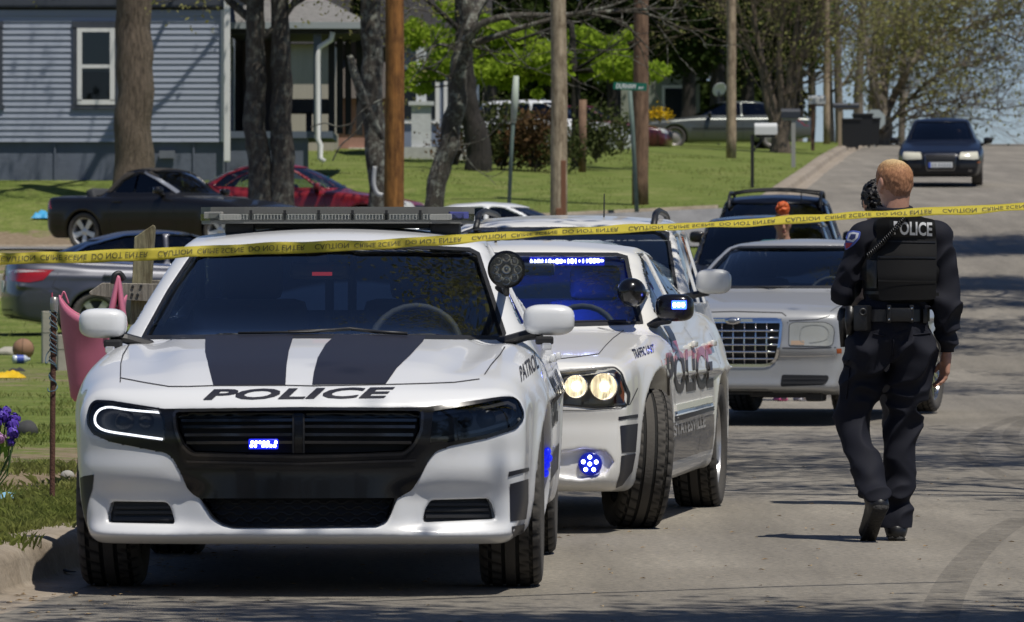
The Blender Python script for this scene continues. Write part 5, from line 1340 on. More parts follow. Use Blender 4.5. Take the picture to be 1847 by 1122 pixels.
def figure(b, J, k=.03, hands=(), g=0, arms=True, legs=True, torso=True):
    """whole body under the clothes"""
    if torso:
        sl, sr, hl, hr = J['sl'], J['sr'], J['hl'], J['hr']; N = J['neck']
        ch = (sl+sr)/2+V3(0,0,-.12); wa = (hl+hr)/2*.55+(sl+sr)/2*.45+V3(0,0,-.04); pe = (hl+hr)/2+V3(0,0,.04)
        b.seg(ch+V3(0,0,.06), ch-V3(0,0,.05), V3(.165,.115,.12)+g, V3(.165,.12,.12)+g, k); b.seg(ch, wa, V3(.16,.118,.1)+g, V3(.145,.105,.1)+g, k); b.seg(wa, pe, V3(.145,.105,.1)+g, V3(.165,.125,.11)+g, k)
        b.seg(N, ch+V3(0,0,.08), .062+g, .07+g, .05); 
        for q in (sl, sr): b.seg(N-V3(0,0,.04), q, .055+g, .062+g, .04)
    if arms:
        for a in 'lr': limb(b, [J['s'+a], J['e'+a], J['w'+a]], [.060, .045, .030], .03, g)
    if legs:
        for a in 'lr': limb(b, [J['h'+a], J['k'+a], J['a'+a]], [.088, .060, .040], .03, g)
        for a in 'lr': b.seg(J['a'+a], J['t'+a], .042+g, .034+g, .02)
SKIN = mat('skin', (.50,.27,.19), .5, spec=.3, var=.10, vscale=40)
NAVYCLOTH = mat('navy_cloth', (.0095,.0105,.0175), .8, bump=.10, bscale=420, spec=.25)
VESTCLOTH = mat('vest_nylon', (.010,.0098,.010), .7, bump=.12, bscale=420, spec=.25)
LEATHER = mat('black_leather', (.010,.010,.011), .38, bump=.08, bscale=60)

def officer():
    D = 27.9; S = F/D
    X0, Z0 = at(1612, 975, D).x, 0.0
    root = empty('person', (X0, D, 0), 0, 'police officer in dark uniform and vest walking away with his back turned', 'person')
    def L(px, py, y=0.0):
        p = at(px, py, D+y); return V3(p.x-X0, y, p.z-Z0)
    J = dict(neck=L(1614,388), sl=L(1558,430,.0), sr=L(1690,428,.0), el=L(1523,524,.03), er=L(1709,546,-.04), wl=L(1548,496,.27), wr=L(1707,640,.03),
             hl=L(1568,628), hr=L(1648,628), kl=L(1537,762,.06), kr=L(1628,772,.05), al=L(1580,893,-.20), ar=L(1616,944,.0), tl=L(1567,958,-.06), tr=V3(.02,.17,.035))
    Hc = L(1613,339,.02)
    fwd = (-.42, .90, -.04)
    b = Blob((-.42,-.36,-.01), (.40,.46,1.92), .006)
    figure(b, J, g=-.017); P = head(b, Hc, fwd, 1.03, J['neck']+V3(0,0,-.03))
    hand(b, J['wr'], (-.10,.10,-1), (-.35,.9,0), (-.9,-.3,0), .8); hand(b, J['wl'], (.35,.8,.35), (.2,-.3,.9), (.9,.2,-.2), .9)
    b.mesh('body', SKIN, root)
    # hair: short, fair, longer on top
    b = Blob((-.16,-.18,1.55), (.18,.22,1.92), .005)
    f = np.array(fwd); f = f/np.linalg.norm(f); r = np.cross(f, V3(0,0,1)); r /= np.linalg.norm(r); up = np.cross(r, f); Rm = np.stack([r, f, up], 1)
    b.seg(P(0,-.008,.050), P(0,.026,.058), V3(.079,.098,.083), V3(.073,.088,.083), .02, rot=Rm)
    b.seg(P(0,-.012,.035), P(0,-.005,.03), V3(.0785,.0965,.088)*1.025, V3(.0785,.0965,.088)*1.025, .02, rot=Rm); b.seg(P(0,-.05,-.01), P(0,-.045,-.03), V3(.056,.05,.05), V3(.054,.044,.04), .02, rot=Rm)
    n = (f*1.0-up*.30); n /= np.linalg.norm(n); b.half(tuple(n), float(n@P(0,.060,.05)), .01)
    n = -up*.9+f*.45; n /= np.linalg.norm(n); b.half(tuple(n), float(n@P(0,-.035,-.040)), .02)
    for sg in (-1, 1): b.seg(P(sg*.08,-.002,.008), P(sg*.085,-.010,.008), V3(.022,.030,.044), V3(.022,.030,.044), .008, cut=True, rot=Rm)
    b.folds(.0022, 3, (150,150,60))
    m, N, Lk, p = nodes_mat('fair_cropped_hair'); tc = N.new('ShaderNodeTexCoord'); sx = N.new('ShaderNodeSeparateXYZ'); Lk.new(tc.outputs['Object'], sx.inputs[0])
    ad = N.new('ShaderNodeMath'); ad.operation = 'MULTIPLY_ADD'; Lk.new(noise_node(N, Lk, tc.outputs['Object'], 26, 4, .6), ad.inputs[0]); ad.inputs[1].default_value = .05; Lk.new(sx.outputs[2], ad.inputs[2])
    mr = N.new('ShaderNodeMapRange'); hz = float(P(0,0,0)[2]); mr.inputs[1].default_value = hz-.03; mr.inputs[2].default_value = hz+.175; Lk.new(ad.outputs[0], mr.inputs[0])
    c_ = ramp(N, Lk, mr.outputs[0], [(0, (.46,.245,.165)), (.22, (.38,.19,.11)), (.62, (.36,.175,.09)), (.80, (.40,.23,.11)), (.95, (.60,.45,.24))])
    c_ = mixc(N, Lk, .8, c_, ramp(N, Lk, noise_node(N, Lk, tc.outputs['Object'], 120, 6, .8, (1,1,.35)), [(.34, (.40,.38,.36)), (.66, (1.5,1.5,1.5))]), 'MULTIPLY')
    Lk.new(c_, p.inputs['Base Color']); p.inputs['Roughness'].default_value = .7; p.inputs['Specular IOR Level'].default_value = .25
    b.mesh('hair', m, root)
    # shirt
    b = Blob((-.42,-.30,.78), (.40,.46,1.70), .007)
    figure(b, J, g=.012, legs=False); 
    for a in 'lr': limb(b, [J['s'+a], J['e'+a], J['w'+a]], [.060, .050, .040], .03)
    b.folds(.020, 5, (30,30,26), [(1.15,.12),(1.0,.14),(1.35,.1)])
    b.half((0,0,1), float(J['neck'][2]+.035), .006)
    wd = (J['wl']-J['el']); wd /= np.linalg.norm(wd); b.half(tuple(wd), float(wd@(J['wl']-wd*.005)), .004)
    n = V3(0,0,-1); b.half((0,0,-1), -float(J['wr'][2]+.012), .004)
    b.mesh('shirt', NAVYCLOTH, root)
    b = MB(); pts = []
    for k in range(25):
        a = 2*math.pi*k/24; pts.append(Vector(J['neck'])+Vector((.074*math.cos(a)+.0,.074*math.sin(a)-.005,.028+.012*math.sin(a))))
    b.tube(pts, .017, 8, cap=False); b.build('collar', NAVYCLOTH, root, True)
    # trousers
    b = Blob((-.42,-.36,.06), (.40,.40,1.16), .007)
    pe = (J['hl']+J['hr'])/2
    b.seg(pe+V3(0,0,.19), pe+V3(0,0,.03), V3(.172,.138,.08), V3(.182,.145,.10), .03)
    for a in 'lr':
        h, kn, an = J['h'+a], J['k'+a], J['a'+a]
        low = an+(an-kn)/np.linalg.norm(an-kn)*.015
        limb(b, [h, kn, low], [.115, .082, .075], .035)
        b.seg(h+V3(0,-.05,-.02), h+V3(0,-.045,-.06), .085, .08, .05)
    b.folds(.023, 11, (26,26,34), [(.93,.10),(.56,.13),(.20,.14),(.75,.10)])
    b.mesh('trousers', NAVYCLOTH, root)
    b = MB()
    for q, a in (((1519,700), 0), ((1526,655), 0)): pass
    # boots
    for a in 'lr':
        b = Blob((-.30,-.42,-.01), (.30,.36,.32), .006)
        an, to = J['a'+a], J['t'+a]
        heel = an+V3(0,-.045,-.075) if a == 'r' else an+V3(.012,-.055,-.045)
        if a == 'r': heel[2] = .045
        sh_ = (J['k'+a]-an)/np.linalg.norm(J['k'+a]-an); b.seg(an+sh_*.05, an, .050, .050, .02); b.seg(an, heel+V3(0,.02,0), .052, .042, .03); b.seg(heel, to, V3(.042,.042,.042), V3(.046,.05,.036), .03); b.seg(an, to, .045, .035, .03)
        if a == 'r': b.half((0,0,-1), -.004, .004)
        else:
            ax = to-heel; ax /= np.linalg.norm(ax); nrm = np.cross(ax, V3(1,0,0)); nrm /= np.linalg.norm(nrm)
            if nrm[1] > 0: nrm = -nrm
            b.half(tuple(nrm), float(nrm@heel+.036), .004)
        bt = b.mesh('boot', LEATHER, root)
        sb = MB(); ax = to-heel; ax = ax/np.linalg.norm(ax); pts = [Vector(heel-ax*.035), Vector(heel*.6+to*.4), Vector(to+ax*.04)]
        if a == 'l':
            off = Vector(nrm)*.036; sb.tube([p+off for p in pts], [.040,.036,.040], 12, flat=.35)
        else: sb.tube([Vector((p.x, p.y, .012)) for p in pts], [.044,.040,.046], 12, flat=.28)
        sb.build('sole', mat('boot_sole', (.012,.011,.010), .7, bump=.6, bscale=60), bt, True)
    # vest
    b = Blob((-.34,-.30,1.02), (.34,.34,1.66), .007)
    ch = (J['sl']+J['sr'])/2
    b.seg(ch+V3(0,0,-.03), ch+V3(0,.0,-.16), V3(.172,.150,.07), V3(.190,.168,.1), .03); b.seg(ch+V3(0,0,-.16), ch+V3(-.005,0,-.275), V3(.190,.168,.1), V3(.176,.155,.08), .03)
    for sg in (-1, 1): b.seg(ch+V3(sg*.085,.05,.05), ch+V3(sg*.085,-.06,.055), .045, .05, .03)
    b.half((0,0,-1), -float(L(0,548)[2]), .012)
    b.folds(.006, 21, (12,12,40), [(1.2,.12)])
    v = b.mesh('vest', VESTCLOTH, root)
    bv = BVHTree.FromPolygons([q.co.copy() for q in v.data.vertices], [tuple(p.vertices) for p in v.data.polygons])
    prof_y = [(py, float(min((bv.ray_cast(Vector((float(L(1632,py)[0])+dx, -1, float(L(1632,py)[2]))), Vector((0,1,0)))[0] or Vector((0,-.16,0))).y for dx in (-.06,0,.06)))) for py in (396,410,430,460,500,540)]
    def onp(px, py, off):
        q = L(px, py); yy = float(np.interp(py, [a for a, _ in prof_y], [b_ for _, b_ in prof_y])); xc = float(L(1632,py)[0])
        return Vector((q[0], yy-off+1.6*(q[0]-xc)**2, q[2]))
    def onv(px, py, off=.003, y=-.2):
        p = Vector(L(px, py, y)); o = Vector((-X0, -D, CAMZ)); d = (p-o).normalized(); h = bv.ray_cast(o, d)
        if h[0] is None: h = bv.find_nearest(p)
        n_ = h[1] if h[1].dot(d) < 0 else -h[1]
        return h[0]+n_*off
    def vpatch(name, poly, m, off, step=5, tri=None):
        V, Fc = tri or fill(poly, step); co = [onp(*q, off) if abs(q[0]-1632) < 62 else onv(*q, off) for q in V]; fs = []
        dv = Vector((0,1,0))
        for f_ in Fc:
            n_ = (co[f_[1]]-co[f_[0]]).cross(co[f_[2]]-co[f_[0]]); fs.append(f_ if n_.dot(dv) < 0 else f_[::-1])
        return pymesh(name, co, fs, m, v, True)
    vpatch('back_panel', rnd_poly([(1578,397),(1600,391),(1650,391),(1682,397),(1686,440),(1684,540),(1582,542),(1578,470)], 6), VESTCLOTH, .020)
    vpatch('name_strip', [(1600,398),(1682,400),(1682,430),(1600,427)], mat('strip_black', (.008,.008,.008), .7), .023)
    V, Fc = text_mesh('POLICE', maxedge=.12, bold=.03)
    vpatch('lettering', None, mat('white_letters', (.88,.88,.88), .6), .026, tri=(quadmap(V, [(1608,424),(1677.5,427),(1677,402),(1607.5,399.5)]), Fc))
    for y in (434, 462, 505): 
        vpatch('webbing', [(1580,y),(1684,y+2),(1684,y+5),(1580,y+3)], LEATHER, .024)
    for pts in ([(1566,470),(1578,470),(1578,520),(1566,520)], [(1560,525),(1690,528),(1690,534),(1560,531)]): vpatch('webbing', pts, LEATHER, .010)
    # radio cord: coiled, across the left shoulder blade
    a_, e_ = [(1634,384),(1620,402),(1602,423),(1582,444),(1562,462)], None
    ctr = [onp(*q, .042) for q in a_]; pts = []; n_ = 240
    for k in range(n_+1):
        t = k/n_*(len(ctr)-1); i = min(int(t), len(ctr)-2); p = ctr[i].lerp(ctr[i+1], t-i); d = (ctr[i+1]-ctr[i]).normalized(); u = d.cross(Vector((0,1,0))).normalized(); w_ = u.cross(d)
        ang = k/n_*2*math.pi*26; pts.append(p+(u*math.cos(ang)+w_*math.sin(ang))*.0105)
    b = MB(); b.tube(pts, .0042, 5); b.build('radio_cord', LEATHER, v, True)
    # sleeve badge
    SL = [o for o in root.children if o.name.startswith('shirt')][0]
    bs = BVHTree.FromPolygons([q.co.copy() for q in SL.data.vertices], [tuple(p.vertices) for p in SL.data.polygons])
    def ons(px, py, off=.003):
        p = Vector(L(px, py, -.1)); o = Vector((-X0, -D, CAMZ)); d = (p-o).normalized(); h = bs.ray_cast(o, d)
        if h[0] is None: h = bs.find_nearest(p)
        n_ = h[1] if h[1].dot(d) < 0 else -h[1]; return h[0]+n_*off
    def spatch(name, poly, m, off, par):
        V, Fc = fill(poly, 3); co = [ons(*q, off) for q in V]
        fs = [f_ if (co[f_[1]]-co[f_[0]]).cross(co[f_[2]]-co[f_[0]]).y < 0 else f_[::-1] for f_ in Fc]
        return pymesh(name, co, fs, m, par, True)
    bd = spatch('sleeve_badge', rnd_poly([(1531,418),(1539,416),(1553,418),(1551,430),(1541,442),(1526,452),(1523,438)], 3), mat('badge_blue_edge', (.08,.12,.42), .6), .004, SL)
    spatch('badge_field', [(1533,421),(1540,419),(1550,421),(1548,429),(1540,437),(1529,434)], mat('badge_white', (.62,.64,.70), .6), .006, bd)
    spatch('badge_field', [(1527,438),(1539,438),(1533,446),(1527,449)], mat('badge_red', (.40,.03,.05), .6), .006, bd)
    spatch('badge_emblem', [(1537,423),(1545,423),(1544,430),(1538,433),(1533,431)], mat('badge_navy', (.03,.04,.14), .6), .008, bd)
    # belt and gear
    b = MB(); zc = float(L(0,569)[2]); pts = []
    for k in range(41):
        a = 2*math.pi*k/40; pts.append(Vector((float(pe[0])+.178*math.cos(a), .148*math.sin(a), zc)))
    for i in range(40):
        p, q = pts[i], pts[i+1]; h = .029
        for dz0, dz1 in ((-h, h),): b.quad(p+Vector((0,0,dz0)), q+Vector((0,0,dz0)), q+Vector((0,0,dz1)), p+Vector((0,0,dz1)))
    bm_ = b.b; bmesh.ops.remove_doubles(bm_, verts=bm_.verts, dist=1e-4); bmesh.ops.solidify(bm_, geom=bm_.faces, thickness=-.008)
    belt = b.build('belt', LEATHER, root, True, sharp=40)
    def gear(name, px, py, d, y=None, bev=.012, m=LEATHER, par=None, rz=0):
        lx_ = float(L(px, py)[0]); u = (lx_-float(pe[0]))/.185; yy = -.150*math.sqrt(max(0, 1-min(1, u*u)))-d[1]*.35 if y is None else y
        q = Vector(L(px, py, yy)); b = MB(); b.box(q, d, bevel=bev, rot=rotz(rz)); return b.build(name, m, par or root, True, sharp=50)
    gear('pouch', 1623, 568, (.115,.045,.068)); 
    for x in (1603, 1644):
        t = gear('keeper', x, 566, (.022,.05,.085), bev=.006); 
        for y in (556, 576): gear('snap', x, y, (.011,.062,.011), bev=.004, m=CHROME, par=t)
    p_ = gear('holster', 1556, 574, (.075,.06,.125), rz=-.5); 
    q = Vector(L(1556,563,-.16)); b = MB(); b.lathe([(.020,.0),(.020,.012),(.010,.013),(.010,.004)], 16, Matrix.Translation(q) @ Matrix.Rotation(math.pi/2, 4, 'X')); b.build('holster_ring', PLASTIC, p_, True)
    b = MB(); b.tube([Vector(L(1534,552,-.05)), Vector(L(1533,580,-.05)), Vector(L(1533,604,-.05))], [.024,.026,.018], 10); b.build('baton_case', LEATHER, root, True)
    b = MB(); b.tube([Vector(L(1521,556,.03)), Vector(L(1520,580,.03)), Vector(L(1521,626,.03))], [.020,.022,.014], 10); b.build('radio', PLASTIC, root, True)
    gear('belt_loop', 1668, 570, (.02,.05,.07), bev=.005)
    # pocket seams
    bt = [o for o in root.children if o.name.startswith('trousers')][0]
    bb = BVHTree.FromPolygons([q.co.copy() for q in bt.data.vertices], [tuple(p.vertices) for p in bt.data.polygons])
    def ont(px, py, off=.004):
        p = Vector(L(px, py, -.1)); o = Vector((-X0, -D, CAMZ)); d = (p-o).normalized(); h = bb.ray_cast(o, d)
        if h[0] is None: h = bb.find_nearest(p)
        return h[0]-d*off
    b = MB()
    for ln in ([(1648,604),(1684,600)], [(1575,602),(1596,606)], [(1509,657),(1533,663),(1526,720)], [(1612,612),(1610,640),(1604,670)]):
        P_ = [ont(x0+(x1-x0)*t, y0+(y1-y0)*t) for (x0, y0), (x1, y1) in zip(ln, ln[1:]) for t in np.linspace(0, 1, 8)]; b.tube(P_, .0035, 5)
    b.build('pocket_seam', NAVYCLOTH, bt, True)
    return root
officer()

def dark_haired():
    D = 32.6; px, top = 1581, 331
    X0 = at(px, 0, D).x; z0 = road_z(D); H = at(px, top, D).z-z0
    root = empty('person', (X0, D, z0), 0, 'dark haired person in a brown jacket standing just beyond the officer', 'person')
    hz = H-.115
    J = dict(neck=V3(.02,0,H-.26), sl=V3(-.07,-.12,H-.36), sr=V3(.14,.13,H-.36), el=V3(-.06,-.12,H-.66), er=V3(.18,.15,H-.66), wl=V3(-.16,.06,H-.74), wr=V3(.06,.25,H-.74), hl=V3(.06,-.05,.94), hr=V3(.14,.07,.94), kl=V3(.115,-.04,.50), kr=V3(.125,.07,.50), al=V3(.115,-.05,.09), ar=V3(.125,.06,.09), tl=V3(.05,.06,.035), tr=V3(.06,.16,.035))
    b = Blob((-.38,-.26,-.01), (.42,.42,H+.03), .009)
    figure(b, J, g=-.006); P = head(b, V3(.0,0,hz), (-.3,1,0), 1.0, J['neck']); hand(b, J['wr'], (0,.1,-1), (-.3,.9,0), (-1,0,0)); hand(b, J['wl'], (.3,.9,.2), (0,0,1), (1,0,0)); b.mesh('body', SKIN, root)
    b = Blob((-.16,-.18,H-.30), (.18,.2,H+.05), .006); b.seg(P(0,-.02,.035), P(0,-.01,.035), V3(.088,.105,.098), V3(.086,.1,.098), .01); b.seg(P(0,-.06,-.03), P(0,-.055,-.05), .06, .05, .03); b.half((-.3*.95,.95,-.15), float(V3(-.3*.95,.95,-.15)@P(0,.05,.03)), .01); b.folds(.028, 4, (120,120,70))
    b.mesh('hair', mat('black_hair', (.012,.010,.010), .45, bump=.5, bscale=90), root)
    b = Blob((-.38,-.3,.80), (.42,.42,H-.10), .009); figure(b, J, g=.03, legs=False); b.folds(.014, 2, (22,22,24)); b.half((0,0,1), H-.235, .01); b.half((0,0,-1), -.88, .01); b.mesh('jacket', mat('brown_jacket', (.030,.020,.016), .75, bump=.3, bscale=60), root)
    b = Blob((-.3,-.3,.07), (.35,.3,1.02), .009)
    for a in 'lr': limb(b, [J['h'+a], J['k'+a], J['a'+a]], [.11,.08,.07], .03)
    b.seg((J['hl']+J['hr'])/2+V3(0,0,.05), (J['hl']+J['hr'])/2, V3(.16,.12,.06), V3(.17,.13,.08), .03); b.folds(.012, 6, (22,22,30)); b.mesh('trousers', mat('dark_trousers', (.015,.015,.018), .8), root)
    for a in 'lr':
        b = Blob((-.3,-.2,-.01), (.35,.3,.16), .008); b.seg(J['a'+a]+V3(0,-.03,-.045), J['t'+a], .042, .038, .02); b.half((0,0,-1), -.004, .004); b.mesh('shoe', LEATHER, root)
dark_haired()

def bystander():
    D = 55.3; px = 1412; z0 = road_z(D)
    X0 = at(px, 0, D).x; H = at(px, 385, D).z-z0
    root = empty('person', (X0, D, z0), 0, 'woman with an orange hair bun standing behind the silver sedan, face to the camera', 'person')
    J = dict(neck=V3(0,0,H-.25), sl=V3(-.17,0,H-.34), sr=V3(.17,0,H-.34), el=V3(-.22,.03,H-.62), er=V3(.22,.03,H-.62), wl=V3(-.16,-.16,H-.78), wr=V3(.16,-.16,H-.78), hl=V3(-.085,0,.90), hr=V3(.085,0,.90), kl=V3(-.08,-.02,.48), kr=V3(.12,-.02,.48), al=V3(-.05,.02,.09), ar=V3(.14,.02,.09), tl=V3(.0,-.15,.035), tr=V3(.20,-.13,.035))
    SK2 = mat('tan_skin', (.36,.19,.125), .5, spec=.3)
    b = Blob((-.36,-.36,-.01), (.36,.26,H+.03), .009); figure(b, J, g=-.006); P = head(b, V3(0,0,H-.115), (.05,-1,-.03), .98, J['neck']); hand(b, J['wl'], (.3,-.6,-.6), (1,0,0), (0,1,-.5)); hand(b, J['wr'], (-.3,-.6,-.6), (-1,0,0), (0,1,-.5)); b.mesh('body', SK2, root)
    ORANGE = mat('orange_hair', (.50,.07,.012), .55, col2=(.62,.13,.02), vscale=30, bump=.5, bscale=60)
    b = Blob((-.15,-.15,H-.2), (.15,.18,H+.22), .006); b.seg(P(0,-.02,.045), P(0,-.02,.045), V3(.083,.098,.088), V3(.083,.098,.088), .01); b.half((0,-1,-.55), float(V3(0,-1,-.55)@P(0,.028,.075)), .008)
    b.mesh('hair', mat('light_roots', (.42,.22,.10), .6), root)
    b = Blob((-.15,-.15,H-.1), (.15,.18,H+.24), .006); b.seg(V3(0,0,H+.045), V3(0,0,H+.055), .064, .060, .01); b.seg(V3(0,0,H-.01), V3(0,0,H+.03), .04, .05, .02); b.folds(.02, 8, (110,110,90)); b.mesh('hair_bun', ORANGE, root)
    b = MB()
    for sg in (-1, 1): b.sphere(Vector(P(sg*.033,.084,.004)), (.022,.012,.013), u=10, v=6)
    b.build('eye', mat('eye_dark', (.02,.012,.01), .3), root, True)
    b = MB()
    for sg in (-1, 1): b.tube([Vector(P(sg*.016,.094,.024)), Vector(P(sg*.034,.092,.030)), Vector(P(sg*.052,.080,.024))], .0045, 6)
    b.build('eyebrow', mat('brow_dark', (.05,.025,.015), .7), root, True)
    b = MB(); b.tube([Vector(P(-.022,.088,-.058)), Vector(P(0,.0955,-.058)), Vector(P(.022,.088,-.058))], [.003,.008,.003], 6); b.build('lips', mat('lips', (.32,.09,.08), .4), root, True)
    b = Blob((-.36,-.3,.78), (.36,.26,H-.1), .01); figure(b, J, g=.02, legs=False, arms=False)
    for a in 'lr': b.seg(J['s'+a], J['s'+a]*.4+J['e'+a]*.6, .07, .065, .03)
    b.folds(.01, 3, (22,22,24)); b.half((0,0,1), H-.25, .01); b.half((0,0,-1), -.82, .01); b.mesh('top', mat('teal_top', (.015,.10,.12), .8), root)
    b = Blob((-.3,-.3,.09), (.35,.3,.98), .01)
    for a in 'lr': limb(b, [J['h'+a], J['k'+a], J['a'+a]], [.10,.072,.052], .03)
    b.seg((J['hl']+J['hr'])/2+V3(0,0,.05), (J['hl']+J['hr'])/2, V3(.15,.12,.06), V3(.16,.13,.08), .03); b.mesh('leggings', mat('black_leggings', (.014,.014,.016), .75), root)
    for a in 'lr':
        b = Blob((-.3,-.34,-.01), (.4,.2,.18), .007); b.seg(J['a'+a]+V3(0,.03,-.03), J['t'+a]+V3(0,0,.015), .046, .040, .02); b.seg(J['a'+a]+V3(0,.02,.02), J['a'+a], .045, .045, .02); b.half((0,0,-1), -.024, .004); sh = b.mesh('trainer', mat('trainer_white', (.62,.60,.62), .6) if a == 'r' else mat('trainer_grey', (.10,.12,.17), .6), root)
        h_ = J['a'+a]+V3(0,.05,0); t_ = J['t'+a]+V3(0,-.02,0)
        b = MB(); b.tube([Vector((h_[0],h_[1],.016)), Vector(((h_+t_)[0]/2,(h_+t_)[1]/2,.016)), Vector((t_[0],t_[1],.016))], [.046,.044,.046], 10, flat=.4); b.build('sole', mat('sole_pink', (.55,.10,.22), .6) if a == 'l' else mat('sole_white', (.6,.58,.58), .6), sh, True)
        b = MB(); b.tube([Vector(J['t'+a]+V3(-.03,.03,.045)), Vector(J['t'+a]+V3(0,.02,.062)), Vector(J['t'+a]+V3(.03,.03,.045))], .010, 6); b.build('stripe', mat('trainer_pink', (.6,.16,.32), .6), sh, True)
bystander()
# ------------------------------------------------------------------ house, neighbours, poles, signs, mailboxes
def wood(name, c1, c2, sx=18, scale=3):
    m, N, L, p = nodes_mat(name); tc = N.new('ShaderNodeTexCoord'); v = tc.outputs['Object']
    a = ramp(N, L, noise_node(N, L, v, scale, 8, .75, (sx*.45, sx*.45, .5)), [(.38, c1), (.62, c2)])
    k = ramp(N, L, noise_node(N, L, v, 4.5, 6, .7, (1.6,1.6,.7)), [(.36, (.50,.46,.42)), (.5, (.95,.95,.95)), (.66, (1.3,1.28,1.25))])
    c = mixc(N, L, 1.0, a, k, 'MULTIPLY'); L.new(c, p.inputs['Base Color']); p.inputs['Roughness'].default_value = .85
    b = N.new('ShaderNodeBump'); b.inputs['Strength'].default_value = .7; b.inputs['Distance'].default_value = .02
    L.new(noise_node(N, L, v, scale, 5, .7, (sx*.5, sx*.5, .4)), b.inputs['Height']); L.new(b.outputs[0], p.inputs['Normal']); return m
def bark(name, c1, c2, lichen=None):
    m, N, L, p = nodes_mat(name); tc = N.new('ShaderNodeTexCoord'); v = tc.outputs['Object']
    c = ramp(N, L, noise_node(N, L, v, 8, 8, .8, (3,3,.5)), [(.36, c1), (.64, c2)])
    if lichen: c = mixc(N, L, ramp(N, L, noise_node(N, L, v, 5.5, 7, .8), [(.50, (0,0,0)), (.60, (1,1,1))]), c, lichen)
    L.new(c, p.inputs['Base Color']); p.inputs['Roughness'].default_value = .95
    b = N.new('ShaderNodeBump'); b.inputs['Strength'].default_value = 1.0; b.inputs['Distance'].default_value = .06
    L.new(noise_node(N, L, v, 7, 6, .7, (3.5,3.5,.5)), b.inputs['Height']); L.new(b.outputs[0], p.inputs['Normal']); return m
SIDING = mat('blue_grey_siding', (.30,.335,.40), .6, var=.06, vscale=1.5, stretch=(.3,1,4)); TRIMDK = mat('dark_blue_trim', (.050,.058,.075), .6); WHITEP = mat('white_trim_paint', (.74,.74,.71), .55, var=.04, vscale=3)
SKIRT = mat('painted_block', (.115,.135,.175), .75, var=.12, vscale=2, bump=.3, bscale=9)
PORCHB = mat('porch_blue', (.11,.135,.175), .6); SHINGLE = mat('pale_shingle', (.38,.37,.35), .85, var=.18, vscale=9, stretch=(1,1,1)); DARKP = mat('dark_porch', (.020,.021,.024), .8)
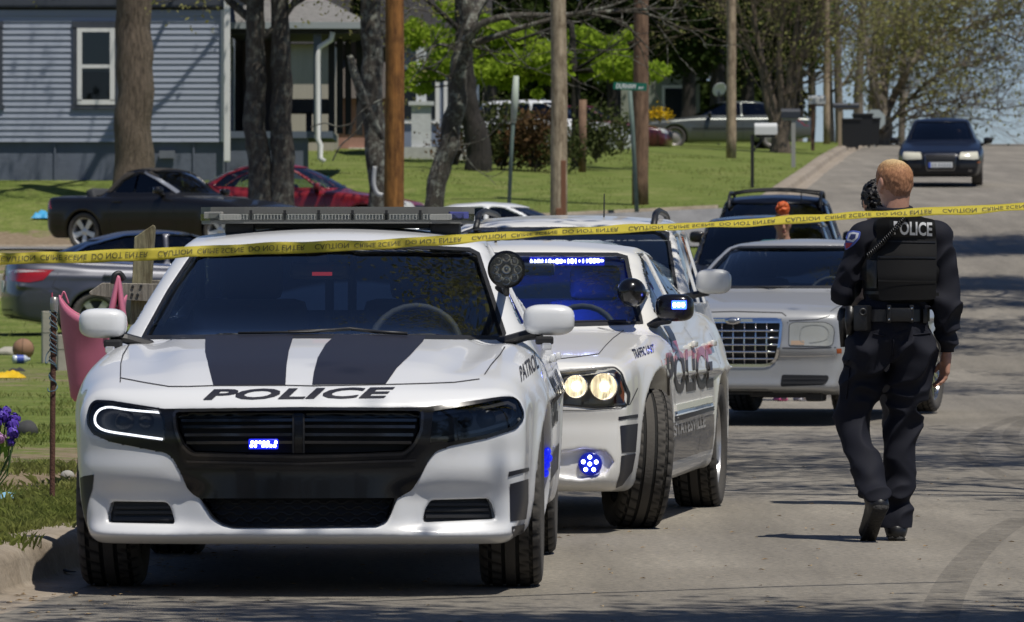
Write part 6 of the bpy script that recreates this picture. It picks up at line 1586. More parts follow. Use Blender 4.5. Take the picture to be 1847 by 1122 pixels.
def house():
    Y = 118.0; X0, X1 = -17.0, at(404, 0, Y).x; zb = 3.6
    zs, zt = at(0, 256, Y).z, at(0, 18, Y).z
    h = empty('house', (X0, Y, zb), 0, 'blue grey clapboard house with white framed window and corner porch', 'house')
    def lb(b, name, m, smooth=False): 
        bmesh.ops.translate(b.b, verts=b.b.verts, vec=(-X0, -Y, -zb)); return b.build(name, m, h, smooth)
    b = MB(); n = 22; dz = (zt-zs)/n
    for k in range(n):
        z0 = zs+k*dz; 
        b.quad((X0,Y-.030,z0),(X1,Y-.030,z0),(X1,Y-.004,z0+dz),(X0,Y-.004,z0+dz)); b.quad((X0,Y-.004,z0),(X1,Y-.004,z0),(X1,Y-.030,z0),(X0,Y-.030,z0))
        b.quad((X1+.004,Y-.03,z0),(X1+.030,Y+.02,z0),(X1+.030,Y+3.2,z0),(X1+.030,Y+3.2,z0)) if False else None
        b.quad((X1+.030,Y,z0),(X1+.030,Y+3.2,z0),(X1+.004,Y+3.2,z0+dz),(X1+.004,Y,z0+dz)); b.quad((X1+.004,Y,z0),(X1+.004,Y+3.2,z0),(X1+.030,Y+3.2,z0),(X1+.030,Y,z0))
    lb(b, 'siding', SIDING)
    b = MB(); b.box(((X0+X1)/2, Y+4.06, (zs+zt)/2), (X1-X0-.02, 8.1, zt-zs)); lb(b, 'wall', SIDING)
    b = MB(); b.box(((X0+X1)/2, Y+4.1, (zs+zb-.6)/2), (X1-X0-.05, 8.1, zs-zb+.6)); 
    for k in range(7): b.box((X1-.62-k*1.42, Y+.035, (zs+zb)/2-.1), (.035,.05,zs-zb+.2))
    lb(b, 'foundation', SKIRT)
    b = MB(); q = at(284, 283, Y); b.box((q.x+.2, Y-.02, q.z+.05), (.32,.06,.16)); lb(b, 'vent', mat('vent_grey', (.15,.165,.19), .7))
    b = MB(); b.box((X1-.01, Y-.035, (zs+zt)/2), (.10,.06,zt-zs)); lb(b, 'corner_board', WHITEP)
    b = MB(); q0, q1 = at(410, 292, Y), at(410, -30, Y); b.box((q0.x, Y-.12, (q0.z+q1.z)/2), (.13,.09,q1.z-q0.z), bevel=.02); lb(b, 'downspout', WHITEP)
    # eaves and roof
    b = MB(); zr = zt+.02; b.box(((X0+X1)/2, Y-.10, zr+.20), (X1-X0+.9, .08, .26)); b.box(((X0+X1)/2, Y-.07, zr+.06), (X1-X0+.8, .12, .05)); lb(b, 'eave', TRIMDK)
    b = MB(); xa, xb = X0-.5, X1+.45
    b.quad((xa,Y-.16,zr+.33),(xb,Y-.16,zr+.33),(xb,Y+4,zr+2.9),(xa,Y+4,zr+2.9)); b.quad((xa,Y+8.5,zr+.33),(xa,Y+4,zr+2.9),(xb,Y+4,zr+2.9),(xb,Y+8.5,zr+.33)); b.b.faces.new([b.b.verts.new(p) for p in ((xb-.4,Y,zr+.2),(xb-.4,Y+8.1,zr+.2),(xb-.4,Y+4,zr+2.8))])
    bmesh.ops.solidify(b.b, geom=b.b.faces, thickness=.08); lb(b, 'roof', mat('dark_shingle', (.075,.072,.07), .9, var=.2, vscale=8))
    # windows
    for cx, cy, hwp in ((173.5, 120, 34), (-37, 120, 34)):
        c = at(cx, cy, Y); w2, h2 = hwp/88.1, 69/88.1
        f = MB(); 
        for (x, z, dx, dz_) in ((0, h2+.065, 2*w2+.20, .15), (0, -h2-.05, 2*w2+.24, .09), (-w2-.045, 0, .09, 2*h2+.02), (w2+.045, 0, .09, 2*h2+.02)): f.box((c.x+x, Y-.035, c.z+z), (dx, .075, dz_))
        fr = lb(f, 'window', TRIMDK)
        f = MB()
        for (x, z, dx, dz_) in ((0, h2-.04, 2*w2, .08), (0, -h2+.05, 2*w2, .10), (-w2+.05, 0, .10, 2*h2-.16), (w2-.05, 0, .10, 2*h2-.16), (0, .0, 2*w2-.2, .075)): f.box((c.x+x, Y-.055, c.z+z), (dx, .06, dz_))
        lb(f, 'frame', WHITEP).parent = fr; 
        f = MB(); f.quad((c.x-w2, Y-.052, c.z-h2), (c.x+w2, Y-.052, c.z-h2), (c.x+w2, Y-.052, c.z+h2), (c.x-w2, Y-.052, c.z+h2)); lb(f, 'pane', glass('house_glass', (.45,.5,.5))).parent = fr
        f = MB(); f.quad((c.x-w2, Y-.044, c.z-h2), (c.x+w2, Y-.044, c.z-h2), (c.x+w2, Y-.044, c.z-.1), (c.x-w2, Y-.044, c.z-.1)); lb(f, 'screen', mat('dark_screen', (.05,.06,.062), .8)).parent = fr
        f = MB(); f.quad((c.x-w2, Y-.045, c.z-.1), (c.x+w2, Y-.045, c.z-.1), (c.x+w2, Y-.045, c.z+h2), (c.x-w2, Y-.045, c.z+h2)); lb(f, 'blind', mat('pale_blind', (.42,.46,.45), .7)).parent = fr
    # porch
    xp = at(652, 0, 119).x; zf = at(0, 236, 119).z; zg = at(0, 52, 119).z
    b = MB(); b.box(((X1+xp)/2-.3, 120.6, zf-.08), (xp-X1-.6, 3.3, .14)); lb(b, 'porch_floor', PORCHB)
    b = MB(); b.box(((X1+xp)/2-.55, 119.1, (zf+zb)/2-.2), (xp-X1-1.1, .12, zf-zb+.2)); lb(b, 'porch_skirt', SKIRT)
    b = MB(); xw = at(526,0,122).x; b.box(((X1+xw)/2, 122.2, (zf+zg)/2), (xw-X1-.05, .12, zg-zf)); lb(b, 'porch_wall', mat('dark_porch_wall', (.06,.055,.05), .8))  # back wall in one dark brown
    b = MB(); b.box((at(465,0,119).x, 122.05, zf+1.0), (.9,.08,2.0)); lb(b, 'door', mat('door_dark', (.05,.035,.03), .5))
    b = MB()
    for px, y in ((577,119.0),): b.box((at(px,0,y).x-.05, y, (zf+zg)/2), (.16,.16,zg-zf))
    lb(b, 'porch_post', PORCHB)
    for px, y in ((598,120.2),(613,121.0),(628,121.7),(648,122.0)):
        b = MB(); b.box((at(px,0,y).x, y, (zf+zg)/2), (.13,.13,zg-zf)); lb(b, 'porch_post', DARKP)
    b = MB(); q = [at(597,72,118.75), at(576,85,118.75), at(573,104,118.75), at(573,250,118.75), at(578,262,118.75), at(577,285,118.75), at(585,292,118.75)]
    b.tube([at(600,58,118.75)]+q, .058, 8); lb(b, 'downspout', WHITEP, True)
    b = MB(); b.box(((X1+xp)/2, 118.62, zg+.05), (xp-X1+.3, .14, .13)); b.box((xp+.1, 120.4, zg-.10), (.14, 3.4, .12), rot=rotx(-.09)); lb(b, 'gutter', mat('grey_gutter', (.33,.36,.36), .5))
    b = MB(); b.quad((X1-.1,118.55,zg+.10),(xp+.2,118.55,zg+.10),(xp-1.25,121.5,zg+.95),(X1-.1,121.5,zg+.95)); b.quad((xp+.2,118.55,zg+.10),(xp+.25,123.2,zg+.10),(xp-1.25,121.5,zg+.95),(xp-1.25,121.5,zg+.95)) if False else b.b.faces.new([b.b.verts.new(p) for p in ((xp+.2,118.55,zg+.10),(xp+.25,123.2,zg+.10),(xp-1.25,121.5,zg+.95))])
    bmesh.ops.solidify(b.b, geom=b.b.faces, thickness=.06); lb(b, 'porch_roof', SHINGLE)
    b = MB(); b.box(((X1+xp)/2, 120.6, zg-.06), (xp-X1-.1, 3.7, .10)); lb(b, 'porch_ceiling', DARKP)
    b = MB(); b.box((at(556,0,120).x, 120.4, zf+.55), (.9,.5,.3), bevel=.05); b.box((at(556,0,120).x, 120.4, zf+.25), (.12,.12,.5)); lb(b, 'porch_table', DARKP)
house()
def neighbour(name, label, x0, x1, y, z0, z1, wm, roofm, ridge=1.8, depth=8, wins=(), eave=.35):
    h = empty(name, ((x0+x1)/2, y, z0), 0, label, 'house'); cx = (x0+x1)/2; w2 = (x1-x0)/2; H = z1-z0
    b = MB(); b.box((0, depth/2, H/2-.5), (2*w2, depth, H+1)); b.build('wall', wm, h)
    b = MB(); b.quad((-w2-eave,-eave,H),(w2+eave,-eave,H),(w2+eave,depth/2,H+ridge),(-w2-eave,depth/2,H+ridge)); b.quad((-w2-eave,depth+eave,H),(-w2-eave,depth/2,H+ridge),(w2+eave,depth/2,H+ridge),(w2+eave,depth+eave,H))
    bmesh.ops.solidify(b.b, geom=b.b.faces, thickness=.12); b.build('roof', roofm, h)
    for (wx, wz, ww, wh) in wins:
        b = MB(); b.box((wx, -.03, wz), (ww+.2, .08, wh+.2)); f = b.build('window', WHITEP, h); b = MB(); b.box((wx, -.075, wz), (ww, .02, wh)); b.build('pane', mat('dark_pane', (.02,.025,.03), .1), f)
    return h
# beige house seen through the porch, brick house, pale house with pillars, sage house on the hill
DKSH = MATS['dark_shingle']
neighbour('house', 'beige board house glimpsed between the porch posts', at(505,0,146).x, at(602,0,146).x, 146, 4.4, at(0,80,146).z, mat('beige_boards', (.42,.385,.32), .8, var=.08, vscale=3, stretch=(4,1,.3)), DKSH, wins=[])
nb = neighbour('house', 'salmon brick house glimpsed behind the leaning trunk by the porch', at(600,0,150).x, at(700,0,150).x, 150, 4.4, at(0,178,150).z, mat('salmon_brick', (.36,.20,.16), .85, var=.15, vscale=5), mat('brown_shingle', (.17,.15,.13), .9), ridge=1.2, wins=[(.2,.45,.8,.55)])
def pillar_house():
    Y = 137.0
    h = neighbour('house', 'grey blue house with white brick pillars behind the curved trunk', at(700,0,Y).x, at(860,0,Y).x, Y+1.6, 4.2, at(0,80,Y).z, mat('grey_blue_wall', (.20,.24,.32), .7), DKSH, wins=[(-.35,2.0,.8,1.2),(.6,2.0,.5,1.3)])
    def lp(q): return (q.x-h.location.x, q.y-h.location.y, q.z-h.location.z)
    for px in (760, 838):
        c = at(px, 240, Y); z0, z1 = at(0,296,Y).z, at(0,190,Y).z
        b = MB(); b.box(lp(Vector((c.x, Y, (z0+z1)/2))), (.46,.46,z1-z0)); b.box(lp(Vector((c.x, Y, z1+.04))), (.60,.60,.09)); b.box(lp(Vector((c.x, Y, z1+.75))), (.24,.24,1.4))
        b.build('pillar', mat('white_brick', (.58,.60,.60), .8, var=.07, vscale=6, bump=.3, bscale=12), h)
    b = MB(); c = at(770, 280, Y); b.box(lp(Vector((c.x, Y+.4, at(0,285,Y).z))), (2.6,1.6,.5)); b.build('steps', mat('pale_concrete', (.45,.45,.43), .9, var=.1), h)
pillar_house()
neighbour('house', 'sage green house on the hill behind the dark cedars', at(1120,0,192).x, at(1262,0,192).x, 192, 6.2, at(0,85,192).z, mat('sage_wall', (.27,.29,.24), .8), mat('brown_roof', (.16,.14,.12), .9), wins=[(.6,1.6,.9,1.1)])
# utility poles
def pole(px, wpx, d, m, label, ybase=None, tilt=0):
    x = at(px, 0, d).x; r = wpx/F*d/2; z = lawn_z(x, d) if ybase is None else at(px, ybase, d).z
    h = empty('utility_pole', (x, d, z-.3), 0, label, 'utility pole', 'utility poles along the road')
    b = MB(); n = 14; pts = [Vector((tilt*k/n*10+.02*noise.noise(Vector((k*.6, px, 0))), .02*noise.noise(Vector((px, k*.6, 3))), 10.5*k/n)) for k in range(n+1)]
    b.tube(pts, [r*1.04*(1-.022*k) for k in range(n+1)], 20); b.build('pole', m, h, True)
    b = MB(); b.box((0,-r*.6,9.7), (2.2,.10,.12)); b.build('crossarm', m, h)
    return h, r
ORW = wood('orange_pole_wood', (.16,.062,.014), (.34,.15,.040)); PALEW = wood('pale_pole_wood', (.26,.20,.13), (.46,.38,.28)); BRW = wood('brown_pole_wood', (.13,.075,.045), (.24,.15,.095)); TANW = wood('tan_pole_wood', (.27,.20,.13), (.42,.33,.23))
h, r = pole(711.5, 37, 77, ORW, 'orange brown utility pole at centre left, nearest of the poles')
h, r = pole(1008, 31, 91, PALEW, 'pale weathered utility pole behind the white van')
b = MB(); b.box((0,-r-.004,1.0),(.10,.02,.6), bevel=.01); b.box((.07,-r*.8,1.6),(.08,.05,.9), bevel=.01); b.build('rust_stain_board', mat('rust_brown', (.20,.09,.05), .9), h)
h, r = pole(1155, 29, 112, BRW, 'reddish brown utility pole beside the green street sign', ybase=362, tilt=.004)
h, r = pole(1319, 18, 150, TANW, 'tan utility pole on the lawn in front of the green sedan', ybase=277)
h, r = pole(1491, 12, 186, TANW, 'thin tan utility pole farthest up the hill by the mailboxes', ybase=243)
# street sign, leaning post
def street_sign():
    d = 108.5; x, z = at(1149,0,d).x, lawn_z(at(1149,0,d).x, d)
    GREEN = mat('sign_green', (.006,.135,.085), .4); POST = mat('green_post', (.12,.17,.145), .7, var=.25, vscale=6)
    h = empty('street_sign', (x, d, z), 0, 'green street name sign on a leaning thin post', 'sign')
    P = lambda px, py: Vector((at(px,py,d).x-x, 0, at(px,py,d).z-z))
    b = MB(); b.tube([P(1149,392), P(1141,230), P(1136,164)], .042, 8); b.build('post', POST, h, True)
    q = [P(1107,148), P(1167,150), P(1166,164), P(1106,161)]
    b = MB(); vs = [Vector(v)+Vector((0,dy,0)) for dy in (-.012,.012) for v in q]
    vv = [b.b.verts.new(v) for v in vs]
    for f in ((0,1,2,3),(7,6,5,4),(0,4,5,1),(1,5,6,2),(2,6,7,3),(3,7,4,0)): b.b.faces.new([vv[i] for i in f])
    s = b.build('name_plate', GREEN, h)
    for txt, qq in (('DURHAM', ((1111,159.5),(1146,160.5),(1147,151.5),(1112,150.5))), ('AV', ((1151,161),(1161,161.3),(1161,156),(1151,155.7)))):
        V, Fc = text_mesh(txt, bold=.02); co = [P(*p)+Vector((0,-.016,0)) for p in quadmap(V, qq)]; pymesh('lettering', co, Fc, mat('sign_white', (.75,.78,.76), .5), s)
street_sign()
def lean_post():
    d = 106.0; x = at(921,0,d).x; z = lawn_z(x, d)
    h = empty('sign_post', (x, d, z), 0, 'thin leaning post with a sign plate seen edge-on, under the bright green leaves', 'sign')
    P = lambda px, py: Vector((at(px,py,d).x-x, 0, at(px,py,d).z-z))
    b = MB(); b.tube([P(918,372), P(923,260), P(931,140)], .036, 8); b.build('post', MATS['green_post'], h, True)
    b = MB(); b.tube([P(926,222), P(928.5,180), P(931,137)], [.05,.07,.05], 8); b.build('sign_edge', mat('pale_green', (.40,.46,.38), .6), h, True)
lean_post()
def mailbox(px, ytop, ybot, wpx, ybase, d, boxm, postm, label, postpx=None, postw=.07, arm=True, flag=False):
    x = at(px,0,d).x; z = at(px,ybase,d).z
    h = empty('mailbox', (x, d, z), 0, label, 'mailbox', 'mailboxes along the kerb')
    w2 = wpx/F*d/2; z0, z1 = at(0,ybot,d).z-z, at(0,ytop,d).z-z; r = (z1-z0)
    b = MB(); sec = [(-.09, z0), (.09, z0), (.09, z0+r*.6)]+[(.09*math.cos(a), z0+r*.6+r*.4*math.sin(a)) for a in np.linspace(.2, math.pi-.2, 7)]+[(-.09, z0+r*.6)]
    for k, xx in enumerate((-w2, w2)): pass
    va = [b.b.verts.new((-w2, y, q)) for y, q in sec]; vb = [b.b.verts.new((w2, y, q)) for y, q in sec]; n = len(sec)
    b.b.faces.new(va); b.b.faces.new(vb[::-1])
    for k in range(n): b.b.faces.new((va[k], vb[k], vb[(k+1)%n], va[(k+1)%n]))
    bx = b.build('box', boxm, h)
    b = MB(); b.box((w2+.006,0,(z0+z1)/2), (.012,.15,r*.8)); b.build('door', boxm, bx)
    pxl = ((postpx or px)-px)/F*d
    b = MB(); b.box((pxl, 0, z0/2-.1), (postw, postw, z0+.2)); 
    b.box((0,0,z0-.03), (w2*1.7, .09, .05)); 
    if arm: b.box((pxl+.13, 0, z0-.2), (.04,.04,.36), rot=roty(.7))
    b.build('post', postm, h)
mailbox(1381, 222, 243, 40, 321, 120, mat('mailbox_white', (.62,.63,.62), .5), PLASTIC, 'white mailbox on a black post, nearest of the mailboxes', postpx=1357)
mailbox(1426, 196, 213, 34, 287, 140, mat('mailbox_dark', (.03,.035,.045), .5), mat('grey_post', (.30,.30,.28), .9), 'dark mailbox on a grey wooden post', postpx=1431, arm=False, postw=.10)
mailbox(1473, 172, 188, 30, 259, 165, mat('mailbox_grey', (.50,.52,.52), .5), mat('brown_post', (.13,.075,.05), .9), 'pale grey mailbox on a brown post by the sedan boot', postpx=1466, arm=False, postw=.10)
mailbox(1526, 186, 195, 46, 252, 172, mat('mailbox_dark', (.03,.035,.045), .5), mat('tan_post', (.30,.24,.16), .9), 'long dark double mailbox farthest up the hill', postpx=1515, arm=False, postw=.10)
def bin_(px, ytop, d, label, m, w=.60, lid=True):
    x = at(px,0,d).x; z = lawn_z(x, d); H = at(px,ytop,d).z-z
    h = empty('wheelie_bin', (x, d, z), 0, label, 'bin', 'bins by the kerb on the hill')
    b = MB(); vs = [b.b.verts.new((sx*w*k/2, sy*w*k/2, zz)) for zz, k in ((.06,.8),(H*.92,1)) for sx, sy in ((-1,-1),(1,-1),(1,1),(-1,1))]
    for f in ((3,2,1,0),(4,5,6,7),(0,1,5,4),(1,2,6,5),(2,3,7,6),(3,0,4,7)): b.b.faces.new([vs[i] for i in f])
    b.build('bin_body', m, h)
    b = MB(); b.box((0,0,H*.95), (w*1.08,w*1.12,H*.07), bevel=.02); b.build('lid', m, h)
    b = MB(); [b.lathe([(.10,-.03),(.10,.03)], 14, Matrix.Translation((sg*w*.35,w*.42,.10)) @ AXX) for sg in (-1,1)]; b.build('wheel', PLASTIC, h)
BINM = mat('bin_black', (.012,.013,.014), .5); bin_(1534, 213, 176, 'black wheelie bin behind the double mailbox', BINM); bin_(1556, 204, 181, 'black wheelie bin, middle one of the row', BINM); bin_(1570, 212, 186, 'black wheelie bin nearest the stop sign back', BINM)
def octagon():
    d = 190.0; x = at(1578,0,d).x; z = lawn_z(x, d); P = at(1578,216,d)
    h = empty('stop_sign', (x, d, z), 0, 'octagonal sign seen from its grey back by the bins', 'sign')
    b = MB(); b.prism([(.36*math.cos(math.pi/8+k*math.pi/4), .36*math.sin(math.pi/8+k*math.pi/4)) for k in range(8)], .02, Matrix.Translation((0,-.05,P.z-z)) @ Matrix.Rotation(math.pi/2, 4, 'X')); b.build('sign_plate', mat('sign_back', (.42,.47,.46), .5, metal=.2), h)
    b = MB(); b.box((0,0,(P.z-z)/2), (.06,.05,P.z-z+.4)); b.build('post', mat('grey_post', (.3,.3,.28), .9), h)
octagon()
def dish():
    d = 176.0; P = at(1296,160,d); x = P.x; z = lawn_z(x, d)
    h = empty('satellite_dish', (x, d, z), 0, 'white satellite dish on a pole behind the green sedan', 'satellite dish')
    M = Matrix.Translation((0,0,P.z-z)) @ Matrix.Rotation(math.pi/2+.5, 4, 'X') @ Matrix.Rotation(.4, 4, 'Y')
    b = MB(); b.lathe([(.002,0),(.09,.01),(.17,.03),(.22,.06),(.23,.064),(.22,.068),(.09,.02),(.002,.01)], 24, M); b.build('reflector', mat('dish_white', (.62,.64,.65), .5), h, True)
    b = MB(); b.tube([(0,0,0),(0,.05,P.z-z)], .03, 8); b.tube([M @ Vector((0,-.2,.05)), M @ Vector((0,-.08,.25))], .015, 6); b.build('mount', DARKMETAL, h)
dish()
# low concrete wall by the grey sedan
d = 86.0; q0, q1 = at(-60,497,d), at(62,572,d)
b = MB(); b.box((0,0,0), (q1.x-q0.x, .5, .42), bevel=.02); b.box((-.05,-.45,-.28), (q1.x-q0.x, .5, .30), bevel=.02); o = b.build('low_wall', mat('warm_concrete', (.36,.34,.28), .9, var=.15, vscale=2, bump=.3, bscale=14)); o.location = ((q0.x+q1.x)/2, d, at(0,520,d).z); tag(o, 'low pale concrete garden wall in two steps behind the grey sedan', 'wall')
# ------------------------------------------------------------------ barrier tape and the things on the verge
def tape():
    ctrl = [(-60,470.5,20.6,.058,.42),(0,466.5,20.6,.058,.42),(250,459,20.9,.057,.42),(420,452,21.1,.055,.48),(640,442,21.4,.050,.55),(860,429,21.7,.045,.85),(1000,420.5,21.9,.044,.92),(1200,408.5,22.2,.043,.95),(1400,398,22.5,.043,.9),(1600,386.5,22.8,.043,.85),(1760,377.5,23.0,.044,.85),(1847,371,23.1,.045,.8),(1950,364,23.2,.045,.8)]
    xs_ = [c[0] for c in ctrl]; n = 260
    def ev(px):
        y, d, wd, tl = (float(np.interp(px, xs_, [c[i] for c in ctrl])) for i in (1,2,3,4)); 
        y += 1.3*math.sin(px*.011)+.6*math.sin(px*.047+1); tl += .12*math.sin(px*.021)+.08*math.sin(px*.06)
        c = at(px, y, d); v = Vector((0, math.sin(tl), math.cos(tl)))*.047/2
        return c, v
    PX = np.linspace(-60, 1950, n); vs, fs = [], []
    for i, px in enumerate(PX):
        c, v = ev(float(px)); t = Vector((0,.0006,0))
        for k in range(5): vs.append(c+v*(k/2-1)+Vector((0, .0025*math.sin(px*.05+k), 0)))
        if i:
            for k in range(4): fs.append(((i-1)*5+k, i*5+k, i*5+k+1, (i-1)*5+k+1))
    m, N, L, p = nodes_mat('yellow_tape'); p.inputs['Base Color'].default_value = (.74,.64,.10,1); p.inputs['Roughness'].default_value = .35
    tr = N.new('ShaderNodeBsdfTranslucent'); tr.inputs[0].default_value = (.82,.76,.14,1); mx = N.new('ShaderNodeMixShader'); mx.inputs[0].default_value = .5
    L.new(p.outputs[0], mx.inputs[1]); L.new(tr.outputs[0], mx.inputs[2]); L.new(mx.outputs[0], N['Material Output'].inputs[0])
    o = pymesh('barrier_tape', vs, fs, m, None, True); tag(o, 'yellow crime scene tape strung across the whole street in front of the cars', 'barrier tape')
    md = o.modifiers.new('thickness', 'SOLIDIFY'); md.thickness = .0008
    ink = mat('tape_ink', (.06,.052,.02), .6)
    V, Fc = text_mesh('CAUTION  CRIME SCENE  DO NOT ENTER', maxedge=.5, bold=.0)
    px = -281.0; L_ = 283
    while px < 1900:
        co = []
        for u, v_ in V:
            q = px+u*(L_-18); c, vv = ev(q); nrm = Vector((0,-math.cos(0),0)); co.append(c+vv*((1-v_)*.92-.46)+Vector((0,-.0045,0)))
        if px+L_ > -50: pymesh('lettering', co, Fc, ink, o)
        px += L_
tape()
def curve_pts(P, n=24):
    P = [Vector(p) for p in P]; out_ = []
    for i in range(len(P)-1):
        p0, p1, p2, p3 = P[max(i-1,0)], P[i], P[i+1], P[min(i+2,len(P)-1)]
        for k in range(n):
            t = k/n; out_.append(.5*((2*p1)+(p2-p0)*t+(2*p0-5*p1+4*p2-p3)*t*t+(3*p1-p0-3*p2+p3)*t**3))
    out_.append(P[-1]); return out_
def stake():
    d = 28.4; x, z = at(94,0,d).x, lawn_z(at(94,0,d).x, d)-.05
    h = empty('metal_stake', (x, d, z), 0, 'rusty metal stake wound with blue wire beside the kerb', 'stake')
    P = lambda px, py, y=0: Vector((at(px,py,d).x-x, y, at(px,py,d).z-z))
    b = MB(); b.tube(curve_pts([P(94,925), P(95,760), P(96,640), P(97,545)], 6), .0135, 8); b.build('rod', mat('rusty_rod', (.11,.05,.035), .9, var=.3, vscale=30, bump=.4, bscale=120), h, True)
    b = MB(); b.lathe([(.018,-.04),(.021,0),(.019,.03),(.008,.035),(.002,.036)], 12, Matrix.Translation(P(98,548))); b.build('cap', mat('foil_cap', (.35,.33,.30), .35, metal=.6), h, True)
    WIRE = mat('blue_wire', (.08,.14,.19), .5); r = random.Random(5)
    b = MB()
    for s0 in range(3):
        pts = []; n = 150; ph = s0*2.1
        for k in range(n+1):
            t = k/n; py = 560+140*t; c = P(97-2*t, py); a = ph+t*(26+5*s0)+.5*math.sin(9*t+s0); rr = .017+.006*abs(noise.noise(Vector((t*14, s0, 0)))); pts.append(c+Vector((rr*math.cos(a), rr*math.sin(a), .004*math.sin(a*.5))))
        b.tube(pts, .0026, 5)
    for s0 in range(2): b.tube(curve_pts([P(86,700+s0*3), P(89,706,-.02), P(100,704,-.02), P(104,695+3*s0)], 8), .0026, 5)
    b.tube(curve_pts([P(88,650), P(83,655,-.02), P(84,640), P(92,630)], 6), .0026, 5)
    b.build('wire', WIRE, h, True)
    b = MB(); b.tube([P(94,548), P(94,528)], .004, 6); b.build('pink_pin', mat('pink_pin', (.5,.08,.15), .5), h)
stake()
def post():
    d = 31.0; x, z = at(238,0,d).x, lawn_z(at(238,0,d).x, d)
    W = wood('weathered_wood', (.17,.15,.085), (.34,.31,.19), 20, 5); W2 = wood('grey_wood', (.17,.155,.13), (.33,.30,.25), 20, 5)
    h = empty('wooden_post', (x, d, z), 0, 'weathered wooden post with slanted top and a crossbar beside the white police car', 'post')
    P = lambda px, py, y=0: Vector((at(px,py,d).x-x, y, at(px,py,d).z-z))
    def plank(poly, y0, y1, name, m):
        b = MB(); n = len(poly); a = [b.b.verts.new(P(*q, y0)) for q in poly]; c = [b.b.verts.new(P(*q, y1)) for q in poly]
        b.b.faces.new(a); b.b.faces.new(c[::-1])
        for k in range(n): b.b.faces.new((a[k], c[k], c[(k+1)%n], a[(k+1)%n]))
        bmesh.ops.bevel(b.b, geom=b.b.edges[:], offset=.004, segments=1, affect='EDGES'); return b.build(name, m, h)
    plank([(220,1000),(229,700),(236,560),(243,428),(277,405),(280,410),(270,560),(262,700),(252,1000)], -.03, .07, 'upright', W)
    cb = plank([(162,527),(186,510),(300,512),(300,546),(230,541),(164,532)], -.075, -.033, 'crossbar', W2)
    plank([(265,505),(300,505),(300,515),(265,515)], .0, .06, 'brace', W2)
    b = MB()
    for q in ((241,517),(256,516),(240,531),(250,532)): b.lathe([(.0,.006),(.008,.005),(.008,-.01)], 10, Matrix.Translation(P(*q, -.077)) @ Matrix.Rotation(math.pi/2, 4, 'X'))
    b.build('bolt', DARKMETAL, cb)
post()
def tub():
    d = 30.5; cx = 168; x = at(cx,0,d).x; z = at(0,722,d).z
    h = empty('pink_tub', (x, d, z), 0, 'pink plastic tub with handles hanging from the wooden crossbar', 'tub')
    P = lambda px, py, y=0: Vector((at(px,py,d).x-x, y, at(px,py,d).z-z))
    PINK = mat('pink_plastic', (.58,.17,.26), .45, var=.06, vscale=8)
    # tapered half-open shell: (z fraction, half width px, centre px)
    n = 40; rows = [(724,26,160),(715,33,160),(690,38,162),(640,48,165),(590,57,167),(560,61,167),(548,62,168)]
    def top(a):      # rim dips between the two raised ears
        c = math.cos(a); return 548 + 26*(1-c*c)**1.5 - 16*abs(c)**8
    vs, fs = [], []
    for ri, (py, hw_, c0) in enumerate(rows):
        for k in range(n):
            a = 2*math.pi*k/n; yy = py if ri < len(rows)-2 else (top(a)+ (12 if ri == len(rows)-2 else 0))
            p = P(c0+hw_*math.cos(a), yy, hw_/341*.8*math.sin(a)); vs.append(p)
    for r_ in range(len(rows)-1):
        for k in range(n): fs.append((r_*n+k, r_*n+(k+1)%n, (r_+1)*n+(k+1)%n, (r_+1)*n+k))
    fs.append(tuple(range(n))[::-1])
    o = pymesh('shell', vs, fs, PINK, h, True); md = o.modifiers.new('thickness', 'SOLIDIFY'); md.thickness = .008; md.offset = -1
    b = MB()
    for (p0, p1, p2, w0, w1) in (((199,580),(208,540),(215,498), .05, .026), ((226,590),(221,545),(216,500), .05, .026)):
        b.tube(curve_pts([P(*p0,-.10), P(*p1,-.10), P(*p2,-.085)], 8), [w0+(w1-w0)*k/16 for k in range(17)], 8, flat=.45)
    b.tube(curve_pts([P(108,545), P(112,532), P(116,527), P(124,548)], 6), .010, 6, flat=.5)
    b.build('handle', PINK, h, True)
    b = MB(); b.tube(curve_pts([P(207,512,-.10), P(209,498,-.10), P(218,494,-.09), P(226,505,-.085)], 8), .017, 8); b.build('grip', PLASTIC, h, True)
    b = MB(); r = random.Random(4)
    for k in range(40): b.sphere(P(150+r.uniform(-30,40), 570+r.uniform(-3,6), r.uniform(-.08,.08)), (.03,.03,.02), u=6, v=4)
    b.build('contents', mat('tub_gravel', (.30,.22,.17), .9, var=.3, vscale=40), h)
tub()
def on_lawn(px, py):
    lo, hi = 18.0, 140.0
    for _ in range(50):
        d = (lo+hi)/2; p = at(px, py, d)
        if p.z < lawn_z(p.x, d): hi = d
        else: lo = d
    return at(px, py, d), F/d
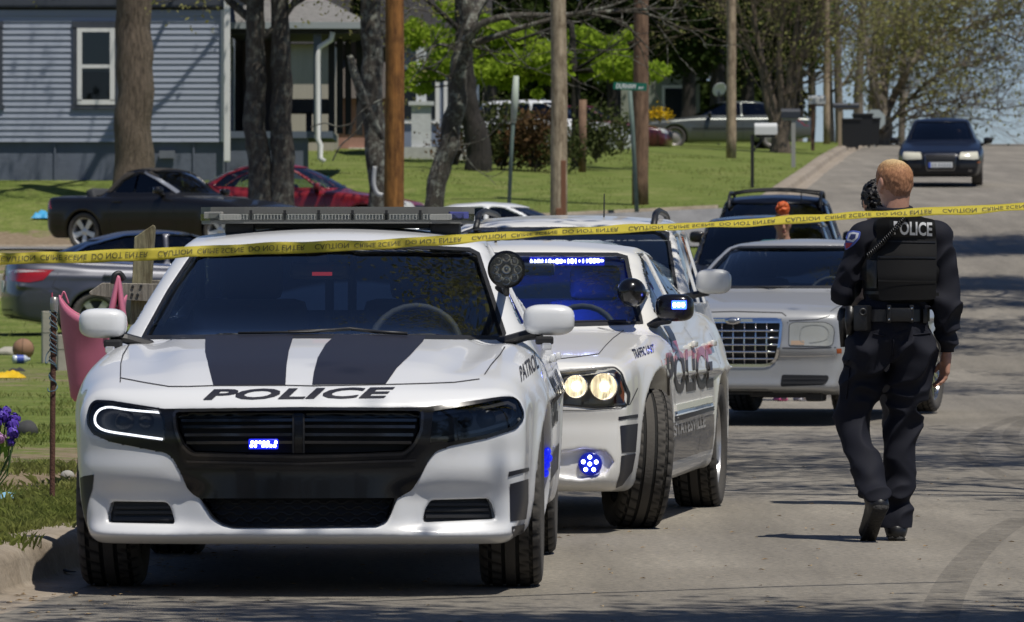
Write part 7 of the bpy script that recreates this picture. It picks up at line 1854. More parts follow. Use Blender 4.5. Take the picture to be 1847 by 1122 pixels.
def litter():
    p, s = on_lawn(42, 648); r = 19/s
    b = MB(); b.sphere((0,0,r*.97), (2*r,2*r,2*r), u=28, v=18); o = b.build('ball', mat('worn_ball', (.30,.17,.10), .8, var=.15, vscale=6), None, True); o.location = p; tag(o, 'scuffed brown ball lying on the grass', 'ball')
    b = MB()
    for a in (0, math.pi/2): b.tube([Matrix.Rotation(a, 3, 'Z') @ Vector((r*1.005*math.cos(t), 0, r*.97+r*1.005*math.sin(t))) for t in np.linspace(0, 2*math.pi, 25)], .004, 5, cap=False)
    b.build('seam', mat('ball_seam', (.10,.06,.04), .9), o)
    p, s = on_lawn(38, 656)
    h = empty('bottle', p, .3, 'clear plastic bottle with blue label lying in front of the ball', 'bottle')
    M = Matrix.Translation((0,0,8/s)) @ AXX
    b = MB(); b.lathe([(.002,-15/s),(7/s,-15/s),(7.5/s,-12/s),(7.5/s,8/s),(3/s,13/s),(3/s,16/s),(.002,16/s)], 16, M); b.build('bottle_body', mat('clear_plastic', (.55,.60,.66), .25), h, True)
    b = MB(); b.lathe([(7.9/s,-9/s),(7.9/s,4/s)], 16, M); b.build('label_band', mat('blue_label', (.05,.09,.40), .5), h, True)
    def cloth(px, py, w, hgt, m, label, cat, seed, name):
        p, s = on_lawn(px, py); r = random.Random(seed); vs, fs = [], []; n = 12; m_ = 8
        for j in range(m_+1):
            for i in range(n+1):
                u, v = i/n-.5, j/m_-.5; edge = max(abs(u), abs(v))*2
                z = max(.004, hgt/s*(1-edge**3)*(.45+.9*abs(noise.noise(Vector((u*5+seed, v*5, 0))))))
                wob = 1+.25*noise.noise(Vector((math.atan2(v, u)*1.5, seed, 0)))
                vs.append((u*w/s*wob, v*w/s*.9*wob, z))
        for j in range(m_):
            for i in range(n): fs.append((j*(n+1)+i, j*(n+1)+i+1, (j+1)*(n+1)+i+1, (j+1)*(n+1)+i))
        o = pymesh(name, vs, fs, m, None, True); o.location = p; tag(o, label, cat)
    cloth(18, 682, 56, 16, mat('yellow_bag', (.70,.45,.01), .5), 'crumpled yellow bag on the grass near the bottle', 'bag', 3, 'plastic_bag')
    cloth(30, 670, 30, 8, mat('dark_rag', (.03,.03,.035), .9), 'small dark rag on the grass behind the yellow bag', 'rag', 8, 'rag')
    cloth(4, 900, 60, 14, mat('blue_cloth', (.22,.45,.60), .7), 'light blue cloth lying on the dirt near the kerb', 'cloth', 5, 'cloth')
    cloth(76, 394, 34, 16, mat('bright_blue', (.05,.35,.62), .6), 'small bright blue bag on the far bank behind the black convertible', 'bag', 6, 'plastic_bag')
    for (px, py, wp, hp, lab, cat, m, nm, sd) in ((48,784,40,22,'flat dark stone on the grass behind the stake','stone',mat('dark_stone', (.055,.055,.058), .9, var=.2, vscale=12),'stone',1),(122,862,26,12,'pale stone in the dirt right of the stake','stone',mat('pale_stone', (.34,.33,.30), .9, var=.15, vscale=20),'stone',2),(15,640,60,12,'pale concrete slab lying left of the ball','slab',MATS['warm_concrete'],'concrete_slab',3)):
        p, s = on_lawn(px, py); b = MB(); b.sphere((0,0,0), (wp/s,wp/s*.8,hp/s*1.7), u=14, v=9)
        for v in b.b.verts: v.co *= 1+.22*noise.noise(v.co*9+Vector((sd*3,0,0)))
        o = b.build(nm, m, None, sd != 3); o.location = p+Vector((0,0,hp/s*.35)); tag(o, lab, cat)
    for (px, y0, y1, w, lab) in ((89,558,655,27,'upright grey concrete block left of the pink tub'),(112,600,668,18,'smaller grey concrete block half behind the pink tub')):
        p, s = on_lawn(px, y1); b = MB(); H = (y1-y0)/s; b.box((0,0,H/2-.02), (w/s,.2,H), bevel=.012)
        b.box((0,-.101,H*.58), (w/s*.9,.006,.012)); o = b.build('concrete_block', MATS['warm_concrete']); o.location = p; o.rotation_euler = (0,0,.15); tag(o, lab, 'block', 'concrete blocks on the lawn')
    # rubber scrap in the gutter
    b = MB(); pts = [px_ground(100,1000)+Vector((0,0,.10)), px_ground(104,1020)+Vector((0,0,.05)), px_ground(115,1036)+Vector((0,0,.022)), px_ground(136,1040)+Vector((0,0,.02))]
    c = sum(pts, Vector())/4; b.tube(curve_pts([q-c for q in pts], 8), [.004+.009*math.sin(math.pi*k/24) for k in range(25)], 6, flat=.5); o = b.build('rubber_strip', RUBBER, None, True); o.location = c; tag(o, 'curved black rubber strip lying against the kerb', 'rubber strip')
    # small leaves and chips on the road: too many to count
    r = random.Random(12); vs, fs = [], []
    for k in range(650):
        y = 20.5+abs(r.gauss(0, 11)) if k < 520 else r.uniform(21, 30); x = kerbx(y)+(abs(r.gauss(0,.35))+.05 if k < 260 else r.uniform(.1, 7)); s = r.uniform(.006,.020); a = r.uniform(0, 6.28)
        z = road_z(y)+.006; n = len(vs)
        for (u, v, w_) in ((-1,0,0),(0,-.5,.25),(1,0,.1),(0,.5,.35)): vs.append((x+s*(u*math.cos(a)-v*math.sin(a)), y+s*(u*math.sin(a)+v*math.cos(a)), z+s*w_))
        fs.append((n,n+1,n+2,n+3))
    o = pymesh('leaf_litter', vs, fs, mat('leaf_litter', (.20,.12,.05), .8, col2=(.48,.36,.20), vscale=2)); tag(o, None, None, kind='stuff')
litter()
def flowers():
    d = 29.5; x = at(-4,0,d).x; z = lawn_z(x, d)
    h = empty('flower_bouquet', (x, d, z), 0, 'bunch of purple flowers with green leaves at the left edge', 'flowers')
    P = lambda px, py, y=0: Vector((at(px,py,d).x-x, y, at(px,py,d).z-z)); r = random.Random(9)
    spots = [(2,750,0,1.2),(20,765,0,1.2),(26,755,.04,.9),(-8,762,-.04,1.2),(2,790,-.05,.9),(24,780,-.04,1.0),(10,742,.03,.8),(-20,750,0,1.1),(20,797,-.03,.7)]
    b = MB()
    for (px, py, y, s) in spots: b.tube([Vector((-.05,0,-.02)), P(px-6,py+60,y), P(px,py+14,y)], .004, 5)
    b.build('stem', mat('stem_green', (.06,.12,.03), .7), h)
    for i, (px, py, y, s) in enumerate(spots):
        c = P(px, py, y); b = MB()
        for k in range(60):
            v = Vector((r.gauss(0,1), r.gauss(0,1), r.gauss(0,1))).normalized(); t = v.orthogonal().normalized(); u = v.cross(t); q = c+v*.027*s*r.uniform(.4,1.1); w_ = .012*s
            b.b.faces.new([b.b.verts.new(q+t*w_*a_+u*w_*b_+v*.004*(abs(a_)+abs(b_))) for a_, b_ in ((-1,-.6),(.2,-1),(1,.3),(-.3,1))])
        b.build('bloom', mat('purple_petals', (.10,.045,.42), .6) if i != 4 else mat('mauve_petals', (.42,.20,.42), .6), h, fixn=False)
    b = MB()
    for (px, py) in ((4,805),(10,815),(0,800),(14,800),(-6,812)):
        c = P(px, py, -.02); b.b.faces.new([b.b.verts.new(c+Vector(q)) for q in ((-.012,0,.03),(.012,-.01,.025),(.014,0,-.02),(-.006,.01,-.04))])
    b.build('leaf', mat('lime_leaf', (.22,.36,.04), .6), h, fixn=False)
flowers()
# ------------------------------------------------------------------ trees, shrubs, grass
def leafmat(name, c1, c2, trans=.35, vscale=.7):
    m, N, L, p = nodes_mat(name); N.remove(p); tc = N.new('ShaderNodeTexCoord'); ge = N.new('ShaderNodeNewGeometry')
    c = ramp(N, L, noise_node(N, L, tc.outputs['Object'], vscale, 4, .7), [(.3, c1), (.7, c2)])
    c = mixc(N, L, .5, c, ramp(N, L, ge.outputs['Random Per Island'], [(0, (.55,.55,.55)), (1, (1.35,1.3,1.2))]), 'MULTIPLY')
    d = N.new('ShaderNodeBsdfDiffuse'); t = N.new('ShaderNodeBsdfTranslucent'); mx = N.new('ShaderNodeMixShader'); mx.inputs[0].default_value = trans
    L.new(c, d.inputs[0]); L.new(c, t.inputs[0]); L.new(d.outputs[0], mx.inputs[1]); L.new(t.outputs[0], mx.inputs[2]); L.new(mx.outputs[0], N['Material Output'].inputs[0]); return m
LEAF_BRIGHT = leafmat('maple_leaves', (.17,.28,.022), (.36,.47,.06), .4); LEAF_CEDAR = leafmat('cedar_leaves', (.014,.028,.008), (.050,.068,.020), .12, .5)
LEAF_NEW = leafmat('budding_leaves', (.20,.21,.07), (.38,.37,.15), .4); LEAF_SHRUB = leafmat('shrub_leaves', (.035,.055,.018), (.10,.11,.045), .2, 1.5); LEAF_RED = leafmat('reddish_leaves', (.06,.045,.022), (.15,.085,.045), .2, 1.5)
BARK_OAK = bark('oak_bark', (.055,.042,.029), (.25,.195,.14)); BARK_DK = bark('dark_bark', (.030,.025,.020), (.105,.09,.072), (.16,.16,.13)); BARK_LI = bark('lichen_bark', (.035,.030,.024), (.12,.105,.085), (.30,.31,.26)); BARK_GR = bark('grey_bark', (.13,.112,.088), (.33,.28,.215)); BARK_BL = bark('black_bark', (.015,.013,.011), (.06,.052,.045))  # last one is the darkest bark, nearly black
class Tree:
    def __init__(s, seed): s.r = random.Random(seed); s.b = MB(); s.lv = []; s.br = MB()
    def branch(s, p, d, L, r0, lev, kids=4, droop=0.0, spread=.9, jit=.25, leafn=0, leafr=.5, twig=.006, n=6, b=None, up=.15, minlev=0, shrink=(.45,.7)):
        rr = s.r; b = b or s.br; pts = [Vector(p)]; d = Vector(d).normalized(); k = 5 if lev else 4
        for i in range(k):
            d = (d+Vector((rr.gauss(0,jit), rr.gauss(0,jit), rr.gauss(0,jit)+up-droop))*.5).normalized(); pts.append(pts[-1]+d*L/k)
        rads = [max(twig, r0*(1-.75*i/k)) for i in range(k+1)]
        b.tube(pts, rads, n if r0 > .03 else (5 if r0 > .015 else 3), cap=False)
        if lev > 0:
            for j in range(kids):
                t = rr.uniform(.25, 1.0) if j else 1.0; i = min(int(t*k), k-1); q = pts[i].lerp(pts[i+1], t*k-i)
                dd = (pts[i+1]-pts[i]).normalized(); a = dd.orthogonal().normalized(); a = (Matrix.Rotation(rr.uniform(0, 6.28), 3, dd) @ a)
                nd = (dd+a*rr.uniform(.5, 1.2)*spread).normalized(); s.branch(q, nd, L*rr.uniform(*shrink), rads[i]*rr.uniform(.45,.7), lev-1, kids, droop, spread, jit, leafn, leafr, twig, n, b, up)
        if lev <= 1 and leafn:
            for _ in range(leafn):
                i = rr.randrange(1, k+1); s.lv.append(pts[i]+Vector((rr.gauss(0,1), rr.gauss(0,1), rr.gauss(0,1)))*leafr*.5)
        return pts
    def leaves(s, name, m, parent, size, squash=1.0, flat=.0):
        if not s.lv: return
        P = np.array([tuple(q) for q in s.lv]); g = np.random.default_rng(s.r.randrange(1e6)); n = len(P)
        a = g.normal(size=(n,3)); a /= np.linalg.norm(a, axis=1)[:,None]; c = g.normal(size=(n,3)); c[:,2] += flat; c = np.cross(a, c); c /= np.linalg.norm(c, axis=1)[:,None]
        sz = size*g.uniform(.5, 1.3, (n,1)); V = np.stack([P-a*sz, P-c*sz*.55*squash, P+a*sz, P+c*sz*.55*squash], 1).reshape(-1,3)
        me = bpy.data.meshes.new(name); me.vertices.add(4*n); me.vertices.foreach_set('co', V.astype(np.float32).ravel()); me.loops.add(4*n); me.loops.foreach_set('vertex_index', np.arange(4*n, dtype=np.int32)); me.polygons.add(n); me.polygons.foreach_set('loop_start', np.arange(0,4*n,4,dtype=np.int32)); me.polygons.foreach_set('loop_total', np.full(n,4,np.int32)); me.update(calc_edges=True)
        return link(name, me, m, parent)
def tree(label, base, seed, path, rads, barkm, n_br=0, L=3, r=.06, lev=2, kids=4, leaf=None, lsize=.06, leafn=0, leafr=.5, group=None, start=.45, cat='tree', name='tree', droop=0, spread=.9, up=.15, jit=.25, dirs=None, shrink=(.45,.7), flat=0, extra=None, nt=16):
    t = Tree(seed); h = empty(name, base, 0, label, cat, group); P = curve_pts(path, 6) if len(path) > 2 else [Vector(path[0]).lerp(Vector(path[1]), k/12) for k in range(13)]
    R_ = [float(np.interp(i/(len(P)-1), np.linspace(0, 1, len(rads)), rads))*(1+.06*noise.noise(Vector((i*.5, seed, 0)))) for i in range(len(P))]
    P = [q+Vector((noise.noise(Vector((i*.35, seed, 1))), noise.noise(Vector((i*.35, seed, 7))), 0))*R_[i]*.25 for i, q in enumerate(P)]
    t.b.tube(P, R_, nt)
    for v in t.b.b.verts: v.co += Vector((noise.noise(v.co*2.5), noise.noise(v.co*2.5+Vector((5,5,5))), 0))*.03
    t.b.build('trunk', barkm, h, True)
    for k in range(n_br):
        f = start+(1-start)*(k+.5)/n_br; i = min(int(f*(len(P)-1)), len(P)-2); a = t.r.uniform(0, 6.28) if not dirs else dirs[k % len(dirs)]
        d = Vector((math.cos(a), math.sin(a), t.r.uniform(.1,.7)+up)); t.branch(P[i], d, L*t.r.uniform(.7,1.15), min(r, R_[i]*.8), lev, kids, droop, spread, jit, leafn, leafr, up=up, shrink=shrink)
    if extra: extra(t, P)
    if len(t.br.b.verts): t.br.build('branches', barkm, h, True)
    else: t.br.b.free()
    if leaf: t.leaves('crown', leaf, h, lsize, flat=flat)
    return h, t
def rel(px, py, d, base): q = at(px, py, d); return (q.x-base[0], q.y-base[1], q.z-base[2])
def base_at(px, py, d): q = at(px, py, d); return (q.x, d, q.z)
# big oak by the house
B = base_at(241, 372, 114.4); pt = [rel(241,380,114.4,B), rel(241,250,114.4,B), rel(243,120,114.4,B), rel(241,0,114.4,B), rel(238,-200,114.4,B), rel(236,-420,114.4,B)]
tree('stout oak trunk with furrowed grey brown bark in front of the clapboard house', B, 1, pt, [.45,.375,.36,.355,.32,.2], BARK_OAK, 4, 3.2, .12, 3, 4, LEAF_NEW, .05, 8, .5, start=.88, nt=28)
def oakdrop(): pass
# twin dark trunks
d = 101.5
for (pb, mids, label, sd) in (((474,392), [(468,300),(459,230),(462,150),(460,60),(458,-60),(455,-300)], 'left one of the twin dark trunks in front of the red car', 2), ((509,392), [(509,300),(507,220),(508,120),(504,20),(500,-80),(510,-300)], 'right one of the twin dark trunks in front of the red car', 3)):
    B = base_at(*pb, d); tree(label, B, sd, [(0,0,-.3)]+[rel(*q, d, B) for q in mids], [.25,.21,.195,.18,.17,.16,.10], BARK_DK, 7, 3.2, .08, 3, 4, LEAF_NEW, .045, 10, .4, group='dark trunks by the red car', start=.62, nt=20)
# lichen trunk behind the orange pole, with a broken limb leaning on it
d = 103.0; B = base_at(686, 385, d)
def limb_extra(t, P):
    t.br.tube(curve_pts([rel(631,100,d-1,B), rel(642,140,d-1,B), rel(664,200,d-.8,B), rel(690,250,d-.5,B)], 6), [.05,.075,.075,.07,.06]*5 if False else [.05+.03*math.sin(math.pi*k/18) for k in range(19)], 8)
    for q in ([(632,240),(640,215),(660,195),(690,178)], [(600,290),(615,262),(640,240),(668,200)], [(560,230),(585,222),(610,228),(640,222)]): t.br.tube(curve_pts([rel(*p, d-1.2, B) for p in q], 5), .013, 4)
tree('lichen covered trunk with a broken leaning limb, just left of the orange pole', B, 4, [(0,0,-.3), rel(680,300,d,B), rel(672,200,d,B), rel(672,110,d,B), rel(667,0,d,B), rel(662,-150,d,B), rel(668,-400,d,B)], [.20,.19,.185,.19,.18,.16,.08], BARK_LI, 8, 3.0, .07, 3, 4, LEAF_NEW, .045, 8, .4, start=.6, extra=limb_extra, nt=20)
b = MB(); b.tube(curve_pts([at(676,300,102.6), at(674,330,102.6), at(680,348,102.6), at(690,352,102.6)], 6), .04, 8); o = b.build('conduit', mat('grey_conduit', (.42,.43,.43), .5), None, True); tag(o, 'curved grey conduit pipe at the foot of the lichen trunk', 'pipe')
# curved trunk whose limbs cross the top of the picture
d = 97.0; B = base_at(776, 395, d)
def arms(t, P):
    for q, r0 in (([(838,75),(870,42),(930,28),(1000,28),(1080,22),(1150,18),(1230,14)], .075), ([(850,80),(905,62),(960,44),(1030,26),(1110,8),(1190,-30)], .06), ([(960,44),(1050,26),(1120,40),(1150,66),(1180,100)], .035), ([(835,100),(800,80),(770,90),(735,110)], .03), ([(825,150),(790,130),(760,125),(738,150)], .02), ([(1080,22),(1150,22),(1200,35),(1240,30)], .03), ([(845,60),(860,20),(890,-30),(930,-120)], .11), ([(1000,28),(1030,60),(1015,110),(1022,150)], .012), ([(818,230),(828,250),(830,268),(838,275)], .015)):
        C = curve_pts([rel(*p, d-.4+.3*math.sin(i+r0*50), B) for i, p in enumerate(q)], 5); t.br.tube(C, [max(.010, r0*(1-.8*i/len(C))) for i in range(len(C))], 8)
        for k in range(9 if r0 > .03 else 4):
            i = t.r.randrange(2, len(C)-1); t.branch(C[i], (t.r.uniform(-.2,1), t.r.gauss(0,.5), t.r.uniform(-.6,.5)), t.r.uniform(.5,1.4), .016, 1, 3, 0, .9, .3, 0)
tree('curved leaning trunk with pale lichen whose dark limbs cross the top of the picture', B, 5, [(0,0,-.3), rel(786,340,d,B), rel(806,270,d,B), rel(822,190,d,B), rel(830,110,d,B), rel(845,50,d,B), rel(835,-40,d,B), rel(820,-200,d,B)], [.17,.165,.165,.16,.155,.15,.13,.08], BARK_LI, 5, 2.5, .06, 3, 4, LEAF_NEW, .045, 6, .4, start=.8, extra=arms, nt=20)
d = 126.0; B = base_at(866, 300, d)
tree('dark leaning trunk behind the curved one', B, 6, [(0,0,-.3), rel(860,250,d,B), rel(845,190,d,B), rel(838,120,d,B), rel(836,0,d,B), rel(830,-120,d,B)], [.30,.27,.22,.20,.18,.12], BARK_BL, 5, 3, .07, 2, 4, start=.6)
# bright maple
d = 133.0; B = base_at(1040, 300, d)
def maple(t, P):
    r = t.r
    blobs = [(790,70,42,26),(770,130,38,22),(800,110,30,25),(860,95,45,35),(880,130,40,25),(930,75,50,30),(930,120,60,30),(985,100,45,30),(1050,75,40,30),(1060,115,50,32),(1120,120,50,30),(1165,130,45,20),(1100,85,35,22),(1140,60,18,14),(970,170,12,10),(920,150,30,14),(1190,125,25,12),(850,40,40,25),(820,20,40,22),(745,60,30,30),(1000,130,40,26),(900,60,30,25),(760,160,22,12),(735,150,14,20)]
    for (px, py, rx, ry) in blobs:
        c = Vector(rel(px, py, d+r.uniform(-1.5,1.5), B)); n = int(rx*ry*.55)
        for k in range(n):
            v = Vector((r.gauss(0,1), r.gauss(0,1), r.gauss(0,1))); v = v.normalized()*r.random()**.4
            cl = c+Vector((v.x*rx/78.2, v.y*.9, v.z*ry/78.2)); 
            t.lv.append(cl)
        t.br.tube([Vector((P[-1] if py < 60 else P[len(P)*2//3])), c*.5+P[len(P)//2]*.5+Vector((0,0,.3)), c], [.05,.03,.012], 5)
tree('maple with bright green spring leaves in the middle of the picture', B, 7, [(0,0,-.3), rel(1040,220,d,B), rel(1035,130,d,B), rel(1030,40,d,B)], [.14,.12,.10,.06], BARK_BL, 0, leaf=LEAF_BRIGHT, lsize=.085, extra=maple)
# dark cedars behind
def cedar(px, ybase, d, wtop, w, label, seed, ylow, n=8400, up=-220):
    B = base_at(px, ybase, d); s = F/d
    def fol(t, P):
        r = t.r
        for k in range(70):
            f = r.random()**.8; z = (ybase-ylow)/s+((ylow-up)/s)*f; a = r.uniform(0, 6.28); Rr = (w+(wtop-w)*f)/s*r.uniform(.5,1.0)
            c = Vector((Rr*math.cos(a), Rr*math.sin(a)*.8, z+r.uniform(-.3,.3))); t.br.tube([Vector((0,0,z+.2)), c*.6+Vector((0,0,z*.4+.15)), c], [.035,.02,.008], 4, cap=False)
            for j in range(n//70):
                v = Vector((r.gauss(0,1), r.gauss(0,1), r.gauss(0,1)-.25)); t.lv.append(c+Vector((v.x*.42, v.y*.42, v.z*.26))-Vector((c.x,c.y,0))*r.random()*.35)
    tree(label, B, seed, [(0,0,-.5), (.05,0,(ybase-60)/s*.5), (0,0,(ybase-up)/s)], [.28,.22,.08], BARK_BL, 0, leaf=LEAF_CEDAR, lsize=.13, extra=fol, group='dark cedars behind the lawn')
cedar(1240, 215, 186, 60, 105, 'dark cedar behind the tan pole, left of the green sedan roof', 11, 110)
cedar(1345, 215, 190, 70, 100, 'dark cedar above the green sedan', 12, 130)
cedar(1150, 225, 182, 50, 90, 'dark cedar behind the reddish brown pole', 13, 80)
cedar(1000, 250, 180, 60, 95, 'dark cedar behind the pale pole', 14, 70)
cedar(880, 260, 176, 60, 90, 'dark cedar behind the curved trunk', 15, 90)
cedar(770, 260, 178, 60, 85, 'dark cedar right of the orange pole', 16, 100)
cedar(640, 240, 182, 60, 90, 'dark cedar behind the porch roof', 17, 90)
cedar(1292, 215, 178, 70, 100, 'dark cedar right of the tan pole', 19, 120)
cedar(1105, 230, 180, 60, 90, 'dark cedar between the pale and the brown pole', 20, 80)
cedar(1400, 215, 192, 60, 80, 'dark cedar above the boot of the green sedan', 21, 120)
cedar(1435, 215, 204, 40, 62, 'slim dark cedar next to the bare trees', 18, 100, 3600)
# bare wood behind, all along
r0 = random.Random(31)
for k, (px, d) in enumerate([(560,200),(700,214),(745,204),(820,210),(930,215),(960,204),(1060,212),(1105,205),(1190,214),(1285,207),(1330,214),(1395,206),(1440,214),(1462,206),(1500,217),(1515,205),(1545,213),(1570,207),(1600,216),(1625,224)]):
    x = at(px,0,d).x; y0 = d; z = lawn_z(x, d)-.4; H = r0.uniform(9, 13); lean = r0.uniform(-.8,.8); B = (x, y0, z); fine = px > 1380
    lab = 'bare grey tree in the wood behind, '+['far left','left of the orange pole','right of the orange pole','behind the curved trunk','left of the pale pole','just left of the pale pole','right of the pale pole','left of the brown pole','right of the brown pole','left of the tan pole','right of the tan pole','above the green sedan','behind the white mailbox','above the dark mailbox','right of the thin pole','above the double mailbox','above the bins','above the stop sign back','just left of the road crest','on the crest beside the road'][k]
    tree(lab, B, 40+k, [(0,0,0), (lean*.3,0,H*.35), (lean*.8,.2,H*.7), (lean,.2,H)], [r0.uniform(.13,.24),.14,.09,.03], BARK_GR, 13 if fine else 8, 3.0, .06, 3 if fine else 2, 4, LEAF_NEW if fine else LEAF_CEDAR if k % 3 else LEAF_NEW, (.042 if fine else .09), 6 if fine else 22, .5, group='bare trees in the wood behind', start=.22, nt=10)
# multi-stemmed tree on the lawn by the mailboxes
d = 163.0; B = base_at(1408, 268, d)
def stems(t, P):
    for q in ([(1408,262),(1398,200),(1380,130),(1365,60),(1350,-40)], [(1408,262),(1410,190),(1405,110),(1412,30),(1420,-60)], [(1410,262),(1425,200),(1440,120),(1470,50),(1500,-40)], [(1407,250),(1420,190),(1428,110),(1440,20),(1445,-60)], [(1405,240),(1385,190),(1370,120),(1330,60)]):
        C = curve_pts([rel(*p, d, B) for p in q], 5); t.br.tube(C, [.15*(1-.8*i/len(C)) for i in range(len(C))], 8)
        for k in range(12): t.branch(C[t.r.randrange(6, len(C))], (t.r.gauss(.2,.6), t.r.gauss(0,.6), t.r.uniform(.0,.9)), t.r.uniform(1.5,3), .028, 2, 4, 0, .8, .25, 5, .45)
tree('many stemmed bare tree by the white mailbox', B, 70, [(0,0,-.3), (0,0,.35), (.02,0,.8)], [.34,.24,.20], BARK_OAK, 0, leaf=LEAF_NEW, lsize=.05, extra=stems)
# tree on the crest whose branches reach across the sky on the right
d = 198.0; B = base_at(1590, 262, d)
def reach(t, P):
    S = [([(1590,230),(1610,180),(1640,120),(1680,60),(1740,0),(1800,-60)], .16), ([(1590,240),(1640,180),(1700,130),(1760,110),(1830,105)], .08), ([(1590,235),(1600,140),(1620,60),(1660,-20)], .14), ([(1640,120),(1700,70),(1770,40),(1850,20)], .09), ([(1600,220),(1650,195),(1700,185),(1760,190),(1800,200)], .05), ([(1590,215),(1570,140),(1560,60),(1540,-20)], .12), ([(1680,60),(1760,50),(1830,70),(1880,95)], .06), ([(1595,240),(1640,215),(1680,210),(1720,215)], .035)]
    for q, r1 in S:
        C = curve_pts([rel(*p, d+t.r.uniform(-2,2), B) for p in q], 5); t.br.tube(C, [max(.012, r1*(1-.8*i/len(C))) for i in range(len(C))], 7)
        for k in range(20): i = t.r.randrange(4, len(C)); t.branch(C[i], (t.r.gauss(.4,.5), t.r.gauss(0,.6), t.r.uniform(-.3,.8)), t.r.uniform(1.2,3.2), .026, 2, 4, .05, .8, .25, 9 if q[-1][1] < 60 else 1, .6, up=.05)
tree('budding tree on the crest with branches reaching over the road', B, 71, [(0,0,-.6), (0,0,1.0), (-.1,0,2.2)], [.42,.32,.24], BARK_GR, 0, leaf=LEAF_NEW, lsize=.075, extra=reach)
# trees outside the frame that shade the road
for (x, y, H, lab, sd, ln, lv) in ((9.6,80,11.5,'budding tree right of the road, beyond the picture, shading the far road',80,46,LEAF_NEW),(13.0,92,12.5,'second budding tree right of the road, beyond the picture',81,46,LEAF_NEW),(9.4,69,10.5,'third budding tree right of the road, beyond the picture',86,34,LEAF_NEW),(9.6,56,10,'thin bare tree right of the road, beyond the picture',82,14,LEAF_NEW),(7.0,38,9.5,'bare tree right of the road beside the officer, beyond the picture',83,12,LEAF_NEW),(5.4,32,9,'small bare tree right of the officer, beyond the picture',87,12,LEAF_NEW),(6.6,20.3,8.5,'tree right of the camera whose shadow crosses the near road',84,26,LEAF_NEW),(2.9,16.3,8.5,'bare tree near the camera shading the road edge',88,22,LEAF_NEW),(-2.4,16.6,8,'bare tree left of the camera shading the near kerb',85,10,LEAF_NEW)):
    z = 0 if y < 30 else road_z(y)
    tree(lab, (x, y, z), sd, [(0,0,-.2), (.1,0,H*.3), (-.2,.1,H*.6), (0,0,H*.85)], [.20,.16,.11,.05], BARK_GR, 10, 3.4 if y > 30 else (2.4 if x > 5 else 1.8), .07, 3, 4, lv, .075, ln, .6, start=.5 if y > 30 else .64, group='trees beside the road outside the view', nt=10)
# trees behind the camera (seen only in reflections)
for k, (x, y) in enumerate(((-16,-14),(-7,-22),(2,-26),(11,-20),(20,-12))):
    t_ = tree('leafy tree behind the camera, '+['far left','left','middle','right','far right'][k], (x, y, 0), 90+k, [(0,0,-.2), (0,0,3), (.3,0,8)], [.25,.2,.08], BARK_BL, 8, 4.2, .1, 2, 4, LEAF_SHRUB, .28, 24, 1.3, start=.3, group='trees behind the camera', nt=8)
# shrubs
def shrub(px, ybase, d, wpx, hpx, m, label, seed, n=900, spr=.22, ls=.055):
    B = base_at(px, ybase, d); s = F/d
    def fol(t, P):
        r = t.r
        for k in range(26):
            a = r.uniform(0, 6.28); rr = wpx/2/s*r.random()**.5; c = Vector((rr*math.cos(a), rr*math.sin(a)*.8, hpx/s*r.uniform(.25,.95)*(1-.35*(rr*s*2/wpx)**2))); t.br.tube([(c.x*.15,c.y*.15,0), c*.5, c], [.018,.012,.005], 4, cap=False)
            for j in range(n//26): t.lv.append(c+Vector((r.gauss(0,spr), r.gauss(0,spr), r.gauss(0,spr*.8))))
    tree(label, B, seed, [(0,0,-.1), (0,0,hpx/s*.5)], [.03,.015], BARK_DK, 0, leaf=m, lsize=ls, extra=fol, cat='shrub', name='shrub', group='shrubs in front of the far yard', nt=6)
shrub(905, 300, 128, 110, 120, LEAF_SHRUB, 'dark shrub right of the dark leaning trunk', 101, 3200); shrub(965, 302, 127, 80, 95, LEAF_RED, 'reddish shrub left of the pale pole', 102, 2600); shrub(820, 300, 131, 60, 90, LEAF_RED, 'reddish shrub behind the curved trunk', 103, 700); shrub(1075, 285, 130, 70, 85, LEAF_SHRUB, 'shrub in front of the white sport utility vehicle', 104, 1600); shrub(1120, 270, 150, 46, 70, LEAF_SHRUB, 'small shrub behind the street sign', 105, 600); shrub(1015, 300, 126, 46, 60, LEAF_SHRUB, 'low shrub behind the pale pole', 106, 600)
shrub(1190, 216, 168.5, 40, 22, leafmat('yellow_blossom', (.60,.38,.01), (.75,.52,.04), .2), 'yellow flowering shrub in front of the green sedan', 107, 420, .10, .045)
for px, d, y0, y1 in ((1050,128,180,300),(1135+12,150,120,262)):
    q = at(px, 0, d); z = lawn_z(q.x, d); b = MB(); b.tube([(0,0,-.1),(.02,0,at(0,y0,d).z-z)], .09, 10); o = b.build('wooden_post', BRW, None, True); o.location = (q.x, d, z); tag(o, 'old wooden fence post standing by the shrubs' if px == 1050 else 'dark wooden post behind the street sign', 'post')
for k, (px, w_, h_) in enumerate(((700,150,190),(800,150,230),(890,150,200),(985,150,240),(1080,150,210),(1180,160,230),(1280,150,190),(1370,130,150))):
    shrub(px, 268-(px-700)*.02, 203+(k%3)*2, w_, h_, LEAF_CEDAR, 'dark evergreen thicket at the back, '+['behind the lichen trunk','behind the grey blue house','behind the dark leaning trunk','behind the reddish shrub','behind the white sport utility vehicle','behind the street sign','behind the sage house','behind the green sedan'][k], 110+k, 3000, .30, .17)
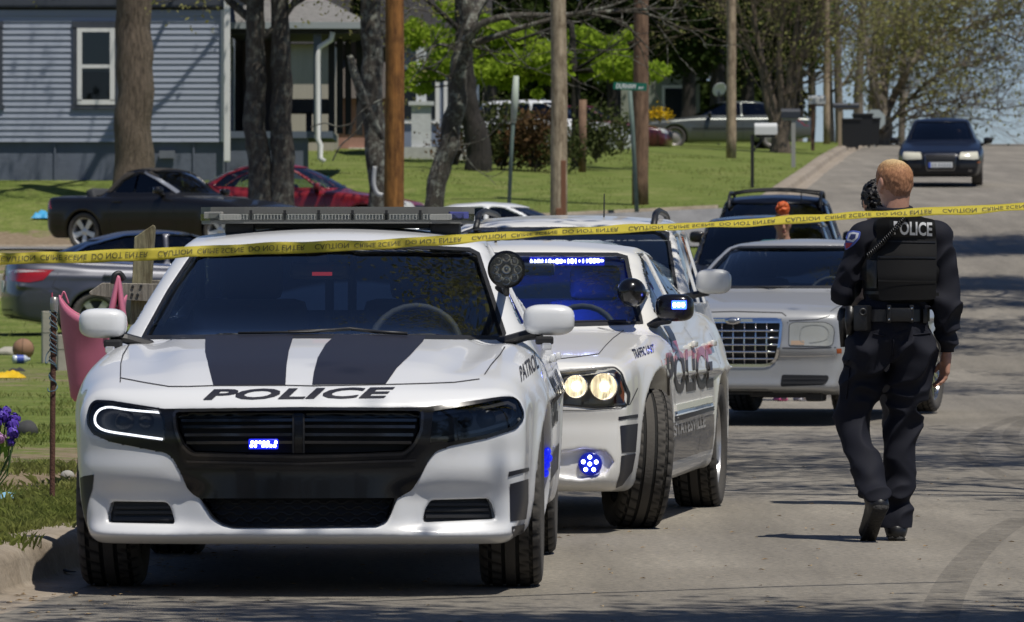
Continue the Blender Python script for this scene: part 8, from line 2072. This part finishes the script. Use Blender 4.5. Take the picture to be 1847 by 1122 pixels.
for k, (px, d, w_, h_) in enumerate(((-1300,190,400,330),(-950,200,380,300),(-620,188,360,340),(-300,196,340,300),(40,186,330,320),(330,192,300,300))):
    q = at(px, 0, d); shrub(px, HOR-(lawn_z(q.x, d)-CAMZ)*F/d, d, w_, h_, LEAF_SHRUB, 'broad green tree line beyond the house, '+['outermost at the left','second from the outer left','third from the outer left','left of the house','behind the left end of the house','behind the right end of the house'][k], 130+k, 2600, .55, .22)
# grass blades
def grass():
    g = np.random.default_rng(5); vs = []; n = 0
    def add(x, y, z, h, w, nb):
        for _ in range(nb):
            a = g.uniform(0, 6.28); l = g.normal(0, .45, 2); px, py = x+g.normal(0, w), y+g.normal(0, w); bw = h*.05+.0012
            vs.append(((px-bw*math.cos(a), py-bw*math.sin(a), z-.01), (px+bw*math.cos(a), py+bw*math.sin(a), z-.01), (px+l[0]*h*.35, py+l[1]*h*.35, z+h*.62), (px+l[0]*h, py+l[1]*h, z+h*g.uniform(.75,1.1))))
    for k in range(17000):
        y = 24+ (g.random()**1.5)*40; e = -.36-abs(g.normal(0, 2.2)); x = kerbx(y)+e
        nn = noise.noise(Vector((x*.7, y*.35, 2)))+.5*noise.noise(Vector((x*2.2, y*1.1, 6)))
        if nn < .10 or (31 < y < 37 and nn < .4): continue
        add(x, y, lawn_z(x, y), g.uniform(.018,.045), .06, 4)
    for (px, py, sp, cnt) in ((70,935,.12,420),(30,955,.10,260),(105,915,.08,240),(20,850,.15,120),(95,850,.10,120),(130,880,.08,120),(45,900,.14,160),(12,985,.06,60),(120,945,.08,140)):
        p, s = on_lawn(px, py)
        for k in range(cnt): x, y = p.x+g.normal(0, sp), p.y+g.normal(0, sp*3.2); add(x, y, lawn_z(x, y), g.uniform(.025,.065), .02, 4)
    for k in range(12000):
        y = g.uniform(60, 150); e = -.4-g.random()*12; x = kerbx(y)+e
        if 99 < y < 109 or noise.noise(Vector((x*.5, y*.2, 4))) < -.05: continue
        if y < 113 and e < -5 and g.random() < .8: continue
        add(x, y, lawn_z(x, y), g.uniform(.03,.07), .12, 2)
    V = np.array(vs, np.float32).reshape(-1,3); n = len(vs); me = bpy.data.meshes.new('grass'); me.vertices.add(4*n); me.vertices.foreach_set('co', V.ravel())
    me.loops.add(4*n); me.loops.foreach_set('vertex_index', (np.arange(n)[:,None]*4+np.array([0,1,3,2])).astype(np.int32).ravel()); me.polygons.add(n); me.polygons.foreach_set('loop_start', np.arange(0,4*n,4,dtype=np.int32)); me.polygons.foreach_set('loop_total', np.full(n,4,np.int32)); me.update(calc_edges=True)
    o = link('grass', me, leafmat('grass_blades', (.17,.22,.045), (.34,.36,.13), .4, .6)); tag(o, None, None, kind='stuff')
grass()
